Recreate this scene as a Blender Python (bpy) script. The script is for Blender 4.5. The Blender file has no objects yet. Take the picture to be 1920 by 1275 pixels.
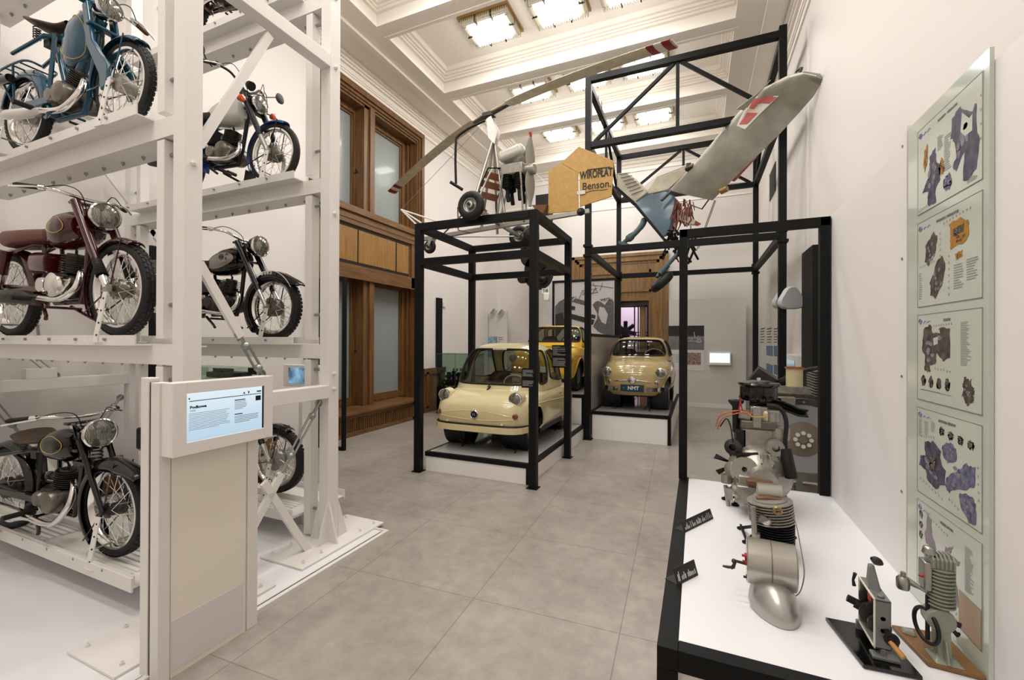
import bpy, bmesh, math, random
from mathutils import Vector, Matrix
random.seed(7)
PI = math.pi
scn = bpy.context.scene
COL = scn.collection
# ---------------------------------------------------------------- camera
FPX, YAW, PITCH, ROLL, CH = 811.0, math.radians(23.2), math.radians(0.14), math.radians(0.23), 1.6
cam = bpy.data.cameras.new('camera'); cam.sensor_width = 36.0; cam.lens = 36.0*FPX/1920.0
cam.clip_start = 0.02; cam.clip_end = 200
camo = bpy.data.objects.new('camera', cam); COL.objects.link(camo)
_f = Vector((-math.sin(YAW), math.cos(YAW), 0)); _r = Vector((math.cos(YAW), math.sin(YAW), 0)); _u = Vector((0, 0, 1))
_f2 = _f*math.cos(PITCH)+_u*math.sin(PITCH); _u2 = _u*math.cos(PITCH)-_f*math.sin(PITCH)
_r3 = _r*math.cos(ROLL)+_u2*math.sin(ROLL); _u3 = _u2*math.cos(ROLL)-_r*math.sin(ROLL)
camo.matrix_world = Matrix(((_r3.x, _u3.x, -_f2.x, 0), (_r3.y, _u3.y, -_f2.y, 0), (_r3.z, _u3.z, -_f2.z, CH), (0, 0, 0, 1)))
scn.camera = camo
# ---------------------------------------------------------------- world / exposure
scn.view_settings.view_transform = 'Standard'; scn.view_settings.look = 'None'
scn.view_settings.gamma = 1.0; scn.view_settings.use_curve_mapping = False
scn.view_settings.exposure = 0.0
w = bpy.data.worlds.new('world'); scn.world = w; w.use_nodes = True
w.node_tree.nodes['Background'].inputs[0].default_value = (1.0, 0.97, 0.93, 1)
w.node_tree.nodes['Background'].inputs[1].default_value = 0.22
LAMP_W = 18.0          # watts of each ceiling lamp
LAMP_E = 5.0           # glow of its glass
# ---------------------------------------------------------------- measuring: a pixel of the survey photo to a point on a plane
def _ray(x, y): return _r3*((x-960)/FPX) - _u3*((y-637.5)/FPX) + _f2
def atz(x, y, z): d = _ray(x, y); t = (z-CH)/d.z; return Vector((0, 0, CH))+d*t
def atx(x, y, X): d = _ray(x, y); t = X/d.x; return Vector((0, 0, CH))+d*t
def aty(x, y, Y): d = _ray(x, y); t = Y/d.y; return Vector((0, 0, CH))+d*t
# ---------------------------------------------------------------- colours and materials
def rgb(h):
    if isinstance(h, (tuple, list)): return tuple(h)[:3]
    h = h.lstrip('#'); v = [int(h[i:i+2], 16)/255 for i in (0, 2, 4)]
    return tuple(c/12.92 if c <= .04045 else ((c+.055)/1.055)**2.4 for c in v)
MATS = {}
def mat(name, col, rough=.5, metal=0., coat=0., spec=.5, noise=0., nscale=8., bump=0., bscale=60., emit=None, estr=0., trans=0., alpha=1., ior=1.45, stretch=None, col2=None):
    m = bpy.data.materials.new(name); m.use_nodes = True; nt = m.node_tree; b = nt.nodes['Principled BSDF']
    c = rgb(col); b.inputs['Base Color'].default_value = (*c, 1)
    b.inputs['Roughness'].default_value = rough; b.inputs['Metallic'].default_value = metal
    b.inputs['Coat Weight'].default_value = coat; b.inputs['Coat Roughness'].default_value = .06
    b.inputs['Specular IOR Level'].default_value = spec; b.inputs['IOR'].default_value = ior
    b.inputs['Transmission Weight'].default_value = trans; b.inputs['Alpha'].default_value = alpha
    if emit is not None:
        b.inputs['Emission Color'].default_value = (*rgb(emit), 1); b.inputs['Emission Strength'].default_value = estr
    if noise or bump:
        tc = nt.nodes.new('ShaderNodeTexCoord'); mp = nt.nodes.new('ShaderNodeMapping')
        nt.links.new(tc.outputs['Object'], mp.inputs['Vector'])
        if stretch: mp.inputs['Scale'].default_value = stretch
    if noise:
        n = nt.nodes.new('ShaderNodeTexNoise'); n.inputs['Scale'].default_value = nscale; n.inputs['Detail'].default_value = 6
        nt.links.new(mp.outputs[0], n.inputs['Vector'])
        r = nt.nodes.new('ShaderNodeValToRGB')
        d = rgb(col2) if col2 else tuple(max(0, x*(1-noise)) for x in c)
        e = c if col2 else tuple(min(1, x*(1+noise*.6)) for x in c)
        r.color_ramp.elements[0].position = .3; r.color_ramp.elements[1].position = .7
        r.color_ramp.elements[0].color = (*d, 1); r.color_ramp.elements[1].color = (*e, 1)
        nt.links.new(n.outputs['Fac'], r.inputs[0]); nt.links.new(r.outputs[0], b.inputs['Base Color'])
    if bump:
        n2 = nt.nodes.new('ShaderNodeTexNoise'); n2.inputs['Scale'].default_value = bscale; n2.inputs['Detail'].default_value = 4
        nt.links.new(mp.outputs[0], n2.inputs['Vector'])
        bp = nt.nodes.new('ShaderNodeBump'); bp.inputs['Strength'].default_value = bump; bp.inputs['Distance'].default_value = .01
        nt.links.new(n2.outputs['Fac'], bp.inputs['Height']); nt.links.new(bp.outputs[0], b.inputs['Normal'])
    MATS[name] = m; return m
M = MATS
# ---------------------------------------------------------------- mesh builder
class MB:
    def __init__(s): s.v = []; s.f = []; s.m = []; s.mi = 0; s.T = Matrix.Identity(4); s.stack = []
    def push(s, T): s.stack.append(s.T.copy()); s.T = s.T @ T; return s
    def pop(s): s.T = s.stack.pop(); return s
    def add(s, vs, fs):
        o = len(s.v); T = s.T
        s.v += [T @ Vector(p) for p in vs]
        for f in fs: s.f.append([i+o for i in f]); s.m.append(s.mi)
        return s
    def box(s, c, d, rz=0., rx=0., ry=0.):
        R = Matrix.Translation(Vector(c)) @ Matrix.Rotation(rz, 4, 'Z') @ Matrix.Rotation(ry, 4, 'Y') @ Matrix.Rotation(rx, 4, 'X')
        h = [x/2 for x in d]
        vs = [R @ Vector((a*h[0], b*h[1], e*h[2])) for a in (-1, 1) for b in (-1, 1) for e in (-1, 1)]
        return s.add(vs, [(0, 1, 3, 2), (4, 6, 7, 5), (0, 4, 5, 1), (2, 3, 7, 6), (0, 2, 6, 4), (1, 5, 7, 3)])
    def bx(s, x0, x1, y0, y1, z0, z1): return s.box(((x0+x1)/2, (y0+y1)/2, (z0+z1)/2), (abs(x1-x0), abs(y1-y0), abs(z1-z0)))
    def hexa(s, b, t):   # 4 bottom pts, 4 top pts
        return s.add(list(b)+list(t), [(3, 2, 1, 0), (4, 5, 6, 7), (0, 1, 5, 4), (1, 2, 6, 5), (2, 3, 7, 6), (3, 0, 4, 7)])
    def beam(s, p, q, w, h, up=(0, 0, 1), ext=0.):
        p = Vector(p); q = Vector(q); d = (q-p).normalized(); p = p-d*ext; q = q+d*ext
        up = Vector(up)
        if abs(d.dot(up)) > .98: up = Vector((0, 1, 0)) if abs(d.y) < .9 else Vector((1, 0, 0))
        sx = d.cross(up).normalized(); u = sx.cross(d).normalized()
        o = [sx*(a*w/2)+u*(b*h/2) for a, b in ((-1, -1), (1, -1), (1, 1), (-1, 1))]
        return s.hexa([p+x for x in o], [q+x for x in o])
    def tube(s, pts, r, n=8, cap=True, closed=False):
        pts = [Vector(p) for p in pts]; N = len(pts)
        if N < 2: return s
        rs = r if isinstance(r, (list, tuple)) else [r]*N
        tan = []
        for i in range(N):
            if closed: t = pts[(i+1) % N]-pts[i-1]
            else: t = pts[min(i+1, N-1)]-pts[max(i-1, 0)]
            tan.append(t.normalized() if t.length > 1e-9 else Vector((0, 0, 1)))
        a = Vector((0, 0, 1)) if abs(tan[0].z) < .9 else Vector((1, 0, 0))
        u = tan[0].cross(a).normalized(); vs = []
        for i in range(N):
            u = (u - tan[i]*u.dot(tan[i])); u = u.normalized() if u.length > 1e-6 else tan[i].orthogonal().normalized()
            w_ = tan[i].cross(u)
            for k in range(n):
                g = 2*PI*k/n; vs.append(pts[i]+(u*math.cos(g)+w_*math.sin(g))*rs[i])
        fs = []
        for i in range(N if closed else N-1):
            for k in range(n):
                a0 = i*n+k; a1 = i*n+(k+1) % n; j = (i+1) % N; b0 = j*n+k; b1 = j*n+(k+1) % n
                fs.append((a0, a1, b1, b0))
        if cap and not closed: fs.append(tuple(range(n-1, -1, -1))); fs.append(tuple(range((N-1)*n, N*n)))
        return s.add(vs, fs)
    def cyl(s, p, q, r, n=16, r2=None): return s.tube([p, q], [r, r if r2 is None else r2], n)
    def lathe(s, prof, c=(0, 0, 0), ax=(0, 0, 1), n=24, a0=0., a1=2*PI, capends=False):
        """prof: list of (radius, height along ax)"""
        ax = Vector(ax).normalized(); u = ax.orthogonal().normalized(); w_ = ax.cross(u); c = Vector(c)
        full = abs(a1-a0-2*PI) < 1e-6; K = n if full else n+1; vs = []
        for (r, h) in prof:
            for k in range(K):
                g = a0+(a1-a0)*k/n; vs.append(c+ax*h+(u*math.cos(g)+w_*math.sin(g))*max(r, 1e-5))
        fs = []
        for i in range(len(prof)-1):
            for k in range(n):
                k2 = (k+1) % K
                fs.append((i*K+k, i*K+k2, (i+1)*K+k2, (i+1)*K+k))
        return s.add(vs, fs)
    def sphere(s, c, r, n=16, m=10, sc=(1, 1, 1)):
        vs = []; fs = []
        for i in range(m+1):
            t = PI*i/m
            for k in range(n):
                g = 2*PI*k/n; vs.append((c[0]+r*sc[0]*math.sin(t)*math.cos(g), c[1]+r*sc[1]*math.sin(t)*math.sin(g), c[2]+r*sc[2]*math.cos(t)))
        for i in range(m):
            for k in range(n): fs.append((i*n+k, (i+1)*n+k, (i+1)*n+(k+1) % n, i*n+(k+1) % n))
        return s.add(vs, fs)
    def torus(s, c, R, r, ax=(0, 0, 1), n=32, m=10, sr=None):
        ax = Vector(ax).normalized(); u = ax.orthogonal().normalized(); w_ = ax.cross(u); c = Vector(c); vs = []; fs = []
        for i in range(n):
            g = 2*PI*i/n; d = u*math.cos(g)+w_*math.sin(g)
            for k in range(m):
                t = 2*PI*k/m; vs.append(c+d*(R+r*math.cos(t))+ax*((sr or r)*math.sin(t)))
        for i in range(n):
            for k in range(m): fs.append((i*m+k, ((i+1) % n)*m+k, ((i+1) % n)*m+(k+1) % m, i*m+(k+1) % m))
        return s.add(vs, fs)
    def prism(s, poly, ax, lo, hi):
        """poly in the plane across axis ax ('x','y','z'), extruded lo..hi"""
        def P(a, b, h): return {'x': (h, a, b), 'y': (a, h, b), 'z': (a, b, h)}[ax]
        n = len(poly); vs = [P(a, b, lo) for a, b in poly]+[P(a, b, hi) for a, b in poly]
        return s.add(vs, [tuple(range(n-1, -1, -1)), tuple(range(n, 2*n))]+[(i, (i+1) % n, n+(i+1) % n, n+i) for i in range(n)])
    def slab(s, poly, t, nrm=None):
        """3-D polygon given a thickness t along its normal (centred)"""
        P = [Vector(p) for p in poly]; n = len(P)
        if nrm is None:
            nn = Vector()
            for i in range(n): nn += P[i].cross(P[(i+1) % n])
            nrm = nn.normalized()
        o = Vector(nrm)*t/2
        return s.add([p-o for p in P]+[p+o for p in P], [tuple(range(n-1, -1, -1)), tuple(range(n, 2*n))]+[(i, (i+1) % n, n+(i+1) % n, n+i) for i in range(n)])
    def grid(s, S, nu, nv, u0=0., u1=1., v0=0., v1=1., wu=False, skip=None):
        vs = [S(u0+(u1-u0)*i/nu, v0+(v1-v0)*j/nv) for i in range(nu+(0 if wu else 1)) for j in range(nv+1)]
        K = nv+1; NU = nu+(0 if wu else 1); fs = []
        for i in range(nu):
            for j in range(nv):
                if skip and skip(u0+(u1-u0)*(i+.5)/nu, v0+(v1-v0)*(j+.5)/nv): continue
                i2 = (i+1) % NU
                fs.append((i*K+j, i2*K+j, i2*K+j+1, i*K+j+1))
        return s.add(vs, fs)
    def build(s, name, m=None, parent=None, smooth=True, bevel=0., wl=False, solid=0., subd=0, ang=40, loc=None, weld=False):
        me = bpy.data.meshes.new(name)
        V = s.v
        if wl and parent is not None:
            # mesh was written in world coordinates: bring it into its thing's frame
            I = world_matrix(parent).inverted(); V = [I @ p for p in V]
        elif loc is not None: V = [p-Vector(loc) for p in V]
        me.from_pydata([tuple(p) for p in V], [], s.f)
        ms = m if isinstance(m, (list, tuple)) else [m]
        for x in ms: me.materials.append(x)
        if len(ms) > 1: me.polygons.foreach_set('material_index', s.m)
        bm = bmesh.new(); bm.from_mesh(me)
        if weld: bmesh.ops.remove_doubles(bm, verts=bm.verts, dist=1e-4)
        bmesh.ops.recalc_face_normals(bm, faces=bm.faces); bm.to_mesh(me); bm.free()
        if smooth:
            me.polygons.foreach_set('use_smooth', [True]*len(me.polygons)); me.set_sharp_from_angle(angle=math.radians(ang))
        me.update()
        o = bpy.data.objects.new(name, me); COL.objects.link(o)
        if parent is not None: o.parent = parent
        if loc is not None: o.location = loc
        if solid: md = o.modifiers.new('solid', 'SOLIDIFY'); md.thickness = solid; md.offset = 0
        if bevel: md = o.modifiers.new('bevel', 'BEVEL'); md.width = bevel; md.segments = 2; md.limit_method = 'ANGLE'; md.angle_limit = math.radians(50)
        if subd: md = o.modifiers.new('sub', 'SUBSURF'); md.levels = subd; md.render_levels = subd
        return o
def world_matrix(o):
    L = Matrix.Translation(o.location) @ o.rotation_euler.to_matrix().to_4x4() @ Matrix.Diagonal((*o.scale, 1))
    return world_matrix(o.parent) @ L if o.parent else L
def tag(o, label=None, cat=None, group=None, kind=None):
    if label: o['label'] = label
    if cat: o['category'] = cat
    if group: o['group'] = group
    if kind: o['kind'] = kind
    return o
def thing(name, label, cat, loc=(0, 0, 0), rz=0., group=None, kind=None):
    o = bpy.data.objects.new(name, None); COL.objects.link(o); o.empty_display_size = .1
    o.location = loc; o.rotation_euler = (0, 0, rz)
    return tag(o, label, cat, group, kind)
def struct(name, mb, m, **k): o = mb.build(name, m, **k); o['kind'] = 'structure'; return o
def copy_tree(o, parent=None):
    c = o.copy(); COL.objects.link(c); c.parent = parent
    for ch in list(o.children): copy_tree(ch, c)
    return c
def text(name, s, size, m, parent, T, depth=.0015, align='CENTER', xs=1., world=True, bold=0., spacing=1.):
    """lettering as thin solid mesh; T maps text plane (x right, y up) into world"""
    cu = bpy.data.curves.new(name, 'FONT'); cu.body = s; cu.size = size; cu.align_x = align; cu.align_y = 'CENTER'
    cu.extrude = depth; cu.offset = bold; cu.space_character = spacing; cu.resolution_u = 3
    tmp = bpy.data.objects.new('tmp', cu); COL.objects.link(tmp)
    me = bpy.data.meshes.new_from_object(tmp.evaluated_get(bpy.context.evaluated_depsgraph_get()))
    bpy.data.objects.remove(tmp); me.name = name
    me.transform(Matrix.Diagonal((xs, 1, 1, 1))); TT = T
    if parent is not None and world: TT = world_matrix(parent).inverted() @ T
    me.transform(TT); me.materials.clear(); me.materials.append(m)
    o = bpy.data.objects.new(name, me); COL.objects.link(o); o.parent = parent; return o
def frameT(o, x, y):
    """matrix with origin o, text x axis along x, y axis along y"""
    x = Vector(x).normalized(); z = x.cross(Vector(y)).normalized(); y = z.cross(x); o = Vector(o)
    return Matrix(((x.x, y.x, z.x, o.x), (x.y, y.y, z.y, o.y), (x.z, y.z, z.z, o.z), (0, 0, 0, 1)))
def bez(pts, n=8):
    """smooth polyline through the points (catmull-rom)"""
    P = [Vector(p) for p in pts]; out = []
    for i in range(len(P)-1):
        p0 = P[max(i-1, 0)]; p1 = P[i]; p2 = P[i+1]; p3 = P[min(i+2, len(P)-1)]
        for k in range(n):
            t = k/n; out.append(.5*((2*p1)+(p2-p0)*t+(2*p0-5*p1+4*p2-p3)*t*t+(3*p1-p0-3*p2+p3)*t**3))
    return out+[P[-1]]
def lerp(a, b, t): return a+(b-a)*t
def interp(tab, x):
    if x <= tab[0][0]: return tab[0][1]
    for (a, b), (c, d) in zip(tab, tab[1:]):
        if x <= c: return b+(d-b)*(x-a)/(c-a)
    return tab[-1][1]
def smoothi(tab, x):
    """smooth (monotone-ish cubic) interpolation of a table"""
    if x <= tab[0][0]: return tab[0][1]
    if x >= tab[-1][0]: return tab[-1][1]
    for i in range(len(tab)-1):
        if x <= tab[i+1][0]:
            x0, y0 = tab[i]; x1, y1 = tab[i+1]; h = x1-x0
            def sl(j):
                if j <= 0: return (tab[1][1]-tab[0][1])/(tab[1][0]-tab[0][0])
                if j >= len(tab)-1: return (tab[-1][1]-tab[-2][1])/(tab[-1][0]-tab[-2][0])
                a = (tab[j][1]-tab[j-1][1])/(tab[j][0]-tab[j-1][0]); b = (tab[j+1][1]-tab[j][1])/(tab[j+1][0]-tab[j][0])
                return 0 if a*b <= 0 else 2*a*b/(a+b)
            m0, m1 = sl(i), sl(i+1); t = (x-x0)/h
            return (2*t**3-3*t*t+1)*y0+(t**3-2*t*t+t)*h*m0+(-2*t**3+3*t*t)*y1+(t**3-t*t)*h*m1
# ---------------------------------------------------------------- the materials of the place
mat('wall', '#e0dad5', .75, bump=.04, bscale=90)
mat('ceiling', '#f3ece2', .7)
mat('panel_white', '#e6e1e0', .45)
mat('panel_grey', '#cfcbc4', .6)
mat('white_metal', '#e4e0db', .38, bump=.02, bscale=200)
mat('white_board', '#e7e6e8', .3)
mat('glossy_board', '#d8d6d4', .12, coat=.5)
mat('black_metal', '#0b0b0c', .55, spec=.25, bump=.03, bscale=300)
mat('black', '#0b0b0c', .5)
mat('black_gloss', '#060506', .16, coat=.25)
mat('rubber', '#0e0d0d', .62, bump=.1, bscale=120)
mat('chrome', '#dcdad6', .12, metal=1.)
mat('steel', '#a9a7a2', .35, metal=1.)
mat('dark_steel', '#4a4744', .4, metal=.9, noise=.4, nscale=20)
mat('alloy', '#a5a097', .34, metal=.6, noise=.25, nscale=14, bump=.1, bscale=60)
mat('alloy_dark', '#716c64', .42, metal=.6, noise=.35, nscale=18, bump=.12, bscale=60)
mat('galvanised', '#9aa09c', .38, metal=.9)
mat('ink', '#181818', .6)
mat('ink_grey', '#6a6a6a', .6)
mat('paper', '#e2e2dc', .6)
mat('brass', '#a5895a', .35, metal=.8)
mat('red', '#a8201c', .4)
mat('wire_copper', '#b5643a', .45, metal=.4)
def clear_glass(name, tint='#f4f8f5', strength=.92, rough=.02, ior=1.45):
    """thin pane: mostly see-through with a grazing reflection"""
    m = bpy.data.materials.new(name); m.use_nodes = True; nt = m.node_tree; nt.nodes.clear()
    out = nt.nodes.new('ShaderNodeOutputMaterial'); mx = nt.nodes.new('ShaderNodeMixShader'); tr = nt.nodes.new('ShaderNodeBsdfTransparent')
    gl = nt.nodes.new('ShaderNodeBsdfGlossy'); lw = nt.nodes.new('ShaderNodeLayerWeight'); pw_ = nt.nodes.new('ShaderNodeMath'); pw_.operation = 'POWER'; pw_.inputs[1].default_value = 5.; lw.inputs[0].default_value = .5
    fr = nt.nodes.new('ShaderNodeMath'); fr.operation = 'MULTIPLY_ADD'; r0 = ((ior-1)/(ior+1))**2; fr.inputs[1].default_value = (1-r0)*(.6 if ior > 1.2 else .1); fr.inputs[2].default_value = r0
    nt.links.new(lw.outputs['Facing'], pw_.inputs[0]); nt.links.new(pw_.outputs[0], fr.inputs[0])
    tr.inputs[0].default_value = (*[c*strength for c in rgb(tint)], 1); gl.inputs['Roughness'].default_value = rough
    nt.links.new(fr.outputs[0], mx.inputs[0]); nt.links.new(tr.outputs[0], mx.inputs[1]); nt.links.new(gl.outputs[0], mx.inputs[2])
    nt.links.new(mx.outputs[0], out.inputs[0]); MATS[name] = m; return m
clear_glass('glass', '#fdfefd', .985, ior=1.08); clear_glass('glass_green', '#e6f0ea', .96)
clear_glass('glass_tint', '#b9bdb6', .8)
def emis(name, col, s):
    m = bpy.data.materials.new(name); m.use_nodes = True; nt = m.node_tree; b = nt.nodes['Principled BSDF']
    b.inputs['Base Color'].default_value = (.02, .02, .02, 1); b.inputs['Roughness'].default_value = .2
    b.inputs['Emission Color'].default_value = (*rgb(col), 1); b.inputs['Emission Strength'].default_value = s
    MATS[name] = m; return m
emis('lamp_glow', '#fff6e8', LAMP_E)
mat('lamp_glass', '#a39c8c', .12, emit='#fff0d8', estr=.12, coat=.4)
def wood(name, c1, c2, axis='z', sc=1.):
    m = bpy.data.materials.new(name); m.use_nodes = True; nt = m.node_tree; b = nt.nodes['Principled BSDF']
    tc = nt.nodes.new('ShaderNodeTexCoord'); mp = nt.nodes.new('ShaderNodeMapping'); nt.links.new(tc.outputs['Object'], mp.inputs[0])
    k = {'z': (9, 9, .6), 'y': (9, .6, 9), 'x': (.6, 9, 9)}[axis]; mp.inputs['Scale'].default_value = tuple(x*sc for x in k)
    n = nt.nodes.new('ShaderNodeTexNoise'); n.inputs['Scale'].default_value = 3.; n.inputs['Detail'].default_value = 8; n.inputs['Distortion'].default_value = .6
    nt.links.new(mp.outputs[0], n.inputs['Vector']); r = nt.nodes.new('ShaderNodeValToRGB')
    r.color_ramp.elements[0].position = .3; r.color_ramp.elements[1].position = .72
    r.color_ramp.elements[0].color = (*rgb(c2), 1); r.color_ramp.elements[1].color = (*rgb(c1), 1)
    nt.links.new(n.outputs['Fac'], r.inputs[0]); nt.links.new(r.outputs[0], b.inputs['Base Color'])
    b.inputs['Roughness'].default_value = .42; MATS[name] = m; return m
wood('oak_v', '#80592f', '#553a1e', 'z'); wood('oak_h', '#80592f', '#553a1e', 'y'); wood('oak_x', '#a87c46', '#855c30', 'x')
wood('door_v', '#94703f', '#70502a', 'z'); wood('light_oak', '#b0834c', '#8c6033', 'x')
def floor_mat():
    m = bpy.data.materials.new('vinyl_tile'); m.use_nodes = True; nt = m.node_tree; b = nt.nodes['Principled BSDF']; N = nt.nodes.new; Lk = nt.links.new
    tc = N('ShaderNodeTexCoord'); mp = N('ShaderNodeMapping'); Lk(tc.outputs['Object'], mp.inputs[0])
    mp.inputs['Rotation'].default_value = (0, 0, math.radians(-2.2))
    n1 = N('ShaderNodeTexNoise'); n1.inputs['Scale'].default_value = 1.6; n1.inputs['Detail'].default_value = 7; n1.inputs['Roughness'].default_value = .62
    n2 = N('ShaderNodeTexNoise'); n2.inputs['Scale'].default_value = 9; n2.inputs['Detail'].default_value = 8; n2.inputs['Roughness'].default_value = .7
    Lk(mp.outputs[0], n1.inputs['Vector']); Lk(mp.outputs[0], n2.inputs['Vector'])
    mx = N('ShaderNodeMath'); mx.operation = 'ADD'; Lk(n1.outputs['Fac'], mx.inputs[0]); Lk(n2.outputs['Fac'], mx.inputs[1])
    r = N('ShaderNodeValToRGB'); r.color_ramp.elements[0].position = .72; r.color_ramp.elements[1].position = 1.28
    r.color_ramp.elements[0].position = .36*2-.0; r.color_ramp.elements[1].position = 1.0
    dv = N('ShaderNodeMath'); dv.operation = 'MULTIPLY'; dv.inputs[1].default_value = .5; Lk(mx.outputs[0], dv.inputs[0])
    r.color_ramp.elements[0].position = .34; r.color_ramp.elements[1].position = .66
    r.color_ramp.elements[0].color = (*rgb('#8b837b'), 1); r.color_ramp.elements[1].color = (*rgb('#b0a89f'), 1); Lk(dv.outputs[0], r.inputs[0])
    br = N('ShaderNodeTexBrick'); br.offset = 0.; br.inputs['Scale'].default_value = 1.
    br.inputs['Brick Width'].default_value = .886; br.inputs['Row Height'].default_value = .92; br.inputs['Mortar Size'].default_value = .0035
    br.inputs['Color1'].default_value = (1, 1, 1, 1); br.inputs['Color2'].default_value = (.93, .93, .93, 1); br.inputs['Mortar'].default_value = (.62, .62, .62, 1)
    mp2 = N('ShaderNodeMapping'); Lk(tc.outputs['Object'], mp2.inputs[0]); mp2.inputs['Location'].default_value = (1.18, -2.43, 0)
    mp2.inputs['Rotation'].default_value = (0, 0, math.radians(-2.2))
    Lk(mp2.outputs[0], br.inputs['Vector'])
    ml = N('ShaderNodeMix'); ml.data_type = 'RGBA'; ml.blend_type = 'MULTIPLY'; ml.inputs[0].default_value = 1.
    Lk(r.outputs[0], ml.inputs[6]); Lk(br.outputs['Color'], ml.inputs[7]); Lk(ml.outputs[2], b.inputs['Base Color'])
    b.inputs['Roughness'].default_value = .33
    bp = N('ShaderNodeBump'); bp.inputs['Strength'].default_value = .08; bp.inputs['Distance'].default_value = .01; Lk(n2.outputs['Fac'], bp.inputs['Height']); Lk(bp.outputs[0], b.inputs['Normal'])
    MATS['floor'] = m
floor_mat()
# ================================================================ THE ROOM
XL, XR, YF, YB, ZC = -5.6, 1.37, 11.9, -3.2, 6.45
mb = MB(); mb.bx(XL-.4, XR+.3, YB-.3, YF+.5, -.12, 0); struct('floor', mb, M['floor'], smooth=False)
# ceiling: a slab of soffits with sunk coffers, mouldings round each
CX0, CX1 = -4.59, .54
CY = [(6.41+1.94*k-.85, 6.41+1.94*k+.85) for k in range(-4, 3)]
mb = MB()
ys = [YB-.3]+[v for c in CY for v in c]+[YF+.3]
for i in range(0, len(ys), 2): mb.bx(CX0, CX1, ys[i], ys[i+1], ZC, ZC+.45)
mb.bx(XL-.4, CX0, YB-.3, YF+.3, ZC, ZC+.45); mb.bx(CX1, XR+.3, YB-.3, YF+.3, ZC, ZC+.45)
mb.bx(XL-.4, XR+.3, YB-.3, YF+.3, ZC+.4, ZC+.5)
for y0, y1 in CY:
    for d, z0, z1 in ((.03, ZC-.012, ZC+.05), (.05, ZC+.2, ZC+.24), (.08, ZC+.24, ZC+.27), (.12, ZC+.27, ZC+.31), (.17, ZC+.31, ZC+.4)):
        e = .03 if z0 < ZC else 0
        mb.bx(CX0-e, CX0+d, y0-e, y1+e, z0, z1); mb.bx(CX1-d, CX1+e, y0-e, y1+e, z0, z1)
        mb.bx(CX0+d, CX1-d, y0-e, y0+d, z0, z1); mb.bx(CX0+d, CX1-d, y1-d, y1+e, z0, z1)
# raised bands along the side soffits
for x0, x1 in ((-5.02, -4.9), (.9, .98)):
    mb.bx(x0, x1, YB, YF, ZC-.05, ZC)
struct('ceiling', mb, M['ceiling'], smooth=False)
# cornices
def cornice(mb, x, s):
    for d, z0, z1 in ((.17, ZC-.05, ZC), (.13, ZC-.09, ZC-.05), (.1, ZC-.13, ZC-.09), (.06, ZC-.21, ZC-.13), (.045, ZC-.24, ZC-.21), (.025, ZC-.32, ZC-.24)):
        mb.bx(x, x+s*d, YB, YF, z0, z1)
mb = MB(); cornice(mb, XL, 1); struct('trim_1', mb, M['ceiling'], smooth=False)
mb = MB(); cornice(mb, XR, -1); struct('trim_2', mb, M['ceiling'], smooth=False)
mb = MB()
for d, z0, z1 in ((.17, ZC-.05, ZC), (.1, ZC-.13, ZC-.05), (.06, ZC-.21, ZC-.13), (.03, ZC-.32, ZC-.21), (.02, 5.2, 5.24), (.02, 5.5, 5.54)):
    mb.bx(XL+.17, XR-.17, YF-d, YF, z0, z1)
struct('trim_3', mb, M['ceiling'], smooth=False)
# left wall with the window opening
WY0, WY1, WZ0, WZ1 = 4.98, 7.96, .0, 6.0
mb = MB(); mb.bx(XL-.35, XL, YB, WY0, 0, ZC); mb.bx(XL-.35, XL, WY1, YF, 0, ZC); mb.bx(XL-.35, XL, WY0, WY1, WZ1, ZC)
mb.bx(XL-.4, XL-.35, WY0, WY1, 0, WZ1)
struct('wall_left', mb, M['wall'], smooth=False)
mb = MB(); mb.bx(XR, XR+.2, YB, YF, 0, ZC); struct('wall_right', mb, M['wall'], smooth=False)
mb = MB(); mb.bx(XL-.35, XR+.2, YB-.2, YB, 0, ZC); struct('wall_back', mb, M['wall'], smooth=False)
# far wall with the doorway
DX0, DX1, DZ = -2.68, -1.17, 2.68
DO0, DO1, DOZ = -3.24, -.70, 3.95
mb = MB(); mb.bx(XL, DX0, YF, YF+.25, 0, ZC); mb.bx(DX1, XR, YF, YF+.25, 0, ZC); mb.bx(DX0, DX1, YF, YF+.25, DZ, ZC)
struct('wall_far', mb, M['wall'], smooth=False)
mb = MB(); mb.bx(DO1, 1.0, YF-.025, YF, 0, .1); mb.bx(XL, DO0, YF-.025, YF, 0, .1); struct('baseboard_far', mb, M['white_metal'], smooth=False)
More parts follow.
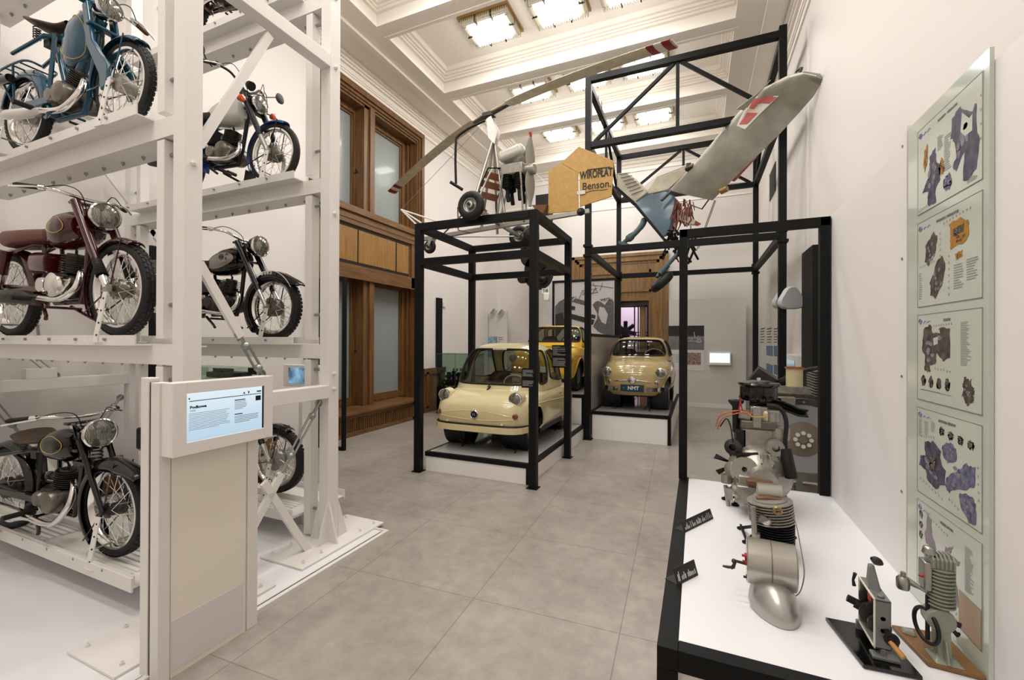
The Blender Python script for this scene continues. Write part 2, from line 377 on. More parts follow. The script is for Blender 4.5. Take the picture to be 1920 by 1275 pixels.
# ---------------------------------------------------------------- ceiling lamps
def make_lamp():
    t = thing('ceiling_lamp', 'x', 'ceiling lamp', (0, 0, 0))
    hx, hy = .42, .31
    mb = MB(); mb.box((0, 0, -.02), (2*hx+.06, 2*hy+.06, .04)); mb.box((0, 0, -.05), (2*hx, 2*hy, .03)); mb.build('base_plate', M['brass'], t, smooth=False)
    mb = MB(); mb.box((0, 0, -.15), (2*hx-.26, 2*hy-.24, .03)); mb.box((0, 0, -.1), (2*hx-.2, 2*hy-.18, .08))
    for i in range(14):
        for s in (-1, 1): mb.box((-hx+.13+i*(2*hx-.26)/13, s*(hy-.11), -.16), (.016, .02, .05))
    for i in range(9):
        for s in (-1, 1): mb.box((s*(hx-.12), -hy+.13+i*(2*hy-.26)/8, -.16), (.02, .016, .05))
    mb.build('diffuser', M['lamp_glow'], t, smooth=False)
    mb = MB()
    for s in (-1, 1):
        for k in range(3):
            x0 = -hx+.02+k*(2*hx-.04)/3; mb.tube([(x0+.015, s*(hy-.045), -.09), (x0+(2*hx-.04)/3-.015, s*(hy-.045), -.09)], .042, 8)
        for k in range(2):
            y0 = -hy+.08+k*(2*hy-.16)/2; mb.tube([(s*(hx-.045), y0+.015, -.09), (s*(hx-.045), y0+(2*hy-.16)/2-.015, -.09)], .042, 8)
    for i in range(22):
        for s in (-1, 1): mb.box((-hx+.02+i*(2*hx-.04)/21, s*(hy-.005), -.09), (.012, .012, .1))
    for i in range(16):
        for s in (-1, 1): mb.box((s*(hx-.005), -hy+.02+i*(2*hy-.04)/15, -.09), (.012, .012, .1))
    mb.build('glass_prism', M['lamp_glass'], t, smooth=True)
    for s in (-1, 1):
        for x in (-hx+.28, hx-.28): mb = MB(); mb.box((x, s*(hy-.045), -.09), (.016, .11, .115)); mb.build('clip', M['black'], t, smooth=False)
        mb = MB(); mb.box((s*(hx-.045), 0, -.09), (.1, .012, .1)); mb.build('clip', M['black'], t, smooth=False)
    L = bpy.data.lights.new('lamp_light', 'AREA'); L.shape = 'RECTANGLE'; L.size = .6; L.size_y = .42; L.energy = LAMP_W; L.color = (1., .99, .972)
    lo = bpy.data.objects.new('lamp_light', L); COL.objects.link(lo); lo.parent = t; lo.location = (0, 0, -.2)
    L2 = bpy.data.lights.new('lamp_glow_light', 'POINT'); L2.shadow_soft_size = .22; L2.energy = LAMP_W*.8; L2.color = (1., .99, .972)
    lo = bpy.data.objects.new('lamp_glow_light', L2); COL.objects.link(lo); lo.parent = t; lo.location = (0, 0, -.45)
    return t
lamp0 = make_lamp(); first = True
colname = ['leftmost', 'middle', 'rightmost']
rows = ['farthest behind the entrance side', 'over the entrance side', 'just behind the first coffer', 'nearest the entrance', 'in front of the rotor blade', 'crossed by the rotor tip', 'nearest the far doorway wall']
for k, (y0, y1) in enumerate(CY):
    for j, x in enumerate((-3.15, -2.0, -.93)):
        l = lamp0 if first else copy_tree(lamp0); first = False
        l.location = (x, (y0+y1)/2, ZC+.4)
        l['label'] = 'glowing crystal ceiling lamp, %s in the coffer %s' % (colname[j], rows[k])
        l['group'] = 'ceiling lamps in the coffers'
# ================================================================ WINDOW WALL (oak)
mat('oak_dark', '#2e1f16', .5); mat('frosted', '#8b9190', .35, coat=.2)
win = thing('window_1', None, None, (XL, WY0, 0), kind='structure')
def oak_frame(mb, x0, x1, y0, y1, z0, z1, w, bottom=True):
    mb.bx(x0, x1, y0, y0+w, z0, z1); mb.bx(x0, x1, y1-w, y1, z0, z1); mb.bx(x0, x1, y0+w, y1-w, z1-w, z1)
    if bottom: mb.bx(x0, x1, y0+w, y1-w, z0, z0+w)
mb = MB()
for (e, x) in ((0, -5.53), (.05, -5.50), (.10, -5.54), (.14, -5.57)):
    oak_frame(mb, XL-.3, x, WY0+e-.02, WY1-e+.02, 0, 6.12-e, .08, False)
mb.build('window_frame', M['oak_v'], win, wl=True, smooth=False)
XG = -5.86
def sash(y0, y1, z0, z1):
    mb = MB(); oak_frame(mb, XG-.03, XG+.05, y0, y1, z0, z1, .09); oak_frame(mb, XG-.03, XG+.02, y0+.06, y1-.06, z0+.06, z1-.06, .07)
    mb.build('sash', M['oak_v'], win, wl=True, smooth=False)
    mb = MB(); mb.bx(XG-.02, XG-.01, y0+.1, y1-.1, z0+.1, z1-.1); mb.build('pane', M['frosted'], win, wl=True, smooth=False)
mat('frosted', '#8b9190', .35, coat=.2)
MUL = (6.18, 6.45)
for (z0, z1) in ((.42, 2.78), (3.92, 5.86)):
    sash(WY0+.18, 5.62, z0, z1) if False else None
    sash(WY0+.16, MUL[0]+.06, z0, z1); sash(MUL[1]-.02, WY1-.3, z0, z1)
    mb = MB(); mb.bx(XG, -5.60, MUL[0], MUL[1], z0-.05, z1+.06); mb.bx(-5.60, -5.56, MUL[0]+.12, MUL[1]-.03, z0-.05, z1+.06); mb.build('mullion', M['oak_v'], win, wl=True, smooth=False)
    mb = MB(); mb.tube([(XG+.05, MUL[0]-.0, (z0+z1)/2-.2), (XG+.1, MUL[0]-.0, (z0+z1)/2-.2), (XG+.12, MUL[0]-.06, (z0+z1)/2-.17)], .012, 8); mb.build('handle', M['dark_steel'], win, wl=True)
    # reveal: stepped jamb on the far side and head
    mb = MB()
    for i, (x, y) in enumerate(((-5.62, .12), (-5.68, .16), (-5.76, .22), (-5.84, .30))): mb.bx(x-.06, x, WY1-y-.06, WY1-y+.03, z0-.05, z1+.1)
    mb.bx(XG, -5.6, WY0+.1, WY1-.1, z1, z1+.12); mb.build('reveal', M['oak_v'], win, wl=True, smooth=False)
# middle panel band
mb = MB(); mb.bx(XG, -5.545, WY0+.05, 7.66, 2.76, 3.86); mb.bx(-5.545, -5.50, WY0+.05, 7.68, 3.62, 3.9); mb.bx(-5.545, -5.51, WY0+.05, 7.68, 2.68, 2.92)
mb.bx(-5.545, -5.51, 7.5, 7.68, 2.7, 3.7); mb.bx(-5.51, -5.46, WY0+.05, 7.7, 3.82, 3.93); mb.bx(-5.51, -5.49, WY0+.05, 7.7, 3.7, 3.74)
mb.build('panel_band', M['oak_h'], win, wl=True, smooth=False)
wood('oak_pale', '#a0763a', '#7f5926', 'z')
for y0, y1 in ((5.05, 5.95), (5.98, 7.0), (7.04, 7.42)):
    mb = MB(); mb.bx(-5.545, -5.53, y0, y1, 2.98, 3.56); mb.build('panel', M['oak_pale'], win, wl=True, smooth=False, bevel=.006)
    mb = MB(); mb.bx(-5.546, -5.538, y0-.018, y1+.018, 2.94, 3.60); mb.build('panel_shade_strip', M['black'], win, wl=True, smooth=False)  # black strip put in for the shade in the groove round each panel
# sill and heating cover
mb = MB(); mb.bx(XG, -5.22, WY0-.1, 7.5, .36, .41); mb.build('sill', M['oak_h'], win, wl=True, smooth=False, bevel=.008)
def heating_cover(y0, y1, lab, zt=.36):
    t = thing('radiator_cover', lab, 'radiator cover', (-5.4, (y0+y1)/2, 0))
    mb = MB(); mb.bx(-5.32, -5.26, y0, y1, 0, .07); mb.bx(-5.32, -5.26, y0, y1, zt-.06, zt); mb.bx(-5.32, -5.26, y0, y0+.08, 0, zt); mb.bx(-5.32, -5.26, y1-.08, y1, 0, zt); mb.bx(XL, -5.32, y0, y0+.03, 0, zt)
    mb.bx(XL, -5.32, y1-.03, y1, 0, zt); mb.build('frame', M['oak_h'], t, wl=True, smooth=False)
    mb = MB(); n = int((y1-y0-.16)/.045)
    for i in range(n): yy = y0+.1+i*(y1-y0-.2)/(n-1); mb.box((-5.29, yy, zt/2), (.03, .02, zt-.12), rx=.0)
    mb.build('grille_slats', M['oak_v'], t, wl=True, smooth=False)
    mb = MB(); mb.bx(-5.36, -5.33, y0+.02, y1-.02, .02, zt-.02); mb.build('backing', M['black'], t, wl=True, smooth=False)
heating_cover(WY0-.08, 7.3, 'long oak radiator cover with slatted grille below the big oak window')
t = thing('radiator_cover', 'low oak radiator cover seen behind the black motorcycle at floor level', 'radiator cover', (-5.4, 3.4, 0))
mb = MB(); mb.bx(XL+.006, -5.5, 2.2, 4.3, .0, .34); mb.bx(-5.5, -5.475, 2.2, 4.3, .05, .3); mb.build('body', M['oak_h'], t, wl=True, smooth=False)
mb = MB(); mb.bx(XL+.006, -5.462, 2.15, 4.35, .34, .38); mb.build('top', M['oak_h'], t, wl=True, smooth=False)
# oak wainscot on the left wall past the window
mb = MB(); mb.bx(XL, -5.56, 8.02, 8.9, 0, .95); mb.bx(-5.56, -5.53, 8.02, 8.9, .85, .98); mb.bx(-5.56, -5.53, 8.02, 8.9, 0, .14); mb.bx(-5.56, -5.53, 8.1, 8.18, .1, .9); mb.bx(-5.56, -5.53, 8.7, 8.8, .1, .9); mb.bx(-5.56, -5.545, 8.28, 8.6, .22, .76)
struct('trim_4', mb, M['oak_v'], smooth=False)
# ================================================================ DOORWAY in the far wall (oak surround)
door = thing('door_1', None, None, ((DO0+DO1)/2, YF, 0), kind='structure')
DX0, DX1, DZ = -2.68, -1.17, 2.68
mb = MB()
y = YF-.1
for (e, d) in ((0, .10), (.07, .07), (.13, .09), (.2, .05)):
    x0, x1, z1 = DO0+e, DO1-e, DOZ-e
    mb.bx(x0, x0+.08, YF-d, YF, 0, z1); mb.bx(x1-.08, x1, YF-d, YF, 0, z1); mb.bx(x0, x1, YF-d, YF, z1-.08, z1)
mb.bx(DO0, DX0, YF-.04, YF+.0, 0, DOZ-.02); mb.bx(DX1, DO1, YF-.04, YF, 0, DOZ-.02); mb.bx(DX0, DX1, YF-.04, YF, DZ, DOZ-.02)
mb.bx(DX0-.02, DX1+.03, YF-.07, YF, DZ-.0, DZ+.06); mb.bx(DX1, DX1+.05, YF-.07, YF, 0, DZ); mb.bx(DX0-.05, DX0, YF-.07, YF, 0, DZ)
# raised panel field above the opening
mb.bx(DX0-.05, DX1+.05, YF-.075, YF, 2.92, 2.97); mb.bx(DX0-.05, DX1+.05, YF-.075, YF, 3.42, 3.5); mb.bx(DX1-.0, DX1+.05, YF-.075, YF, 2.92, 3.5); mb.bx(DX0-.05, DX0, YF-.075, YF, 2.92, 3.5)
mb.build('door_surround', M['door_v'], door, wl=True, smooth=False)
# dark lining, glazed lobby frame and an open leaf
mb = MB(); mb.bx(DX0, DX1, YF-.02, YF+.25, DZ-.12, DZ); mb.bx(DX1-.04, DX1, YF-.02, YF+.25, 0, DZ-.12); mb.bx(DX0, DX0+.04, YF-.02, YF+.25, 0, DZ-.12)
mb.build('lining', M['oak_dark'], door, wl=True, smooth=False)
mb = MB(); mb.bx(-1.42, -1.28, YF+.08, YF+.5, 0, DZ-.12); mb.build('door_leaf', M['door_v'], door, wl=True, smooth=False)
mb = MB()
for x in (-2.6, -2.1, -1.58, -1.48, -1.24): mb.bx(x-.015, x+.015, YF+.26, YF+.29, 0, DZ)
for z in (.55, 1.15, 1.77, 1.85, 2.55): mb.bx(DX0, DX1, YF+.26, YF+.29, z-.012, z+.012)
mb.build('glazing_bars', M['black'], door, wl=True, smooth=False)
# the room beyond
mat('lilac_wall', '#cdbfcd', .8, emit='#d9c6d6', estr=.0)
mb = MB(); mb.bx(-5, 1.5, YF+3.0, YF+3.1, 0, 4); mb.bx(-5.1, -5, YF+.25, YF+3.1, 0, 4); mb.bx(1.5, 1.6, YF+.25, YF+3.1, 0, 4); mb.bx(-5, 1.5, YF+.25, YF+3, 3.9, 4); struct('wall_beyond', mb, M['lilac_wall'], smooth=False)
mb = MB(); mb.bx(-5, 1.5, YF+.25, YF+3.1, -.1, 0); struct('floor_beyond', mb, M['floor'], smooth=False)
L = bpy.data.lights.new('beyond_light', 'AREA'); L.size = 2.; L.energy = 90; L.color = (1, .9, .97)
lo = bpy.data.objects.new('beyond_light', L); COL.objects.link(lo); lo.location = (-2, YF+1.6, 3.8)
# radial engine standing in the next room
t = thing('radial_engine', 'black radial aircraft engine in the room beyond the doorway', 'engine', (-1.86, YF+.55, 0))
mb = MB(); mb.lathe([(0, -.1), (.13, -.1), (.13, .1), (0, .1)], (-1.86, YF+.55, 1.88), (0, 1, 0), 20); mb.build('crankcase', M['dark_steel'], t, wl=True)
for k in range(7):
    a = PI/2+2*PI*k/7; d = Vector((math.cos(a), 0, math.sin(a))); c = Vector((-1.86, YF+.55, 1.88)); mb = MB()
    pr = [(0, .1)]
    for i in range(9): pr += [(.05, .11+i*.02), (.065, .113+i*.02), (.065, .12+i*.02), (.05, .123+i*.02)]
    mb.lathe(pr+[(.04, .3), (0, .3)], c, d, 12); mb.build('cylinder', M['black'], t, wl=True)
mb = MB(); mb.tube([(-1.86, YF+.6, 1.75), (-1.86, YF+.6, 0)], .04, 8); mb.lathe([(0, 0), (.3, 0), (.3, .03), (0, .03)], (-1.86, YF+.6, 0)); mb.build('stand', M['black_metal'], t, wl=True)
# ================================================================ BLACK STEEL FRAMES AND PLATFORMS
def bar(mb, p, q, w=.08, h=.08, up=(0, 0, 1)): mb.beam(p, q, w, h, up)
def part(fn, name, m, parent, **k):
    mb = MB(); fn(mb); return mb.build(name, m, parent, wl=True, **k)
def bars(parent, name, lst, w=.08, m=None, bevel=.004):
    for e in lst:
        p, q = e[0], e[1]; ww = e[2] if len(e) > 2 else w
        mb = MB(); mb.beam(p, q, ww, ww); mb.build(name, m or M['black_metal'], parent, wl=True, smooth=False, bevel=bevel)
# --- cage round the front half of the cream microcar
cg = thing('display_cage', 'black square-tube steel cage standing around the cream microcar', 'display frame', (-2.4, 5.1, 0))
X0, X1, Y0, Y1, ZT, ZM = -3.14, -1.64, 4.43, 5.78, 3.03, 2.6
W = .085
for x, y in ((X0, Y0), (X1, Y0), (X0, Y1), (X1, Y1)):
    part(lambda m: m.bx(x-W/2, x+W/2, y-W/2, y+W/2, 0.008, ZT), 'post', M['black_metal'], cg, smooth=False, bevel=.004)
    part(lambda m: m.bx(x-W/2-.02, x+W/2+.02, y-W/2-.02, y+W/2+.02, 0, .008), 'foot_plate', M['black_metal'], cg, smooth=False)
for z in (ZT-W/2, ZM-W/2):
    for y in (Y0, Y1): part(lambda m: m.bx(X0+W/2, X1-W/2, y-W/2, y+W/2, z-W/2, z+W/2), 'cross_bar', M['black_metal'], cg, smooth=False, bevel=.004)
    for x in (X0, X1): part(lambda m: m.bx(x-W/2, x+W/2, Y0+W/2, Y1-W/2, z-W/2, z+W/2), 'side_bar', M['black_metal'], cg, smooth=False, bevel=.004)
# --- tall truss cage carrying the wing section
tc = thing('display_cage', 'tall black truss cage standing behind the microcar, holding the wing and cockpit section', 'display frame', (-.3, 8.4, 0))
X0, X1, Y0, Y1 = -1.65, 1.08, 7.0, 10.0; ZT = 5.99; W = .095
for x, y in ((X0, Y0), (X1, Y0), (X0, Y1), (X1, Y1)):
    top = ZT if y == Y0 else 5.85
    part(lambda m: m.bx(x-W/2, x+W/2, y-W/2, y+W/2, 0.01, top), 'post', M['black_metal'], tc, smooth=False, bevel=.004)
    part(lambda m: m.bx(x-W/2-.03, x+W/2+.03, y-W/2-.03, y+W/2+.03, 0, .01), 'foot_plate', M['black_metal'], tc, smooth=False)
    mb = MB()
    for z in (3.0, 3.16):
        mb.bx(x-W/2-.02, x+W/2+.02, y-W/2-.02, y+W/2+.02, z-.02, z+.02)
    mb.build('flange', M['black_metal'], tc, wl=True, smooth=False)
for y in (Y0, Y1):
    zt = 5.88 if y == Y0 else 5.78
    for z in (zt, 4.80, 3.08): part(lambda m: m.bx(X0+W/2, X1-W/2, y-W/2, y+W/2, z-W/2, z+W/2), 'cross_bar', M['black_metal'], tc, smooth=False, bevel=.004)
    mid = (X0+X1)/2
    bars(tc, 'diagonal', [((mid-.05, y, zt-.05), (X0+.1, y, 4.85)), ((mid+.05, y, zt-.05), (X1-.1, y, 4.85)), ((mid, y, zt-.05), (mid, y, 4.85))], .05)
for x in (X0, X1):
    for z in (5.80, 4.80, 3.08): part(lambda m: m.bx(x-W/2+.003, x+W/2-.003, Y0+W/2, Y1-W/2, z-W/2, z+W/2), 'side_bar', M['black_metal'], tc, smooth=False, bevel=.004)
    ym = (Y0+Y1)/2
    bars(tc, 'diagonal', [((x, ym, 5.75), (x, Y0+.1, 4.85)), ((x, ym, 5.75), (x, Y1-.1, 4.85)), ((x, ym, 5.75), (x, ym, 4.85))], .05)
# --- platforms
mat('platform_side', '#f0ecea', .4)
mat('platform_top', '#b9b6b3', .10, coat=.6)
def platform(name, lab, x0, x1, y0, y1, z, fh=.055, top='platform_top', legs=True):
    t = thing(name, lab, 'platform', ((x0+x1)/2, (y0+y1)/2, 0))
    part(lambda m: m.bx(x0+.01, x1-.01, y0+.01, y1-.01, 0, z-fh), 'side_panel', M['platform_side'], t, smooth=False)
    part(lambda m: m.bx(x0+.045, x1-.045, y0+.045, y1-.045, z-fh, z+.001), 'top_board', M[top], t, smooth=False)
    def fr(m):
        m.bx(x0, x1, y0, y0+.045, z-fh, z); m.bx(x0, x1, y1-.045, y1, z-fh, z); m.bx(x0, x0+.045, y0+.045, y1-.045, z-fh, z); m.bx(x1-.045, x1, y0+.045, y1-.045, z-fh, z)
    part(fr, 'edge_frame', M['black_metal'], t, smooth=False, bevel=.003)
    if legs:
        part(lambda m: m.bx(x1-.05, x1+.001, y0-.001, y0+.05, 0, z-fh), 'leg', M['black_metal'], t, smooth=False)
    return t
platform('platform', 'low white platform with black edge under the cream microcar', -3.09, -1.70, 4.49, 6.98, .235)
platform('platform', 'higher white platform with black edge under the yellow car', -3.09, -1.70, 7.0, 10.6, .72)
platform('platform', 'white platform with black edge under the cream car with the blue number plate', -1.6, -.37, 7.07, 10.2, .455)
# --- glossy grey divider beside the second cream car, with a black top rail
mat('divider_grey', '#a9a5a3', .22, coat=.3)
t = thing('divider_panel', 'glossy grey divider board left of the cream car with the blue plate', 'panel', (-1.64, 8.9, 0))
part(lambda m: m.bx(-1.665, -1.61, 7.1, 9.9, .456, 1.68), 'board', M['divider_grey'], t, smooth=False)
part(lambda m: m.bx(-1.675, -1.6, 7.1, 9.9, 1.68, 1.73), 'top_rail', M['black_metal'], t, smooth=False)
# --- black open frame at the end of the engine bench
bf = thing('glazed_screen', 'black rectangular frame with clear glass at the back end of the engine bench', 'screen', (.35, 3.42, .6))
BX0, BX1, BY0, BY1, BZ = -.12, .80, 1.50, 3.42, .60
for x in (BX0+.025, BX1-.035): part(lambda m: m.bx(x-.028, x+.028, BY1-.03, BY1+.03, BZ, 2.42), 'post', M['black_metal'], bf, smooth=False, bevel=.003)
part(lambda m: m.bx(BX0, BX1-.005, BY1-.03, BY1+.03, 2.36, 2.42), 'top_bar', M['black_metal'], bf, smooth=False, bevel=.003)
part(lambda m: m.bx(BX0+.05, BX1-.06, BY1-.004, BY1+.004, BZ, 2.36), 'pane', M['glass'], bf, smooth=False)
# --- bench
bt = thing('exhibit_bench', 'long white-topped exhibit bench with black steel edge along the right partition', 'bench', (.34, 2.4, 0))
part(lambda m: m.bx(BX0+.065, BX1, BY0+.05, BY1+.01, BZ-.04, BZ), 'top_board', M['white_board'], bt, smooth=False)
def fr(m): m.bx(BX0, BX0+.065, BY0, BY1+.03, BZ-.07, BZ+.002); m.bx(BX0+.065, BX1, BY0, BY0+.055, BZ-.07, BZ+.002)
part(fr, 'edge_frame', M['black_metal'], bt, smooth=False, bevel=.003)
part(lambda m: m.bx(BX0, BX0+.065, BY0, BY0+.06, 0, BZ-.07), 'leg', M['black_metal'], bt, smooth=False)
part(lambda m: m.bx(BX0, BX0+.065, BY1-.03, BY1+.03, 0, BZ-.07), 'leg', M['black_metal'], bt, smooth=False)
part(lambda m: m.bx(BX0+.03, BX1, BY0+.02, BY1, 0.0, BZ-.07), 'side_panel', M['platform_side'], bt, smooth=False)
# --- partition on the right and the projecting end wall
mb = MB(); mb.bx(BX1, BX1+.12, YB, BY1+.03, 0, 2.43); struct('wall_partition', mb, M['panel_white'], smooth=False)
# --- thin black U frame by the window
t = thing('steel_hoop', 'thin black steel frame standing in front of the oak window', 'display frame', (-5.0, 4.8, 0))
bars(t, 'bar', [((-4.72, 4.82, 0), (-4.72, 4.82, 2.52)), ((-5.2, 4.82, 2.5), (-4.72, 4.82, 2.5)), ((-5.2, 4.82, .02), (-4.72, 4.82, .02)), ((-5.2, 4.82, 0), (-5.2, 4.82, 2.52))], .05)
# ================================================================ WHITE MOTORCYCLE RACK
PX, PXR, PY = -2.68, -5.40, (1.54, 2.58)
rack = thing('motorcycle_rack', 'tall white bolted steel rack holding motorcycles on several levels', 'rack', (-4.0, 2.1, 0))
LV = (.22, 1.585, 2.90, 4.36)
WM = M['white_metal']
def rp(fn, name, m=WM, bevel=.004, **k): return part(fn, name, m, rack, smooth=False, bevel=bevel, **k)
def bolt(mb, p, ax, r=.014):
    ax = Vector(ax); mb.cyl(Vector(p), Vector(p)+ax*.014, r, 6); mb.cyl(Vector(p)-ax*.0, Vector(p)+ax*.024, r*.5, 8)
for y in PY:
    rp(lambda m: m.bx(PX-.05, PX+.05, y-.05, y+.05, .02, 6.2), 'post')
    rp(lambda m: m.bx(PXR-.05, PXR+.05, y-.05, y+.05, .02, 6.2), 'post')
    for x, sx in ((PX-.19, 1), (PXR+.17, -1)):
        for a, b in zip((.07,)+LV[1:3], LV[1:]):
            top = b-.12; bot = a if a > .1 else .05
            if a > 1: bot = a+.02
            rp(lambda m: m.bx(x-.035, x+.035, y-.04, y+.04, bot, top-.02), 'stub_post')
            mb = MB()
            for z in (top-.1, bot+.2): mb.cyl((x+sx*.035, y, z), (x+sx*.14, y, z), .012, 8)
            mb.build('threaded_rod', M['steel'], rack, wl=True)
    # gussets and base plate at the foot of the front posts
    mb = MB(); mb.bx(PX-.22, PX+.2, y-.42, y+.42, .022, .034)
    for dx in (-.17, .14):
        for dy in (-.36, -.2, .2, .36): bolt(mb, (PX+dx, y+dy, .034), (0, 0, 1), .011)
    mb.build('base_plate', WM, rack, wl=True)
    mb = MB()
    for s in (-1, 1): mb.prism([(y+s*.05, .03), (y+s*.15, .03), (y+s*.05, .34)], 'x', PX+.035, PX+.05)
    for s in (-1, 1): mb.prism([(PX+s*.05, .03), (PX+s*.14, .03), (PX+s*.05, .34)], 'y', y-.05, y-.035)
    mb.build('gusset', WM, rack, wl=True, smooth=False)
    mb = MB()
    for z in (1.22, 1.34, 2.6, 3.75, 4.3): bolt(mb, (PX+.05, y, z), (1, 0, 0), .016)
    mb.build('post_bolts', WM, rack, wl=True)
# long beams along the room
for x in (PX, PXR):
    for z in (1.2, 3.78, 5.3): rp(lambda m: m.bx(x-.05, x+.05, PY[0]+.05, PY[1]-.05, z-.05, z+.05), 'long_beam')
rp(lambda m: m.bx(PXR-.05, PXR+.05, -.6, PY[0]-.05, 1.15, 1.25), 'long_beam'); rp(lambda m: m.bx(PXR-.05, PXR+.05, PY[0]+.25, PY[0]+.45, 1.25, 1.34), 'bracket')
# cross beams and trays
for j, y in enumerate(PY):
    for i, z in enumerate(LV):
        if i == 0: continue
        mb = MB(); mb.bx(PXR+.05, PX-.05, y-.04, y+.14, z-.13, z-.118); mb.bx(PXR+.05, PX-.05, y-.04, y-.03, z-.118, z-.03); mb.bx(PXR+.05, PX-.05, y-.04, y+.14, z-.03, z-.02); mb.mi = 1
        for k in range(11): bolt(mb, (PXR+.3+k*.23, y+.07, z-.13), (0, 0, -1), .012)
        mb.build('cross_beam', [WM, M['steel']], rack, wl=True)
    for i, z in enumerate(LV):
        x1 = -2.93
        mb = MB(); mb.bx(PXR+.2, x1, y-.13, y+.13, z-.02, z-.012); mb.bx(PXR+.2, x1, y-.13, y-.122, z-.012, z+.04); mb.bx(PXR+.2, x1, y+.122, y+.13, z-.012, z+.04); mb.mi = 1
        for k in range(7): mb.cyl((x1-.3-k*.33, y-.13, z+.015), (x1-.3-k*.33, y-.142, z+.015), .009, 8)
        mb.build('tray', [WM, M['galvanised']], rack, wl=True)
        if i == 0:
            rp(lambda m: (m.bx(PXR+.2, x1, y-.13, y+.42, z-.03, z-.02), m.bx(PXR+.2, x1, y-.14, y-.13, z-.05, z+.03), m.bx(PXR+.2, x1, y+.42, y+.43, z-.05, z+.03)), 'floor_tray', bevel=0)
            for xx in (-3.1, -3.9, -4.7, -5.1): rp(lambda m: m.bx(xx-.02, xx+.02, y+.12, y+.36, .03, z-.03), 'tray_foot')
            for xx in (-3.35, -4.4):
                def slots(m):
                    for q in range(7): m.bx(xx-.28, xx+.28, y-.12+q*.038, y-.12+q*.038+.022, z-.02, z+.0)
                rp(slots, 'slotted_plate', bevel=0)
# diagonal ties with turnbuckles (front plane, then wall side)
def tie(p, q, t0=.0, t1=.5, flip=False):
    """flat bar with a galvanised turnbuckle at its q end"""
    p, q = Vector(p), Vector(q); m_ = p.lerp(q, t1); d = (q-p).normalized()
    mb = MB(); mb.beam(p, m_, .05, .028, (1, 0, 0)); mb.build('tie_bar', WM, rack, wl=True, smooth=False)
    if t1 < 1:
        L = (q-m_).length; mb = MB(); s = d.cross(Vector((1, 0, 0))).normalized()*.02
        a = m_+d*L*.22; b = m_+d*L*.78
        mb.tube([m_-d*.03, a], .012, 8); mb.tube([b, q], .012, 8); mb.tube([a+s, b+s], .008, 6); mb.tube([a-s, b-s], .008, 6)
        for c in (a, b): mb.sphere(c, .028, 8, 6)
        for c in (m_, q): mb.torus(c-d*.02, .024, .009, (1, 0, 0), 14, 6)
        mb.build('turnbuckle', M['galvanised'], rack, wl=True)
f = lambda x, y: atx(x, y, PX+.0)
tie(f(505, 66), f(372, 273), t1=1.)
tie((PX, 1.6, 2.05), f(493, 706), t1=.62)
tie((PX, 1.75, .1), f(600, 752), t1=.55)
tie(f(494, 905), f(590, 1052), t1=1.)
b_ = lambda x, y: atx(x, y, PXR)
tie(b_(190, 310), b_(330, 495), t1=1.); tie(b_(345, 330), b_(255, 490), t1=1.)
tie((PXR, 1.0, 2.4), b_(108, 707), t1=.75); tie(b_(60, 960), b_(228, 742), t1=.55); tie(b_(110, 900), b_(-20, 745), t1=.6)
# white floor plates of the rack
fp = thing('rack_floor', 'white steel floor plate under the motorcycle rack', 'platform', (-4.0, 1.0, 0))
part(lambda m: m.bx(PXR-.1, -2.36, -1.6, 2.88, 0.0, .02), 'plate', M['white_board'], fp, smooth=False, bevel=.004)
part(lambda m: (m.bx(-2.375, -2.345, -1.6, 2.88, .0, .03), m.bx(PXR-.1, -2.345, 2.88, 2.9, 0, .03), m.bx(-2.41, -2.395, 1.7, 2.86, .02, .026)), 'edge_strip', M['white_metal'], fp, smooth=False)
part(lambda m: m.bx(-2.394, -2.377, -1.6, 2.87, .0201, .0206), 'channel', M['black_metal'], fp, smooth=False)
# ================================================================ INFORMATION KIOSK
mat('kiosk_cream', '#ece5d8', .25, coat=.3); mat('kiosk_base', '#ded6d8', .3)
kk = thing('information_kiosk', 'white pillar panel carrying a tilted touch screen in front of the rack', 'kiosk', (-2.3, 1.4, 0))
KX = -2.28
part(lambda m: m.bx(KX-.012, KX, 1.245, 1.615, .0, 1.25), 'front_panel', M['kiosk_cream'], kk, smooth=False)
part(lambda m: m.bx(KX, KX+.002, 1.25, 1.6, .03, .27), 'kick_plate', M['kiosk_base'], kk, smooth=False)
part(lambda m: m.bx(KX-.06, KX+.006, 1.62, 1.68, 0, 1.25), 'side_post', WM, kk, smooth=False, bevel=.003)
part(lambda m: m.bx(KX-.06, KX+.006, 1.19, 1.24, 0, 1.4), 'side_post', WM, kk, smooth=False, bevel=.003)
part(lambda m: m.bx(KX-.075, KX-.062, 1.195, 1.235, 0, 1.4), 'seam', M['black'], kk, smooth=False)
part(lambda m: m.bx(KX-.14, KX-.077, 1.19, 1.235, 0.0, 1.42), 'rear_post', M['white_metal'], kk, smooth=False, bevel=.003)
mat('kiosk_white', '#e9e4df', .3)
SX = -2.19
part(lambda m: (m.bx(SX-.09, SX-.012, 1.2, 1.705, 1.06, 1.40), m.bx(SX-.012, SX, 1.2, 1.26, 1.06, 1.40), m.bx(SX-.012, SX, 1.655, 1.705, 1.06, 1.40), m.bx(SX-.012, SX, 1.26, 1.655, 1.06, 1.118), m.bx(SX-.012, SX, 1.26, 1.655, 1.348, 1.40)), 'screen_housing', M['kiosk_white'], kk, smooth=False, bevel=.002)
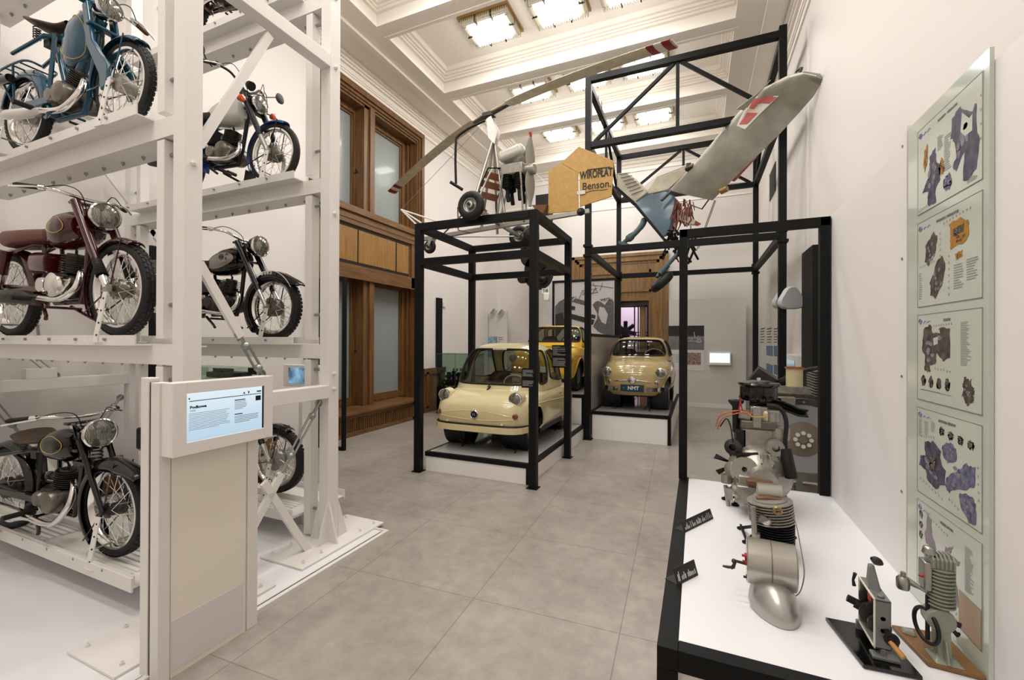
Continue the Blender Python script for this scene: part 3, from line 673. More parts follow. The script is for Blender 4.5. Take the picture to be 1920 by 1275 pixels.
def screen_mat(name, top, bot, s=1.):
    m = bpy.data.materials.new(name); m.use_nodes = True; nt = m.node_tree; b = nt.nodes['Principled BSDF']
    tc = nt.nodes.new('ShaderNodeTexCoord'); sp = nt.nodes.new('ShaderNodeSeparateXYZ'); nt.links.new(tc.outputs['Generated'], sp.inputs[0])
    r = nt.nodes.new('ShaderNodeValToRGB'); r.color_ramp.elements[0].color = (*rgb(bot), 1); r.color_ramp.elements[1].color = (*rgb(top), 1)
    nt.links.new(sp.outputs['Z'], r.inputs[0]); b.inputs['Base Color'].default_value = (.03, .03, .03, 1); b.inputs['Roughness'].default_value = .15
    nt.links.new(r.outputs[0], b.inputs['Emission Color']); b.inputs['Emission Strength'].default_value = s; MATS[name] = m; return m
screen_mat('screen_blue', '#e4f3fb', '#b7d6ea', .95)
dsp = part(lambda m: m.bx(SX-.02, SX-.010, 1.26, 1.655, 1.118, 1.348), 'display', M['screen_blue'], kk, smooth=False)
def KT(u, v): return frameT((SX-.009, 1.26+u*.395, 1.348-v*.23), (0, 1, 0), (0, 0, 1))
text('heading', 'Podkowa', .0175, M['ink'], kk, KT(.045, .30), .0004, 'LEFT', xs=1.15, bold=.0008)
text('year', '1939', .0125, M['ink_grey'], kk, KT(.045, .375), .0003, 'LEFT')
part(lambda m: m.bx(SX-.0095, SX-.0088, 1.275, 1.64, 1.307, 1.3105), 'rule', M['ink'], kk, smooth=False)
part(lambda m: m.bx(SX-.0095, SX-.0088, 1.646, 1.655, 1.118, 1.348), 'dark_edge', M['ink'], kk, smooth=False)
def lines(name, y0, y1, z0, z1, n, x=SX-.0095, parent=None, m=None, seed=1, h=.30, axis='y'):
    rnd = random.Random(seed); mb = MB(); dz = (z0-z1)/n
    for i in range(n):
        z = z0-i*dz; e = y1-(y1-y0)*rnd.random()*.12 if i < n-1 else y0+(y1-y0)*rnd.uniform(.3, .8)
        if axis == 'y': mb.bx(x, x+.0006, y0, e, z-dz*h, z)
        else: mb.bx(y0, e, x, x+.0006, z-dz*h, z)
    return mb.build(name, m or M['ink_grey'], parent, wl=True, smooth=False)
lines('text_block', 1.273, 1.47, 1.25, 1.165, 11, parent=kk, h=.22); lines('text_block', 1.493, 1.56, 1.28, 1.235, 6, parent=kk, seed=2); lines('text_block', 1.493, 1.63, 1.205, 1.165, 5, parent=kk, seed=3)
part(lambda m: m.bx(SX-.0095, SX-.0088, 1.493, 1.55, 1.285, 1.290), 'subheading', M['ink'], kk, smooth=False)
part(lambda m: m.bx(SX-.0095, SX-.0088, 1.493, 1.535, 1.212, 1.217), 'subheading', M['ink'], kk, smooth=False)
part(lambda m: m.bx(SX-.0095, SX-.0088, 1.608, 1.638, 1.272, 1.298), 'thumbnail', M['ink'], kk, smooth=False)
mb = MB(); mb.prism([(1.538, 1.316), (1.55, 1.316), (1.544, 1.328)], 'x', SX-.0095, SX-.0088); mb.bx(SX-.0095, SX-.0088, 1.565, 1.572, 1.316, 1.328); mb.bx(SX-.0095, SX-.0088, 1.615, 1.64, 1.318, 1.325); mb.bx(SX-.0095, SX-.0088, 1.272, 1.278, 1.318, 1.325)
mb.build('menu_marks', M['ink'], kk, wl=True, smooth=False)
# ================================================================ MOTORCYCLES
# each is built facing +x, ground contact of the front wheel at the origin, then scaled and set on its tray
def V3(x, y, z): return Vector((x, y, z))
def wheel(root, name, x, R, tw, rim='chrome', hub=.06, hubw=.11, hubm='engine_alloy', spokes=36, knobs=True, drum=None):
    """rim is the part, with tyre, spokes and hub below it"""
    c = V3(x, 0, R); Rr = R-tw*.92
    mb = MB(); w = tw*.42
    mb.lathe([(Rr-.006, -w), (Rr+.010, -w), (Rr+.012, -w*.82), (Rr-.012, -w*.5), (Rr-.018, 0), (Rr-.012, w*.5), (Rr+.012, w*.82), (Rr+.010, w), (Rr-.006, w), (Rr-.022, w*.5), (Rr-.028, 0), (Rr-.022, -w*.5), (Rr-.006, -w)], c, (0, 1, 0), 48)
    rimo = mb.build(name, M[rim], root)
    mb = MB(); mb.torus(c, R-tw*.5, tw*.5, (0, 1, 0), 56, 14, sr=tw*.52)
    if knobs:
        N = 52
        for i in range(N):
            a = 2*PI*i/N
            for (off, wd) in ((-.30, .2), (0, .24), (.30, .2)):
                a2 = a+(PI/N if off == 0 else 0)
                rr = R-.002-(abs(off)*tw)**2*4.0
                p = c+V3(math.cos(a2)*rr, off*tw, math.sin(a2)*rr)
                mb.box(p, (tw*.10, wd*tw, 2*PI*R/N*.72), ry=-a2)
    mb.build('tyre', M['rubber'], rimo)
    mb = MB(); rnd = random.Random(3)
    for i in range(spokes):
        a = 2*PI*i/spokes; s = 1 if i % 2 else -1; b = a+(.55 if (i//2) % 2 else -.55)
        p = c+V3(math.cos(b)*hub*.95, s*hubw*.42, math.sin(b)*hub*.95); q = c+V3(math.cos(a)*(Rr-.02), s*.006, math.sin(a)*(Rr-.02))
        mb.tube([p, q], .0022, 4, cap=False)
    mb.build('spokes', M['chrome'], rimo)
    mb = MB(); h = hubw/2
    mb.lathe([(0, -h-.03), (.012, -h-.03), (.014, -h-.005), (hub*.5, -h), (hub, -h*.9), (hub*1.05, -h*.7), (hub*.8, -h*.5), (hub*.8, h*.5), (hub*1.05, h*.7), (hub, h*.9), (hub*.5, h), (.014, h+.005), (.012, h+.03), (0, h+.03)], c, (0, 1, 0), 28)
    if drum: mb.lathe([(drum*.55, -h*.9), (drum, -h*.75), (drum, -h*.1), (drum*.9, 0), (0, 0)], c, (0, 1, 0), 28)
    mb.build('hub', M[hubm], rimo)
    return rimo
def fender(root, name, x, R, m, a0, a1, w=.11, gap=.035, valance=0., flare=0., t=.003, sub=None):
    """curved mudguard from angle a0 to a1 (degrees, 0 = forward, 90 = up)"""
    c = V3(x, 0, R); mb = MB(); n = 28; K = 9
    def S(u, v):
        a = math.radians(a0+(a1-a0)*u); s = v*2-1
        fl = flare*max(0, 1-u*5)**2
        r = R+gap+fl-(abs(s)**3)*(.03+valance*min(1, u*6)*1.)
        yy = w/2*math.copysign(min(1, abs(s)*1.15), s) if valance else w/2*s
        return c+V3(math.cos(a)*r, yy, math.sin(a)*r)
    mb.grid(S, n, 12)
    o = mb.build(name, m, root, solid=t); return o
def blob(secs, n=20, pw=2.2, caps=True):
    """loft of super-ellipse sections: (x, halfwidth, zlow, zhigh [,power])"""
    mb = MB(); vs = []
    for sct in secs:
        x, hw, z0, z1 = sct[:4]; p = sct[4] if len(sct) > 4 else pw; zc = (z0+z1)/2; hz = (z1-z0)/2
        for k in range(n):
            a = 2*PI*k/n; ca, sa = math.cos(a), math.sin(a)
            vs.append((x, hw*math.copysign(abs(ca)**(2/p), ca), zc+hz*math.copysign(abs(sa)**(2/p), sa)))
    fs = [(i*n+k, i*n+(k+1) % n, (i+1)*n+(k+1) % n, (i+1)*n+k) for i in range(len(secs)-1) for k in range(n)]
    if caps: fs += [tuple(range(n-1, -1, -1)), tuple(range((len(secs)-1)*n, len(secs)*n))]
    mb.add(vs, fs); return mb
mat('engine_alloy', '#7a756c', .3, metal=.85, noise=.2, nscale=14); mat('engine_dark', '#4a4640', .4, metal=.8, noise=.3, nscale=18)
def engine(root, x, z, s=1., cyl_ang=12, fins=8, cover='engine_alloy', side=-1, dark=True):
    """two-stroke single: crankcase, side cover, finned cylinder and head"""
    mb = blob([(x-.20*s, .06*s, z-.05*s, z+.06*s, 3), (x-.17*s, .085*s, z-.085*s, z+.085*s, 3), (x-.02*s, .095*s, z-.10*s, z+.09*s, 3), (x+.09*s, .09*s, z-.09*s, z+.07*s, 3), (x+.125*s, .05*s, z-.05*s, z+.03*s, 3)], 20)
    e = mb.build('engine', M['engine_dark'], root)
    for sd in (-1, 1):
        mb = MB(); mb.lathe([(0, .155*s), (.05*s, .15*s), (.085*s, .13*s), (.095*s, .10*s), (.095*s, .06*s)], (x+.03*s, 0, z-.005), (0, sd, 0), 24)
        if sd == side: mb.lathe([(0, .13*s), (.05*s, .128*s), (.062*s, .11*s), (.062*s, .06*s)], (x-.12*s, 0, z), (0, sd, 0), 20)
        mb.build('side_cover', M[cover], e)
    a = math.radians(cyl_ang); d = V3(math.sin(a), 0, math.cos(a)); b = V3(x+.02*s, 0, z+.08*s); mb = MB(); pr = [(.04*s, 0)]
    for i in range(fins):
        h = .02*s+i*.0165*s; r = (.082 if i < fins-3 else .078)*s; pr += [(.05*s, h), (r, h+.001), (r, h+.005*s), (.05*s, h+.006*s)]
    pr += [(.05*s, h+.012*s), (.045*s, h+.02*s), (0, h+.022*s)]
    mb.lathe(pr, b, d, 20); top = b+d*(h+.02*s)
    mb.build('cylinder', M['engine_dark'], e)
    mb = MB(); mb.tube([top, top+d*.03*s], .009, 8); mb.tube([top+d*.02*s, top+d*.045*s+V3(-.02, 0, 0), top+V3(-.09*s, 0, .06*s)], .007, 6); mb.build('spark_plug', M['black'], e)
    mb = MB(); c = b+d*.07*s+V3(-.1*s, 0, 0); mb.cyl(c, c+V3(-.09*s, 0, .0), .022*s, 12); mb.cyl(c+V3(-.04*s, 0, -.05*s), c+V3(-.04*s, 0, .04*s), .02*s, 12); mb.cyl(c+V3(-.09*s, 0, 0), c+V3(-.14*s, 0, 0), .035*s, 14); mb.build('carburettor', M['engine_alloy'], e)
    return e, b+d*.05*s
def bars_(root, x, z, width=.33, rise=.06, back=.14, m='chrome', grip='rubber', levers=True, drop=0.):
    pts = [(x, 0, z)]
    for sgn in (1,):
        pass
    def half(s): return [V3(x+.0, s*.03, z), V3(x-.005, s*.1, z+rise*.35), V3(x-.03, s*.17, z+rise*.8), V3(x-back*.55, s*width*.75, z+rise-drop*.5), V3(x-back, s*width, z+rise-drop)]
    mb = MB(); L = [p for p in reversed(bez(half(-1), 5))]+bez(half(1), 5)
    mb.tube(L, .0115, 10); hb = mb.build('handlebar', M[m], root)
    for s in (-1, 1):
        P = half(s); mb = MB(); d = (P[4]-P[3]).normalized(); mb.tube([P[4]-d*.1, P[4]-d*.005, P[4]+d*.012], [.0165, .0175, .012], 12)
        mb.build('grip', M[grip], hb)
        if levers:
            mb = MB(); q = P[4]-d*.12; mb.cyl(q-d*.02, q+d*.01, .02, 10); mb.tube([q, q+V3(.04, 0, -.005), q+V3(.05, 0, -.008)+d*.06, q+V3(.035, 0, -.02)+d*.17], [.008, .007, .006, .007], 8)
            mb.build('lever', M['chrome'], hb)
            mb = MB(); mb.tube(bez([q+V3(.03, 0, 0), q+V3(.1, -s*.08, .03), V3(x+.07, s*.08, z+.02), V3(x+.04, s*.03, z-.12), V3(x+.0, s*.03, z-.3)], 6), .0035, 6); mb.build('cable', M['black'], hb)
    return hb
def headlamp(root, x, z, r=.085, shell='chrome', depth=.14, rimm='chrome', tilt=0.):
    ax = V3(math.cos(tilt), 0, math.sin(tilt)); c = V3(x, 0, z)
    mb = MB(); mb.lathe([(0, -depth), (r*.35, -depth*.96), (r*.7, -depth*.75), (r*.92, -depth*.4), (r*.98, 0)], c, ax, 28); o = mb.build('headlamp', M[shell], root)
    mb = MB(); mb.lathe([(r*.96, -.012), (r*1.06, -.008), (r*1.08, .006), (r*.98, .014), (r*.93, .008)], c, ax, 32); mb.build('bezel', M[rimm], o)
    mb = MB(); mb.lathe([(r*.95, .006), (r*.7, .018), (r*.4, .026), (0, .029)], c, ax, 28); mb.build('lens', M['lens'], o)
    return o
def lensmat():
    m = bpy.data.materials.new('lens'); m.use_nodes = True; nt = m.node_tree; b = nt.nodes['Principled BSDF']
    tc = nt.nodes.new('ShaderNodeTexCoord'); wv = nt.nodes.new('ShaderNodeTexWave'); wv.bands_direction = 'Y'; wv.inputs['Scale'].default_value = 45
    wv.inputs['Distortion'].default_value = 9; nt.links.new(tc.outputs['Object'], wv.inputs['Vector'])
    r = nt.nodes.new('ShaderNodeValToRGB'); r.color_ramp.elements[0].color = (.04, .04, .035, 1); r.color_ramp.elements[1].color = (.42, .42, .38, 1)
    nt.links.new(wv.outputs['Fac'], r.inputs[0]); nt.links.new(r.outputs[0], b.inputs['Base Color']); b.inputs['Roughness'].default_value = .12; b.inputs['Metallic'].default_value = .75; b.inputs['Coat Weight'].default_value = .35
    MATS['lens'] = m
lensmat()
mat('red_paint', '#3c0c0d', .14, coat=.4); mat('teal_paint', '#0f4459', .16, coat=.4); mat('blue_paint', '#123f92', .18, coat=.5); mat('white_paint', '#c9c6bd', .2, coat=.9)
mat('silver_paint', '#8f8e89', .3, metal=.4, coat=.6); mat('seat_brown', '#5d2f24', .45, bump=.1); mat('seat_dark', '#3a2c20', .5); mat('amber', '#d9521c', .2, coat=.8); mat('amber_dark', '#7c3d1a', .2, coat=.8)
mat('gold_line', '#b69a55', .4); mat('maroon_brown', '#3b1d1a', .18, coat=1.); mat('canvas', '#6e6a58', .8); mat('cable_housing', '#2b2a28', .5)
def frame_tubes(root, m, WB, head, seat, eng_x, eng_z, r=.016, y=.0):
    mb = MB(); hd = V3(*head)
    mb.tube([hd, V3(head[0]+.04, 0, head[2]-.16)], .028, 12)
    mb.tube([hd+V3(.01, 0, -.03), V3(head[0]-.45, 0, seat[1]-.05)], r*1.2, 10)
    mb.tube([V3(head[0]+.03, 0, head[2]-.15), V3(eng_x+.17, 0, eng_z+.02), V3(eng_x+.12, 0, eng_z-.12), V3(eng_x-.2, 0, eng_z-.12)], r*1.2, 10)
    for s in (-1, 1):
        mb.tube([V3(head[0]-.40, 0, seat[1]-.06), V3(seat[0], s*.06, seat[1]-.05), V3(-WB-.02, s*.085, seat[1]-.12)], r*.8, 8)
        mb.tube([V3(eng_x-.18, s*.06, eng_z-.02), V3(-WB, s*.07, eng_z+.02)], r, 8)
        mb.tube([V3(seat[0]+.1, s*.05, seat[1]-.06), V3(eng_x-.2, s*.06, eng_z-.05)], r*.9, 8)
    return mb.build('frame', m, root)
def exhaust(root, x, z, WB, side=-1, m='chrome', r=.02, sr=.045, z2=None, start=None, tail=-.2, silencer='chrome'):
    z2 = z-.09 if z2 is None else z2
    P = bez([start or V3(x+.1, 0, z+.12), V3(x+.17, side*.03, z+.08), V3(x+.19, side*.07, z-.03), V3(x+.08, side*.11, z2-.02), V3(x-.15, side*.125, z2)], 6)
    mb = MB(); mb.tube(P, r, 12); e = mb.build('exhaust', M[m], root)
    x0 = x-.15; x1 = -WB+tail
    mb = MB(); mb.tube([V3(x0+.03, side*.125, z2), V3(x0-.06, side*.128, z2), V3(x0-.12, side*.13, z2+.004), V3(x1+.12, side*.135, z2+.03), V3(x1+.02, side*.135, z2+.033), V3(x1, side*.135, z2+.034)], [r, r*1.2, sr, sr, sr*.5, sr*.3], 16); mb.build('silencer', M[silencer], e)
    return e
def motorcycle(name, label, d):
    root = thing(name, label, d.get('cat', 'motorcycle'), (0, 0, 0), group=None)
    R, tw, WB = d.get('R', .325), d.get('tw', .075), d.get('WB', 1.28); P = M[d['paint']]; P2 = M[d.get('paint2', d['paint'])]
    wheel(root, 'front_wheel', 0, R, tw, hub=d.get('hub', .06), drum=d.get('drum'), hubm=d.get('hubm', 'engine_alloy'), knobs=d.get('knobs', True))
    wheel(root, 'rear_wheel', -WB, R, tw, hub=.075, drum=.08, hubm=d.get('hubm', 'engine_alloy'), knobs=d.get('knobs', True))
    top = V3(*d.get('head', (-.36, 0, .93))); ax = (top-V3(0, 0, R)).normalized(); perp = V3(-ax.z, 0, ax.x)
    k = d.get('fork', 'tele')
    if k == 'tele':
        for s in (-1, 1):
            y = s*.085; a = V3(.0, y, R); t0 = V3(top.x+.0, y, top.z); o = perp*-.03
            mb = MB(); mb.tube([a+ax*.0, a+ax*.2], [.022, .024], 12); leg = mb.build('fork_leg', M[d.get('forklow', 'chrome')], root)
            mb = MB(); mb.tube([a+ax*.18, t0+V3(0, 0, .02)], [.027, .03], 14); mb.build('fork_shroud', M[d.get('forkup', d['paint'])], leg)
            if d.get('boot'):
                mb = MB(); pr = []
                for i in range(9): pr += [(.036-.001*i, .10+i*.016), (.028, .108+i*.016)]
                mb.lathe(pr, a, ax, 16); mb.build('rubber_boot', M['rubber'], leg)
            mb = MB(); mb.box(a+ax*.0, (.05, .03, .05)); mb.build('axle_clamp', M['alloy'], leg)
    elif k == 'girder':
        for s in (-1, 1):
            y = s*.075
            mb = MB(); mb.slab([V3(-.0, y, R+.02), V3(.02, y, R-.02), V3(top.x+.09, y, top.z-.16), V3(top.x+.06, y, top.z-.02), V3(top.x+.02, y, top.z)], .022, (0, 1, 0)); mb.tube([V3(.01, y, R), V3(top.x+.075, y, top.z-.1)], .017, 10)
            mb.build('fork_blade', P, root, bevel=.006)
        mb = MB(); pts = [V3(top.x+.13, 0, top.z-.25)+V3(math.cos(a)*.028, math.sin(a)*.028, .17*a/(2*PI*7)) for a in [2*PI*7*i/90 for i in range(91)]]
        mb.tube(pts, .006, 6); mb.build('fork_spring', M['dark_steel'], root)
        mb = MB()
        for z in (top.z-.03, top.z-.26): mb.beam((top.x, 0, z), (top.x+.15, 0, z), .15, .02)
        mb.build('fork_link', P, root)
    elif k == 'link':
        for s in (-1, 1):
            y = s*.075; mb = MB()
            mb.slab([V3(top.x-.02, y, top.z-.02), V3(top.x+.035, y, top.z+.0), V3(top.x+.10, y, R+.30), V3(-.015, y, R+.10), V3(-.03, y, R-.04), V3(-.10, y, R-.06), V3(-.12, y, R+.05), V3(top.x+.03, y, R+.28)], .028, (0, 1, 0)); lg = mb.build('fork_leg', P, root, bevel=.01)
            mb = MB(); mb.beam((-.09, y*1.05, R-.02), (.01, y*1.05, R), .014, .03); mb.build('swing_link', M['chrome'], lg)
    for (xa, za, wa) in ((top.x-.01, top.z+.01, .11), (top.x+.07, top.z-.17, .10)): mb = MB(); mb.beam((xa, -wa, za), (xa, wa, za), .055, .02, (0, 0, 1)); mb.build('fork_yoke', P if not d.get('yoke') else M[d['yoke']], root, bevel=.006)
    if d.get('ff', True):
        a0, a1 = d.get('ffa', (38, 205)); fo = fender(root, 'front_mudguard', 0, R, M[d.get('fpaint', d['paint'])], a0, a1, d.get('fw', .11), .03, d.get('fval', 0.), d.get('fflare', 0.))
        mb = MB()
        for s in (-1, 1): mb.tube([V3(0, s*.07, R), V3(math.cos(math.radians(75))*(R+.02), s*.055, R+math.sin(math.radians(75))*(R+.02))], .005, 6); mb.tube([V3(0, s*.07, R), V3(math.cos(math.radians(a1-8))*(R+.02), s*.055, R+math.sin(math.radians(a1-8))*(R+.02))], .005, 6)
        mb.build('mudguard_stay', M[d['paint']], fo)
        if d.get('flap'): a = math.radians(a1); mb = MB(); mb.slab([V3(math.cos(a)*(R+.03), s_*.06, R+math.sin(a)*(R+.03)) for s_ in (-1, 1)]+[V3(math.cos(a)*(R+.03)-.02, s_*.065, R+math.sin(a)*(R+.03)-.12) for s_ in (1, -1)], .006); mb.build('mud_flap', M['rubber'], fo, smooth=False)
        d['_ff'] = fo
    rfo = fender(root, 'rear_mudguard', -WB, R, M[d.get('rpaint', d['paint'])], -15 if not d.get('short') else 20, 165, d.get('fw', .12), .04, d.get('rval', 0.))
    sh = d.get('seath', .74); sx = d.get('seatx', -.92)
    frame_tubes(root, M[d.get('frame', d['paint'])], WB, (top.x-.03, 0, top.z-.02), (sx, sh), d.get('ex', -.58), d.get('ez', .37))
    e, port = engine(root, d.get('ex', -.58), d.get('ez', .37), d.get('es', 1.), cover=d.get('cover', 'engine_alloy'), cyl_ang=d.get('ca', 12))
    exhaust(root, d.get('ex', -.58), d.get('ez', .37), WB, m=d.get('exm', 'chrome'), silencer=d.get('sil', 'chrome'), sr=d.get('sr', .042), tail=d.get('tail', -.2), z2=d.get('exz'))
    # swing arm and dampers
    mb = MB()
    for s in (-1, 1): mb.beam((-WB+.48, s*.075, d.get('ez', .37)-.02), (-WB, s*.085, R), .022, .045)
    mb.build('swing_arm', M[d.get('frame', d['paint'])], root)
    if d.get('damper', True):
        for s in (-1, 1):
            mb = MB(); mb.tube([(-WB+.02, s*.105, R+.02), (-WB+.06, s*.105, R+.15)], .026, 14); dm = mb.build('rear_damper', M['chrome'], root)
            mb = MB(); mb.tube([(-WB+.06, s*.105, R+.15), (-WB+.11, s*.1, R+.33)], .034, 14); mb.build('damper_shroud', M[d['paint']], dm)
    # tank
    tk = blob(d['tank'], 24, d.get('tp', 2.3)).build('fuel_tank', M[d.get('tankp', d['paint'])], root)
    mb = MB(); tt = d['tank'][len(d['tank'])//2]; tx = d.get('capx', -.46); mb.cyl((tx, 0, max(t[3] for t in d['tank'])-.012), (tx, 0, max(t[3] for t in d['tank'])+.014), .03, 18); mb.build('filler_cap', M['chrome'], tk)
    if d.get('panel'):
        cfg = d['panel']
        for s in (-1, 1):
            mb = MB(); pts = cfg['poly']; C0 = sum(p[0] for p in pts)/len(pts), sum(p[1] for p in pts)/len(pts)
            hw = lambda x, z: tank_y(d['tank'], d.get('tp', 2.3), x, z)+.0025
            rings = [[(C0[0]+(p[0]-C0[0])*k_, C0[1]+(p[1]-C0[1])*k_) for p in pts] for k_ in (1., .75, .5, .25)]
            vs = [V3(x_, s*hw(x_, z_), z_) for r_ in rings for x_, z_ in r_]+[V3(C0[0], s*hw(*C0), C0[1])]; n_ = len(pts)
            fs = [(i*n_+j, i*n_+(j+1) % n_, (i+1)*n_+(j+1) % n_, (i+1)*n_+j) for i in range(3) for j in range(n_)]+[(3*n_+j, 3*n_+(j+1) % n_, 4*n_) for j in range(n_)]
            mb.add(vs, fs); mb.build('tank_panel', M[cfg['m']], tk)
            if cfg.get('line'): mb = MB(); mb.tube([V3(x_, s*(hw(x_, z_)+.001), z_) for x_, z_ in pts], .0028, 6, closed=True); mb.build('pinstripe', M[cfg['line']], tk)
    # seat
    sk = d.get('seat', 'bench')
    if sk == 'bench':
        x0 = d.get('seat0', -.68); x1 = d.get('seat1', -1.30)
        blob([(x0, .07, sh-.045, sh+.02, 3), (x0-.03, .11, sh-.05, sh+.05, 3.5), (lerp(x0, x1, .45), .135, sh-.05, sh+.062, 3.5), (x1+.08, .13, sh-.05, sh+.075, 3.5), (x1+.02, .11, sh-.05, sh+.065, 3.5), (x1, .08, sh-.03, sh+.04, 3)], 20).build('seat', M[d.get('seatm', 'seat_brown')], root)
    else:
        mb = MB()
        def S(u, v):
            a = 2*PI*v; t = u; w = smoothi([(0, .135), (.35, .13), (.7, .05), (1, .028)], t); x = sx-.13+t*.29
            return V3(x-.02*math.cos(a)*(1-t), w*math.cos(a) if True else 0, sh+.03+.035*math.sin(a)*(1 if math.sin(a) > 0 else .6)*(1-.35*t)-.03*math.sin(PI*t)*.6+.03*(1-t)**3)
        mb.grid(S, 12, 18, wu=False); mb.add([S(0, 0)], []); so = mb.build('saddle', M[d.get('seatm', 'seat_dark')], root)
        mb = MB()
        for s in (-1, 1):
            pts = [V3(sx-.08, s*.07, sh-.07)+V3(math.cos(a)*.02, math.sin(a)*.02, .085*a/(2*PI*5)) for a in [2*PI*5*i/50 for i in range(51)]]; mb.tube(pts, .004, 5)
        mb.box((sx-.0, 0, sh-.05), (.16, .07, .03)); mb.box((sx-.02, 0, sh-.09), (.07, .09, .05)); mb.tube([(sx, 0, sh-.02), (sx+.03, 0, sh-.22)], .016, 8); mb.build('saddle_spring', M['dark_steel'], so)
    bars_(root, top.x-.02, top.z+.05, d.get('bw', .33), d.get('rise', .07), d.get('bback', .16), m=d.get('barm', 'chrome'), grip=d.get('grip', 'rubber'), drop=d.get('bdrop', 0.))
    hl = headlamp(root, top.x+d.get('hx', .16), top.z-d.get('hz', .08), d.get('hr', .085), d.get('hshell', d['paint']), tilt=0)
    mb = MB()
    for s in (-1, 1): mb.beam((top.x+.01, s*.07, top.z-.07), (top.x+d.get('hx', .16)-.04, s*d.get('hr', .085)*.98, top.z-d.get('hz', .08)), .006, .04)
    mb.build('lamp_bracket', M[d['paint']], hl)
    # footrest, stand, chain case
    ez = d.get('ez', .37); ex = d.get('ex', -.58)
    for s in (-1, 1): mb = MB(); mb.tube([(ex-.2, s*.06, ez-.1), (ex-.2, s*.22, ez-.1)], .010, 8); mb.cyl((ex-.2, s*.14, ez-.1), (ex-.2, s*.24, ez-.1), .018, 10); mb.build('footrest', M['rubber'], root)
    mb = MB()
    for s in (-1, 1): mb.tube([(ex-.18, s*.08, ez-.14), (ex-.02, s*.13, .14), (ex+.02, s*.15, .12)], .012, 8)
    mb.tube([(ex-.1, -.105, .21), (ex-.1, .105, .21)], .01, 8); mb.build('stand', M[d.get('frame', d['paint'])], root)
    if d.get('toolbox', True):
        mb = blob([(-.68, .02, ez+.1, ez+.22, 3), (-.70, .11, ez+.08, ez+.24, 3.5), (-.86, .12, ez+.08, ez+.26, 3.5), (-.93, .1, ez+.12, ez+.24, 3), (-.95, .03, ez+.16, ez+.2, 3)], 20); mb.build('toolbox', M[d['paint']], root)
    mb = MB(); mb.beam((ex-.2, .085, ez+.0), (-WB, .095, R+.0), .02, .09); mb.build('chain_case', M[d['paint']], root, bevel=.01)
    if d.get('tail_lamp', True): mb = MB(); a = math.radians(140); c = V3(-WB+math.cos(a)*(R+.05), 0, R+math.sin(a)*(R+.05)); mb.box(c+V3(-.03, 0, .01), (.06, .08, .05)); tl = mb.build('tail_lamp', M[d.get('tlm', 'black')], root, bevel=.008); mb = MB(); mb.box(c+V3(-.065, 0, .01), (.015, .075, .045)); mb.build('red_lens', M['red'], tl, bevel=.004)
    return root
def tank_y(secs, pw, x, z):
    xs = sorted(secs, key=lambda s: s[0])
    for a, b in zip(xs, xs[1:]):
        if a[0] <= x <= b[0]:
            t = (x-a[0])/(b[0]-a[0]); hw = lerp(a[1], b[1], t); z0 = lerp(a[2], b[2], t); z1 = lerp(a[3], b[3], t); break
    else: return .05
    v = min(.999, abs((z-(z0+z1)/2)/((z1-z0)/2))); return hw*(1-v**pw)**(1/pw)
def place(o, x, y, z, yaw=0., s=.9, cl=True):
    o.location = (x, y, z); o.rotation_euler = (0, 0, yaw); o.scale = (s, s, s)
def ellipse(cx, cz, rx, rz, n=20, a0=0, tilt=0.):
    return [(cx+rx*math.cos(2*PI*i/n)*math.cos(tilt)-rz*math.sin(2*PI*i/n)*math.sin(tilt), cz+rx*math.cos(2*PI*i/n)*math.sin(tilt)+rz*math.sin(2*PI*i/n)*math.cos(tilt)) for i in range(n)]
TEAR = [(-.36, .03, .76, .80), (-.38, .10, .70, .87), (-.45, .135, .66, .90), (-.55, .14, .64, .90), (-.66, .115, .64, .86), (-.74, .08, .66, .81), (-.78, .03, .70, .76)]
YN, YFR = math.radians(3.5), math.radians(6.)
red = motorcycle('motorcycle', 'dark red motorcycle with brown bench seat and round fuel tank on the middle rack level', dict(paint='red_paint', tank=TEAR, panel=dict(poly=ellipse(-.52, .79, .10, .06, tilt=-.25), m='red_paint', line='gold_line'), boot=True, ffa=(62, 215), forklow='chrome', WB=1.32, hr=.09, rise=.03, bw=.31, bback=.16, hx=.17, fval=.0, sil='dark_steel', sr=.05, drum=.07, hub=.055, cover='chrome', capx=-.42))
place(red, -3.30, 1.52, 1.62, YN, .9)
blk = motorcycle('motorcycle', 'black motorcycle with girder fork and sprung saddle at floor level of the rack', dict(paint='black_gloss', fork='girder', seat='saddle', tw=.068, R=.32, tank=[(-.36, .03, .70, .76), (-.38, .08, .64, .82), (-.46, .115, .60, .84), (-.6, .115, .60, .82), (-.72, .09, .62, .78), (-.78, .03, .66, .72)], panel=dict(poly=ellipse(-.52, .73, .11, .06), m='black_gloss', line='gold_line'), ffa=(38, 232), fval=.05, fflare=.06, fw=.12, damper=False, head=(-.33, 0, .88), hshell='chrome', hr=.095, hz=.06, rise=.02, bw=.30, bback=.20, bdrop=.02, WB=1.27, es=.9, ez=.33, sh=.68, seath=.70, seatx=-.86, seatm='seat_dark', toolbox=False, hubm='dark_steel', exz=.2, hub=.05))
place(blk, -3.36, 1.52, .245, YN, .92)
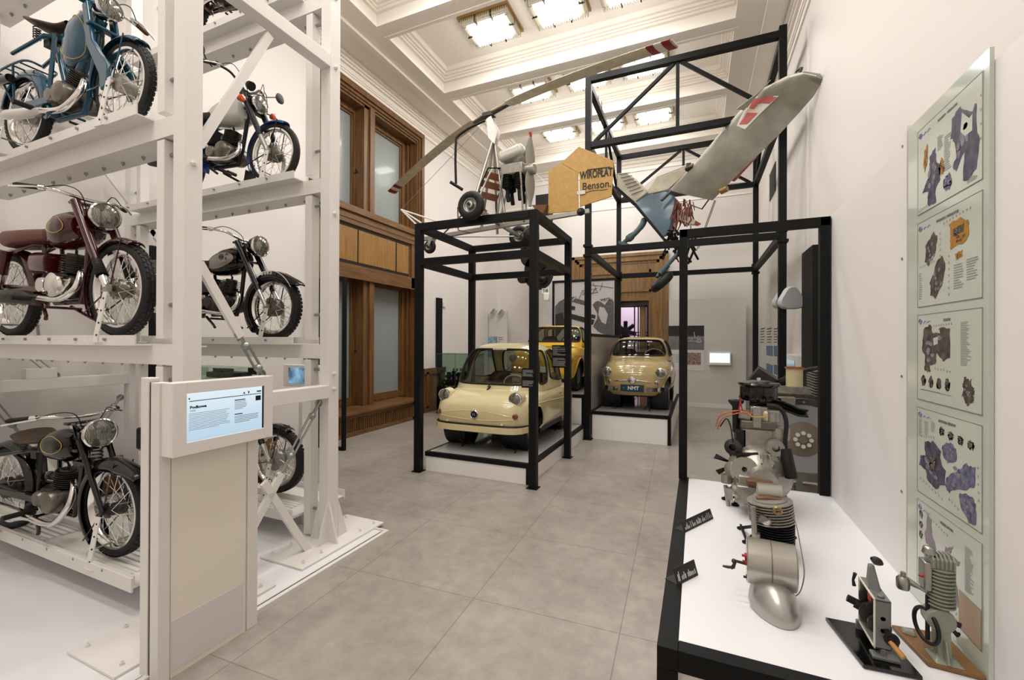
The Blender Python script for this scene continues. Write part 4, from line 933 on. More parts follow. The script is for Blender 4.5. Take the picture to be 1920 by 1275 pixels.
mop = motorcycle('moped', 'teal blue moped with egg-shaped tank and long nosed saddle on the upper rack level', dict(cat='moped', paint='teal_paint', fork='link', seat='saddle', R=.29, tw=.058, WB=1.15, tank=[(-.30, .02, .70, .82), (-.33, .05, .60, .86), (-.41, .075, .53, .88), (-.50, .08, .50, .86), (-.58, .07, .50, .78), (-.63, .035, .54, .68), (-.645, .01, .58, .63)], tp=2.6, panel=dict(poly=ellipse(-.47, .69, .135, .155, 24, tilt=.3), m='teal_paint', line='gold_line'), ffa=(52, 190), fflare=0, fw=.10, rval=.05, damper=False, head=(-.29, 0, .88), hr=.075, hshell='chrome', hx=.12, hz=.02, rise=.04, bw=.35, bback=.08, grip='seat_brown', seath=.83, seatx=-.80, seatm='seat_dark', ex=-.56, ez=.30, es=.85, toolbox=False, exz=.18, sil='white_paint', exm='chrome', sr=.035, tail=-.05, frame='teal_paint', tail_lamp=False, hubm='alloy', hub=.055, drum=.06, ca=35))
mb = MB()
for s in (-1, 1): mb.tube(bez([V3(-.93, s*.02, .60), V3(-1.0, s*.09, .62), V3(-1.3, s*.1, .60), V3(-1.4, s*.06, .60)], 5), .008, 6); mb.tube([V3(-1.12, s*.1, .61), V3(-1.15, s*.08, .30)], .008, 6); mb.tube([V3(-1.38, s*.07, .60), V3(-1.16, s*.08, .33)], .008, 6)
for x in (-1.05, -1.15, -1.25, -1.39): mb.tube([V3(x, -.09, .615), V3(x, .09, .615)], .006, 6)
mb.tube([V3(-.76, 0, .70), V3(-.62, 0, .33)], .026, 10); mb.tube([V3(-.26, 0, .80), V3(-.60, 0, .33)], .034, 12); mb.build('luggage_rack', M['teal_paint'], mop)
mb = MB(); mb.tube([V3(-1.36, -.11, .52), V3(-1.12, -.11, .50)], .032, 12); mb.build('air_pump', M['black_gloss'], mop)
place(mop, -3.28, 1.52, 2.915, YN, .92)
# far column
bw_ = motorcycle('motorcycle', 'white and blue motorcycle with round black mirror and orange indicators', dict(paint='black', tankp='white_paint', fpaint='blue_paint', rpaint='blue_paint', tank=[(-.33, .03, .70, .80), (-.36, .10, .66, .86), (-.46, .13, .64, .90), (-.58, .13, .64, .89), (-.70, .11, .66, .86), (-.78, .09, .68, .82), (-.80, .03, .7, .78)], tp=3., panel=dict(poly=[(-.60, .68), (-.53, .68), (-.47, .87), (-.56, .87)], m='blue_paint'), R=.30, tw=.062, forklow='alloy', forkup='black', ffa=(62, 205), flap=True, fw=.09, hr=.085, hshell='black', yoke='black', barm='black', WB=1.22, seatm='black', hubm='alloy_dark', hub=.065, drum=.085, exm='chrome', sil='black', sr=.045, tail=-.32, exz=.30, rise=.14, bw=.34, hx=.15, hz=.10, knobs=False, head=(-.33, 0, .92)))
hb = [o for o in bw_.children if o.name.startswith('handlebar')][0]
for s in (-1, 1):
    mb = MB(); mb.tube([(-.25, s*.10, .80), (-.20, s*.19, .79)], .006, 6); mb.tube([(-.215, s*.185, .79), (-.245, s*.185, .79)], [.03, .02], 12); ind = mb.build('indicator', M['black'], bw_)
    mb = MB(); mb.lathe([(.033, 0), (.034, .012), (.028, .03), (0, .038)], (-.22, s*.185, .79), (1, 0, 0), 16); mb.build('amber_lens', M['amber'], ind)
mb = MB(); mb.tube([(-.42, .28, 1.08), (-.40, .40, 1.14)], .005, 6); mb.lathe([(0, -.012), (.05, -.008), (.056, .004), (.05, .008), (0, .008)], (-.39, .44, 1.145), (1, 0, 0), 24); mb.build('mirror', M['black'], bw_)
mb = MB(); mb.tube(bez([V3(-.44, -.30, 1.06), V3(-.47, -.34, 1.12), V3(-.45, -.38, 1.16)], 4), .006, 6); mb.lathe([(0, -.012), (.05, -.008), (.056, .004), (.05, .008), (0, .008)], (-.45, -.42, 1.17), (1, 0, 0), 24); mb.build('mirror', M['black'], bw_)
mb = MB(); mb.tube([(-.27, -.05, 1.0), (-.24, -.05, .98)], [.04, .045], 16); mb.build('speedometer', M['black'], bw_)
tk = [o for o in bw_.children if o.name.startswith('fuel_tank')][0]
text('tank_lettering', 'ROMET', .05, M['paper'], tk, frameT((-.535, -.140, .775), (.28, 0, .96), (-.96, 0, .28)), .001, bold=.001, world=False)
place(bw_, -3.36, 2.62, 2.94, YFR, .88)
shl = motorcycle('motorcycle', 'black motorcycle with silver tank panel and registration painted on the deep front mudguard', dict(paint='black_gloss', tank=[(-.34, .03, .74, .80), (-.36, .10, .68, .88), (-.45, .135, .65, .91), (-.56, .135, .64, .90), (-.68, .11, .64, .86), (-.76, .08, .66, .80), (-.80, .03, .70, .75)], panel=dict(poly=ellipse(-.56, .77, .18, .07, 24, tilt=.14), m='silver_paint', line='gold_line'), forklow='chrome', ffa=(28, 225), fval=.06, fflare=.07, fw=.13, WB=1.28, R=.315, tw=.075, hr=.095, hshell='black_gloss', hx=.19, hz=.02, rise=.06, bw=.34, bback=.2, hubm='alloy_dark', drum=.09, hub=.08, cover='engine_dark', seatm='black'))
tk = [o for o in shl.children if o.name.startswith('fuel_tank')][0]
mb = MB(); mb.torus((-.50, -.139, .80), .026, .003, (0, 1, 0), 20, 6); mb.torus((-.50, -.139, .80), .012, .003, (0, 1, 0), 14, 6); mb.build('tank_badge', M['black'], tk)
ffo = [o for o in shl.children if o.name.startswith('front_mudguard')][0]
mb = MB()
for s in (-1, 1): mb.tube([(math.cos(math.radians(a))*(.33-.012*math.sin(math.radians(a*3.2))), s*.068, .315+math.sin(math.radians(a))*(.33-.012*math.sin(math.radians(a*3.2)))) for a in range(34, 130, 6)], .0028, 5)
mb.build('pinstripe', M['paper'], ffo)
for i, ch in enumerate('MSK 0083'):
    a = math.radians(128-i*6.2); r_ = .315-.0+.002
    text('registration', ch, .05, M['paper'], ffo, frameT((math.cos(a)*(r_+.005), -.068, .315+math.sin(a)*(r_+.005)), (math.sin(a), 0, -math.cos(a)), (math.cos(a), 0, math.sin(a))), .001, bold=.001, world=False)
mb = MB(); mb.box((-1.50, 0, .76), (.24, .22, .14)); mb.build('luggage_box', M['canvas'], shl, bevel=.02)
mb = MB()
for s in (-1, 1): mb.tube(bez([V3(-1.3, s*.1, .68), V3(-1.6, s*.11, .68), V3(-1.62, s*.1, .80)], 5), .007, 6); mb.tube([V3(-1.55, s*.1, .68), V3(-1.34, s*.1, .36)], .007, 6)
mb.build('luggage_rack', M['chrome'], shl)
place(shl, -3.36, 2.62, 1.60, YFR, .90)
top_ = motorcycle('motorcycle', 'brown and chrome motorcycle on the topmost rack level, mostly above the view', dict(paint='maroon_brown', tank=TEAR, cover='chrome', es=1.15, ez=.34, hubm='alloy_dark', rval=.05, fw=.12))
place(top_, -3.30, 2.62, 4.39, YFR, .88)
low = motorcycle('motorcycle', 'motorcycle with silver rear mudguard and black saddlebag behind the kiosk at floor level', dict(paint='black_gloss', rpaint='silver_paint', tank=TEAR, hubm='alloy', hub=.085, drum=.10, WB=1.32, sil='alloy', sr=.05, tail=-.38, exz=.30, ffa=(60, 200), R=.315))
mb = MB(); mb.box((-1.42, -.20, .46), (.26, .12, .22)); mb.build('saddlebag', M['black'], low, bevel=.02)
place(low, -3.36, 2.66, .28, YFR, .9)
# wheel clamps bolted to the trays (white drilled uprights)
clamp_of = {'red': (red, 'red motorcycle'), 'black': (blk, 'floor-level black motorcycle'), 'moped': (mop, 'teal moped'), 'wb': (bw_, 'white and blue motorcycle'), 'shl': (shl, 'black and silver motorcycle'), 'top': (top_, 'topmost motorcycle'), 'low': (low, 'motorcycle behind the kiosk')}
for key, (b, lab) in clamp_of.items():
    s = b.scale.x; yaw = b.rotation_euler.z; c = b.location
    R_ = .29 if key == 'moped' else .32
    for k_, xx in ((0, -.02), (1, -1.27)):
        t = thing('wheel_clamp', 'white drilled steel clamp gripping the %s wheel of the %s' % (('front', 'rear')[k_], lab), 'clamp', (c.x+xx*s*math.cos(yaw), c.y+xx*s*math.sin(yaw), c.z-.04), yaw, 'wheel clamps on the rack trays')
        for sd in (-1, 1):
            h = R_*s+.02 if k_ == 0 else .2
            mb = MB(); lean = .03*(1 if k_ == 0 else 0)
            mb.hexa([(-.045, sd*.115-.003, 0), (.0, sd*.115-.003, 0), (.0, sd*.115+.003, 0), (-.045, sd*.115+.003, 0)], [(lean-.02, sd*.09-.003, h), (lean+.02, sd*.09-.003, h), (lean+.02, sd*.09+.003, h), (lean-.02, sd*.09+.003, h)])
            mb.box((-.0, sd*.10, .004), (.09, .05, .006)); up = mb.build('upright', M['white_metal'], t, smooth=False)
            for q in range(4): f_ = .15+q*.24; mb = MB(); mb.cyl((lean*f_-.012*(1-f_), sd*(.115-.025*f_)+sd*.0035, h*f_), (lean*f_-.012*(1-f_), sd*(.115-.025*f_)+sd*.006, h*f_), .006, 8); mb.build('hole', M['black'], up)
        mb = MB(); mb.tube([(.0, -.11, .12), (.0, .11, .12)], .006, 8); mb.build('clamp_rod', M['galvanised'], t)
# ================================================================ CARS (local: +x forward, y left, z up, origin on the ground under the middle)
mat('cream_paint', '#d3c598', .22, coat=.6); mat('beige_paint', '#b39d6a', .2, coat=.6); mat('yellow_paint', '#dcae2c', .2, coat=1.)
mat('interior', '#4a3a36', .7); mat('seat_red', '#6a3b34', .55); mat('ivory', '#ddd6c2', .3); mat('plate_blue', '#12364a', .4); mat('hubcap', '#8a8880', .35, metal=.6)
clear_glass('car_glass', '#d3d8d0', .80)
def car(name, label, c):
    root = thing(name, label, 'car', (0, 0, 0)); P = M[c['paint']]
    rows = c['rows']; n = len(rows)
    tabs = [[(i/(n-1), r[k]) for i, r in enumerate(rows)] for k in range(5)]
    def body_pt(u, v, off=0.):
        z, xf, xr, b, p = [smoothi(t, v) for t in tabs]; th = 2*PI*u; cx = (xf+xr)/2; a = max((xf-xr)/2, .001)+off; b = max(b, .001)+off
        ct, st = math.cos(th), math.sin(th)
        return V3(cx+a*math.copysign(abs(ct)**(2/p), ct), b*math.copysign(abs(st)**(2/p), st), z)
    def v_of_z(z):
        lo, hi = 0., 1.
        for _ in range(30):
            m_ = (lo+hi)/2
            if smoothi(tabs[0], m_) < z: lo = m_
            else: hi = m_
        return lo
    def front(y, z, off=0.):
        v = v_of_z(z); z_, xf, xr, b, p = [smoothi(t, v) for t in tabs]; cx = (xf+xr)/2; a = (xf-xr)/2
        return V3(cx+a*max(0, 1-(abs(y)/b)**p)**(1/p)+off, y, z)
    def side(x, z, s, off=0.):
        v = v_of_z(z); z_, xf, xr, b, p = [smoothi(t, v) for t in tabs]; cx = (xf+xr)/2; a = (xf-xr)/2
        return V3(x, s*(b*max(0, 1-(abs(x-cx)/a)**p)**(1/p)+off), z)
    ws = c['wheels']; ar = c['arch']
    def in_arch(p): return any((p.x-wx)**2+(p.z-c['wz'])**2 < ar*ar and abs(p.y) > .3 for wx in ws)
    gh = c['gh']   # greenhouse
    def gh_pt(u, v, off=0.):
        pw = gh['pv']; ph = PI/2*v**(pw/2); k = max(math.cos(ph), 1e-5)**(2/pw); f = math.sin(ph)**(2/pw)
        th = 2*PI*u; ct, st = math.cos(th), math.sin(th); q = gh['n']
        xf = lerp(gh['xf0'], gh['xf1'], f); xr = lerp(gh['xr0'], gh['xr1'], f); b = lerp(gh['b0'], gh['b1'], f)
        cx = (xf+xr)/2; a = (xf-xr)/2
        o = off*k
        return V3(cx+(a*k+o)*math.copysign(abs(ct)**(2/q), ct), (b*k+o)*math.copysign(abs(st)**(2/q), st), gh['z0']+(gh['z1']-gh['z0'])*f+off*f)
    mb = MB(); mb.grid(body_pt, 200, 64, wu=True, skip=lambda u, v: in_arch(body_pt(u, v)))
    mb.add([body_pt(i/60, 1.) for i in range(60)], [tuple(range(60))])
    body = mb.build('body', P, root, ang=60)
    # window openings described by (angle-parameter, height-parameter) loops
    def loop(poly, n_=8):
        out = []
        for i in range(len(poly)):
            p0 = poly[i]; p1 = poly[(i+1) % len(poly)]
            for k_ in range(n_): out.append((lerp(p0[0], p1[0], k_/n_), lerp(p0[1], p1[1], k_/n_)))
        return out
    def rnd(poly, r=.25, it=3):
        P_ = poly
        for _ in range(it):
            Q = []
            for i in range(len(P_)):
                a, b = P_[i], P_[(i+1) % len(P_)]
                Q += [(lerp(a[0], b[0], r), lerp(a[1], b[1], r)), (lerp(a[0], b[0], 1-r), lerp(a[1], b[1], 1-r))]
            P_ = Q; r = .25
        return P_
    def inside(poly, x, y):
        r_ = False; j = len(poly)-1
        for i in range(len(poly)):
            if (poly[i][1] > y) != (poly[j][1] > y) and x < (poly[j][0]-poly[i][0])*(y-poly[i][1])/(poly[j][1]-poly[i][1])+poly[i][0]: r_ = not r_
            j = i
        return r_
    wins = [rnd(w_, .12 if w_ is not None else .2) for w_ in gh['wins']]
    def which(u, v):
        for i, w_ in enumerate(wins):
            for du in (0, 1, -1):
                if inside(w_, u+du, v): return i
        return -1
    mb = MB(); mb.grid(gh_pt, 220, 60, wu=True, skip=lambda u, v: which(u, v) >= 0); mb.build('roof', P, body, ang=60)
    for i, w_ in enumerate(wins):
        us = [p[0] for p in w_]; vs_ = [p[1] for p in w_]
        mb = MB(); mb.grid(lambda u, v: gh_pt(u, v, -.006), 40, 24, min(us), max(us), min(vs_), max(vs_), skip=lambda u, v: not inside(w_, u, v))
        mb.build(('windscreen' if i == 0 else 'window'), M['car_glass'], body, ang=60)
        mb = MB(); mb.tube([gh_pt(u, v, .002) for u, v in loop(w_, 3)], gh.get('seal', .013), 8, closed=True); mb.build('window_seal', M['black'], body)
    # wheels, arches
    for wx in ws:
        for s in (-1, 1):
            yy = c['wy']; R = c['R']; mb = MB(); mb.torus((wx, s*yy, R), R-.045, .05, (0, 1, 0), 36, 12, sr=.058); mb.lathe([(R-.06, -.055), (R-.06, .055), (R-.1, .05), (R-.1, -.05)], (wx, s*yy, R), (0, 1, 0), 30); w_ = mb.build('wheel', M['rubber'], root)
            mb = MB(); mb.lathe([(R-.075, .052), (R-.09, .04), (R*.45, .045), (R*.3, .06), (0, .065)], (wx, s*yy, R), (0, s, 0), 28); mb.build('wheel_disc', M[c.get('disc', 'hubcap')], w_)
            mb = MB(); pts = []
            for k_ in range(25):
                a = math.radians(-25+230*k_/24); x_ = wx+ar*math.cos(a); z_ = c['wz']+ar*math.sin(a)
                if z_ > rows[0][0]+.01: pts.append(side(x_, z_, s, .004))
            mb.tube(pts, .012, 8); mb.build('arch_lip', P, body)
            mb = MB(); mb.lathe([(ar-.01, 0), (ar-.01, .3)], (wx, s*(yy+.05), c['wz']), (0, -s, 0), 24); mb.lathe([(ar, 0), (0, 0)], (wx, s*(yy-.2), c['wz']), (0, -s, 0), 24); mb.build('wheel_well', M['black'], body)
    # floor pan, cabin
    mb = MB(); mb.bx(rows[0][2]+.15, rows[0][1]-.2, -c['wy']+.1, c['wy']-.1, rows[0][0]-.04, rows[0][0]+.03); mb.build('floor_pan', M['black'], root, smooth=False)
    mb = MB(); zb = gh['z0']
    mb.bx(gh['xr0']+.15, gh['xf0']-.12, -gh['b0']+.1, gh['b0']-.1, zb-.06, zb-.05) if False else None
    mb.box((gh['xf0']-.28, 0, zb-.0), (.14, gh['b0']*1.6, .05)); dsh = mb.build('dashboard', M[c.get('dash', 'interior')], root, bevel=.02)
    for s in (-1, 1):
        for sx_ in c.get('seats', (0,)):
            mb = blob([(sx_+.12, .12, zb-.35, zb-.22, 3), (sx_-.05, .2, zb-.36, zb-.18, 3.5), (sx_-.2, .2, zb-.34, zb-.1, 3.5), (sx_-.27, .2, zb-.3, zb+.12, 3.5), (sx_-.34, .18, zb-.25, zb+.2, 3.5), (sx_-.38, .12, zb-.1, zb+.12, 3)], 18)
            mb.v = [p+V3(0, s*.27, 0) for p in mb.v]; mb.build('seat', M['seat_red'], root)
    mb = MB(); sc = V3(gh['xf0']-.4, c.get('sw', 1)*.26, zb+.06); mb.torus(sc, .17, .010, (-.85, 0, .5), 28, 8); mb.tube([sc, sc+V3(.2, 0, -.16)], .014, 8); mb.beam(sc+V3(0, -.16, 0), sc+V3(0, .16, 0), .012, .02); mb.build('steering_wheel', M[c.get('swm', 'ivory')], root)
    # lamps
    hy, hz, hr = c['head']
    for s in (-1, 1):
        p = front(s*hy, hz); p.x -= c.get('hin', .05)
        mb = MB(); mb.lathe([(hr*1.25, -.10), (hr*1.14, -.0), (hr*1.08, .05)], p, (1, 0, 0), 30); hl = mb.build('headlamp', P, root)
        mb = MB(); mb.lathe([(hr*1.08, .045), (hr*1.12, .055), (hr*1.1, .075), (hr*.96, .08), (hr*.92, .07)], p, (1, 0, 0), 30); mb.build('bezel', M['chrome'], hl)
        mb = MB(); mb.lathe([(hr*.95, .072), (hr*.7, .085), (hr*.3, .095), (0, .097)], p, (1, 0, 0), 26); mb.build('lens', M['lens'], hl)
    root['_'] = 0; del root['_']
    return root, body, front, side, gh_pt
def stands(root_loc, pts, label, zt):
    for (x, y), lb in pts:
        t = thing('axle_stand', '%s %s' % (label, lb), 'stand', (x, y, root_loc), 0, None)
        mb = MB(); mb.cyl((0, 0, .06), (0, 0, zt), .014, 8); mb.box((0, 0, zt+.005), (.06, .06, .015)); mb.build('column', M['black_metal'], t)
        for k in range(3): a = 2*PI*k/3+.5; mb = MB(); mb.beam((0, 0, zt-.06), (.11*math.cos(a), .11*math.sin(a), .004), .014, .008); mb.build('leg', M['black_metal'], t, smooth=False)
# ---- the cream microcar in the cage
g = dict(z0=.70, z1=1.33, xf0=1.02, xf1=.56, xr0=-1.05, xr1=-.66, b0=.61, b1=.53, pv=4.6, n=4.0, seal=.014,
         wins=[[(-.150, .12), (.150, .12), (.140, .74), (-.140, .74)], [(.178, .12), (.178, .70), (.235, .72), (.235, .12)], [(.245, .12), (.245, .72), (.32, .72), (.365, .14)],
               [(-.178, .12), (-.235, .12), (-.235, .72), (-.178, .70)], [(-.245, .12), (-.365, .14), (-.32, .72), (-.245, .72)], [(.41, .18), (.59, .18), (.585, .7), (.415, .7)]])
rows = [(.22, 1.34, -1.36, .58, 6), (.30, 1.45, -1.44, .635, 6), (.45, 1.485, -1.48, .65, 5.6), (.55, 1.46, -1.475, .655, 5.2), (.61, 1.41, -1.43, .65, 5), (.655, 1.33, -1.36, .635, 4.6), (.69, 1.22, -1.26, .61, 4.2), (.72, 1.08, -1.15, .57, 3.8), (.74, .93, -1.05, .50, 3.4), (.755, .3, -.7, .2, 2.4)]
cc = dict(paint='cream_paint', rows=rows, gh=g, wheels=(.93, -.90), wz=.26, arch=.29, wy=.50, R=.235, head=(.475, .66, .072), hin=-.05, seats=(.05,))
mk, body, fr, sd, gp = car('microcar', 'cream two-door microcar with round badge and full-width bumper inside the black cage', cc)
# crease lines on the nose, badge, indicators, bumper
mb = MB(); mb.tube([fr(y, .445+.06*(1-(y/.5)**2), .0) for y in [(-.5+i*.05) for i in range(21)]], .006, 6); mb.tube([fr(y, .425-.03*(1-(y/.5)**2), .0) for y in [(-.5+i*.05) for i in range(21)]], .009, 6); mb.build('nose_moulding', M['cream_paint'], body)
p = fr(0, .46); mb = MB(); mb.lathe([(.05, 0), (.056, .008), (.05, .016), (.042, .01), (0, .012)], p, (1, 0, 0), 28); bd = mb.build('badge', M['chrome'], body)
mb = MB(); mb.lathe([(.04, .013), (0, .016)], p, (1, 0, 0), 24); mb.build('badge_field', M['black'], bd)
text('badge_letter', 'M', .05, M['chrome'], bd, frameT(p+V3(.018, 0, 0), (0, 1, 0), (0, 0, 1)), .001, world=False)
for s in (-1, 1):
    p = fr(s*.50, .46); mb = MB(); mb.lathe([(.034, -.01), (.034, .012), (.026, .028), (0, .034)], p, (1, 0, 0), 20); mb.build('indicator', M['amber_dark'], mk)
mb = MB(); xs = [(-.62+i*.062) for i in range(21)]
bp = [fr(max(-.625, min(.625, y)), .30, .03)+V3(0, y*.03, 0) for y in xs]
for i in range(len(bp)-1): mb.hexa([bp[i]+V3(0, 0, -.05), bp[i]+V3(.045, 0, -.045), bp[i+1]+V3(.045, 0, -.045), bp[i+1]+V3(0, 0, -.05)], [bp[i]+V3(0, 0, .03), bp[i]+V3(.04, 0, .025), bp[i+1]+V3(.04, 0, .025), bp[i+1]+V3(0, 0, .03)])
bmp = mb.build('bumper', M['cream_paint'], mk, weld=True, ang=60)
mb = MB()
for i in range(len(bp)-1): mb.hexa([bp[i]+V3(-.05, 0, .03), bp[i]+V3(.025, 0, .028), bp[i+1]+V3(.025, 0, .028), bp[i+1]+V3(-.05, 0, .03)], [bp[i]+V3(-.05, 0, .045), bp[i]+V3(.015, 0, .045), bp[i+1]+V3(.015, 0, .045), bp[i+1]+V3(-.05, 0, .045)])
mb.build('rubber_strip', M['black'], bmp, weld=True)
for y in (-.36, .36): p = fr(y, .36, .02); mb = MB(); mb.box(p, (.04, .035, .02)); mb.build('bonnet_clip', M['cream_paint'], body, bevel=.004)
mb = MB(); mb.grid(lambda u, v: fr(lerp(-.22, .22, u), lerp(.345, .40, v), .003), 12, 3); mb.build('number_plate_field', mat('cream_matt', '#d2c498', .5), body)
for s in (-1, 1):
    mb = MB(); mb.tube([sd(x, .54+.04*math.sin((x+.2)*1.2), s, .002) for x in [(-1.3+i*.1) for i in range(26)]], .009, 6); mb.build('side_moulding', M['cream_paint'], body)
    mb = MB(); mb.beam((-.62, s*.56, .20), (.60, s*.56, .20), .05, .07); mb.build('sill', M['black'], mk)
    mb = MB(); mb.tube([sd(.55, .26, s, .002), sd(.55, .69, s, .002)], .004, 5); mb.tube([sd(-.35, .26, s, .002), sd(-.35, .69, s, .002)], .004, 5); mb.build('door_gap', M['black'], body)
    mb = MB(); mb.tube([sd(-.22, .62, s, .02), sd(-.08, .62, s, .02)], .008, 8); mb.build('door_handle', M['chrome'], body)
mb = MB(); mb.tube([V3(1.06, 0, .71), V3(1.0, .03, .77)], .012, 8); wp = mb.build('wiper_spindle', M['black'], body); mb = MB(); mb.tube([V3(1.03, .0, .76), V3(.86, .25, 1.02)], .006, 6); mb.build('wiper_arm', M['black'], wp)
mb = MB(); q = gp(0., .72); mb.box(q+V3(-.02, 0, .02), (.07, .2, .035)); mb.build('roof_lamp', M['ivory'], mk, bevel=.01)
mk.scale = (.79, 1.04, 1); mk.location = (-2.50, 5.84, .243); mk.rotation_euler = (0, 0, -PI/2)
# ---- the beige car with the blue plate
g2 = dict(z0=.80, z1=1.225, xf0=.74, xf1=.34, xr0=-1.05, xr1=-.62, b0=.535, b1=.46, pv=4.4, n=3.6, seal=.012,
          wins=[[(-.150, .16), (.150, .16), (.138, .74), (-.138, .74)], [(.18, .16), (.18, .68), (.235, .72), (.235, .16)], [(.245, .16), (.245, .72), (.32, .7), (.355, .18)],
                [(-.18, .16), (-.235, .16), (-.235, .72), (-.18, .68)], [(-.245, .16), (-.355, .18), (-.32, .7), (-.245, .72)], [(.41, .2), (.59, .2), (.585, .7), (.415, .7)]])
rows2 = [(.24, 1.28, -1.3, .48, 4), (.33, 1.40, -1.40, .53, 3.8), (.46, 1.44, -1.44, .56, 3.4), (.58, 1.42, -1.44, .575, 3.2), (.68, 1.34, -1.40, .565, 3.0), (.76, 1.18, -1.3, .54, 2.8), (.82, .95, -1.15, .49, 2.6), (.865, .66, -1.0, .40, 2.5), (.885, .3, -.7, .22, 2.3)]
c2 = dict(paint='beige_paint', rows=rows2, gh=g2, wheels=(.92, -.85), wz=.27, arch=.29, wy=.47, R=.24, head=(.42, .62, .075), hin=-.03, seats=(.05,), sw=1)
bc, body, fr, sd, gp = car('car', 'small beige car with chrome half bumpers and a dark blue number plate', c2)
mb = MB(); mb.lathe([(.055, 0), (.062, .012), (.052, .026), (.03, .03), (0, .034)], fr(0, .50, -.005), (1, 0, 0), 26); em = mb.build('badge', M['chrome'], body)
for s in (-1, 1):
    mb = MB(); mb.tube([fr(s*.07, .50, .006), fr(s*.15, .495, .006), fr(s*.26, .48, .004), fr(s*.30, .475, .002)], [.018, .014, .009, .004], 8); mb.build('chrome_whisker', M['chrome'], em)
    mb = MB(); mb.lathe([(.036, 0), (.04, .01), (.034, .018)], fr(s*.36, .46), (1, 0, 0), 20); ln = mb.build('indicator', M['chrome'], bc)
    mb = MB(); mb.lathe([(.034, .014), (.02, .024), (0, .027)], fr(s*.36, .46), (1, 0, 0), 20); mb.build('lens', M['lens'], ln)
    mb = MB(); pts = [fr(s*y, .355, .05) for y in (.22, .30, .38, .46, .52)]+[fr(s*.53, .355, -.03)]
    for a, b in zip(pts, pts[1:]): mb.hexa([a+V3(-.02, 0, -.035), a+V3(.02, 0, -.03), b+V3(.02, 0, -.03), b+V3(-.02, 0, -.035)], [a+V3(-.02, 0, .035), a+V3(.02, 0, .03), b+V3(.02, 0, .03), b+V3(-.02, 0, .035)])
    mb.build('bumper', M['chrome'], bc, weld=True)
    mb = MB(); mb.tube([sd(x, .34, s, .012) for x in [(-.5+i*.1) for i in range(11)]], .012, 6); mb.build('side_trim', M['chrome'], body)
    mb = MB(); mb.tube([sd(.45, .28, s, .002), sd(.45, .78, s, .002)], .004, 5); mb.build('door_gap', M['black'], body)
mb = MB(); mb.box(fr(0, .37, .035), (.012, .36, .115)); pl = mb.build('number_plate', M['plate_blue'], bc, bevel=.003)
text('plate_logo', 'NMT', .085, M['paper'], pl, frameT(fr(0.02, .37, .043), (0, 1, 0), (0, 0, 1)), .001, world=False, bold=.002, xs=.95)
text('plate_mark', '≋', .05, M['red'] if False else mat('plate_green', '#4a9a6a', .5), pl, frameT(fr(-.13, .375, .043), (0, 1, 0), (0, 0, 1)), .001, world=False)
mb = MB(); mb.tube([fr(0, z, .004) for z in (.58, .63, .68)]+[V3(1.02, 0, .805)], .006, 6); mb.build('bonnet_ridge', M['chrome'], body)
bc.scale = (.82, 1.04, 1); bc.location = (-.985, 8.5, .463); bc.rotation_euler = (0, 0, -PI/2)
# ---- yellow car
g3 = dict(z0=.78, z1=1.19, xf0=.62, xf1=.30, xr0=-1.15, xr1=-.55, b0=.60, b1=.53, pv=5.0, n=5.5, seal=.012,
          wins=[[(-.128, .16), (.128, .16), (.124, .78), (-.124, .78)], [(.15, .16), (.15, .76), (.235, .76), (.235, .16)], [(.25, .16), (.25, .76), (.34, .76), (.352, .16)], [(-.15, .16), (-.235, .16), (-.235, .76), (-.15, .76)], [(-.25, .16), (-.352, .16), (-.34, .76), (-.25, .76)], [(.39, .2), (.61, .2), (.605, .76), (.395, .76)]])
rows3 = [(.22, 1.40, -1.45, .60, 7), (.32, 1.50, -1.5, .63, 7), (.50, 1.52, -1.52, .645, 7), (.62, 1.50, -1.5, .64, 6), (.69, 1.44, -1.46, .62, 5.5), (.735, 1.30, -1.38, .595, 5), (.77, 1.0, -1.25, .56, 5), (.80, .66, -1.1, .5, 4.5), (.81, .3, -.8, .3, 4)]
c3 = dict(paint='yellow_paint', rows=rows3, gh=g3, wheels=(.98, -.86), wz=.27, arch=.31, wy=.55, R=.26, head=(.50, .56, .075), hin=.05, seats=(.1,), swm='black')
yc, body, fr, sd, gp = car('car', 'yellow compact car on the high platform behind the cream microcar', c3)
mb = MB(); mb.box(fr(0, .38, .04), (.02, .3, .1)); mb.build('number_plate', M['paper'], yc)
mb = MB(); mb.beam(fr(-.6, .36, .05)*1., fr(.6, .36, .05), .04, .08); mb.build('bumper', M['steel'], yc)
for s in (-1, 1): mb = MB(); mb.tube([sd(x, .62, s, .002) for x in [(-1.4+i*.1) for i in range(28)]], .006, 6); mb.build('side_crease', M['yellow_paint'], body)
yc.scale = (.82, 1, 1); yc.location = (-2.55, 8.40, .728); yc.rotation_euler = (0, 0, -PI/2)
stands(.2355, [((-2.78, 4.98), 'front left of the view'), ((-2.03, 4.95), 'front right of the view'), ((-2.75, 6.5), 'rear left of the view'), ((-1.98, 6.4), 'rear right of the view')], 'black axle stand under the cream microcar,', .17)
stands(.4565, [((-1.28, 7.55), 'front left of the view'), ((-.72, 7.5), 'front right of the view'), ((-1.25, 9.5), 'rear left of the view'), ((-.75, 9.5), 'rear right of the view')], 'black axle stand under the beige car,', .19)
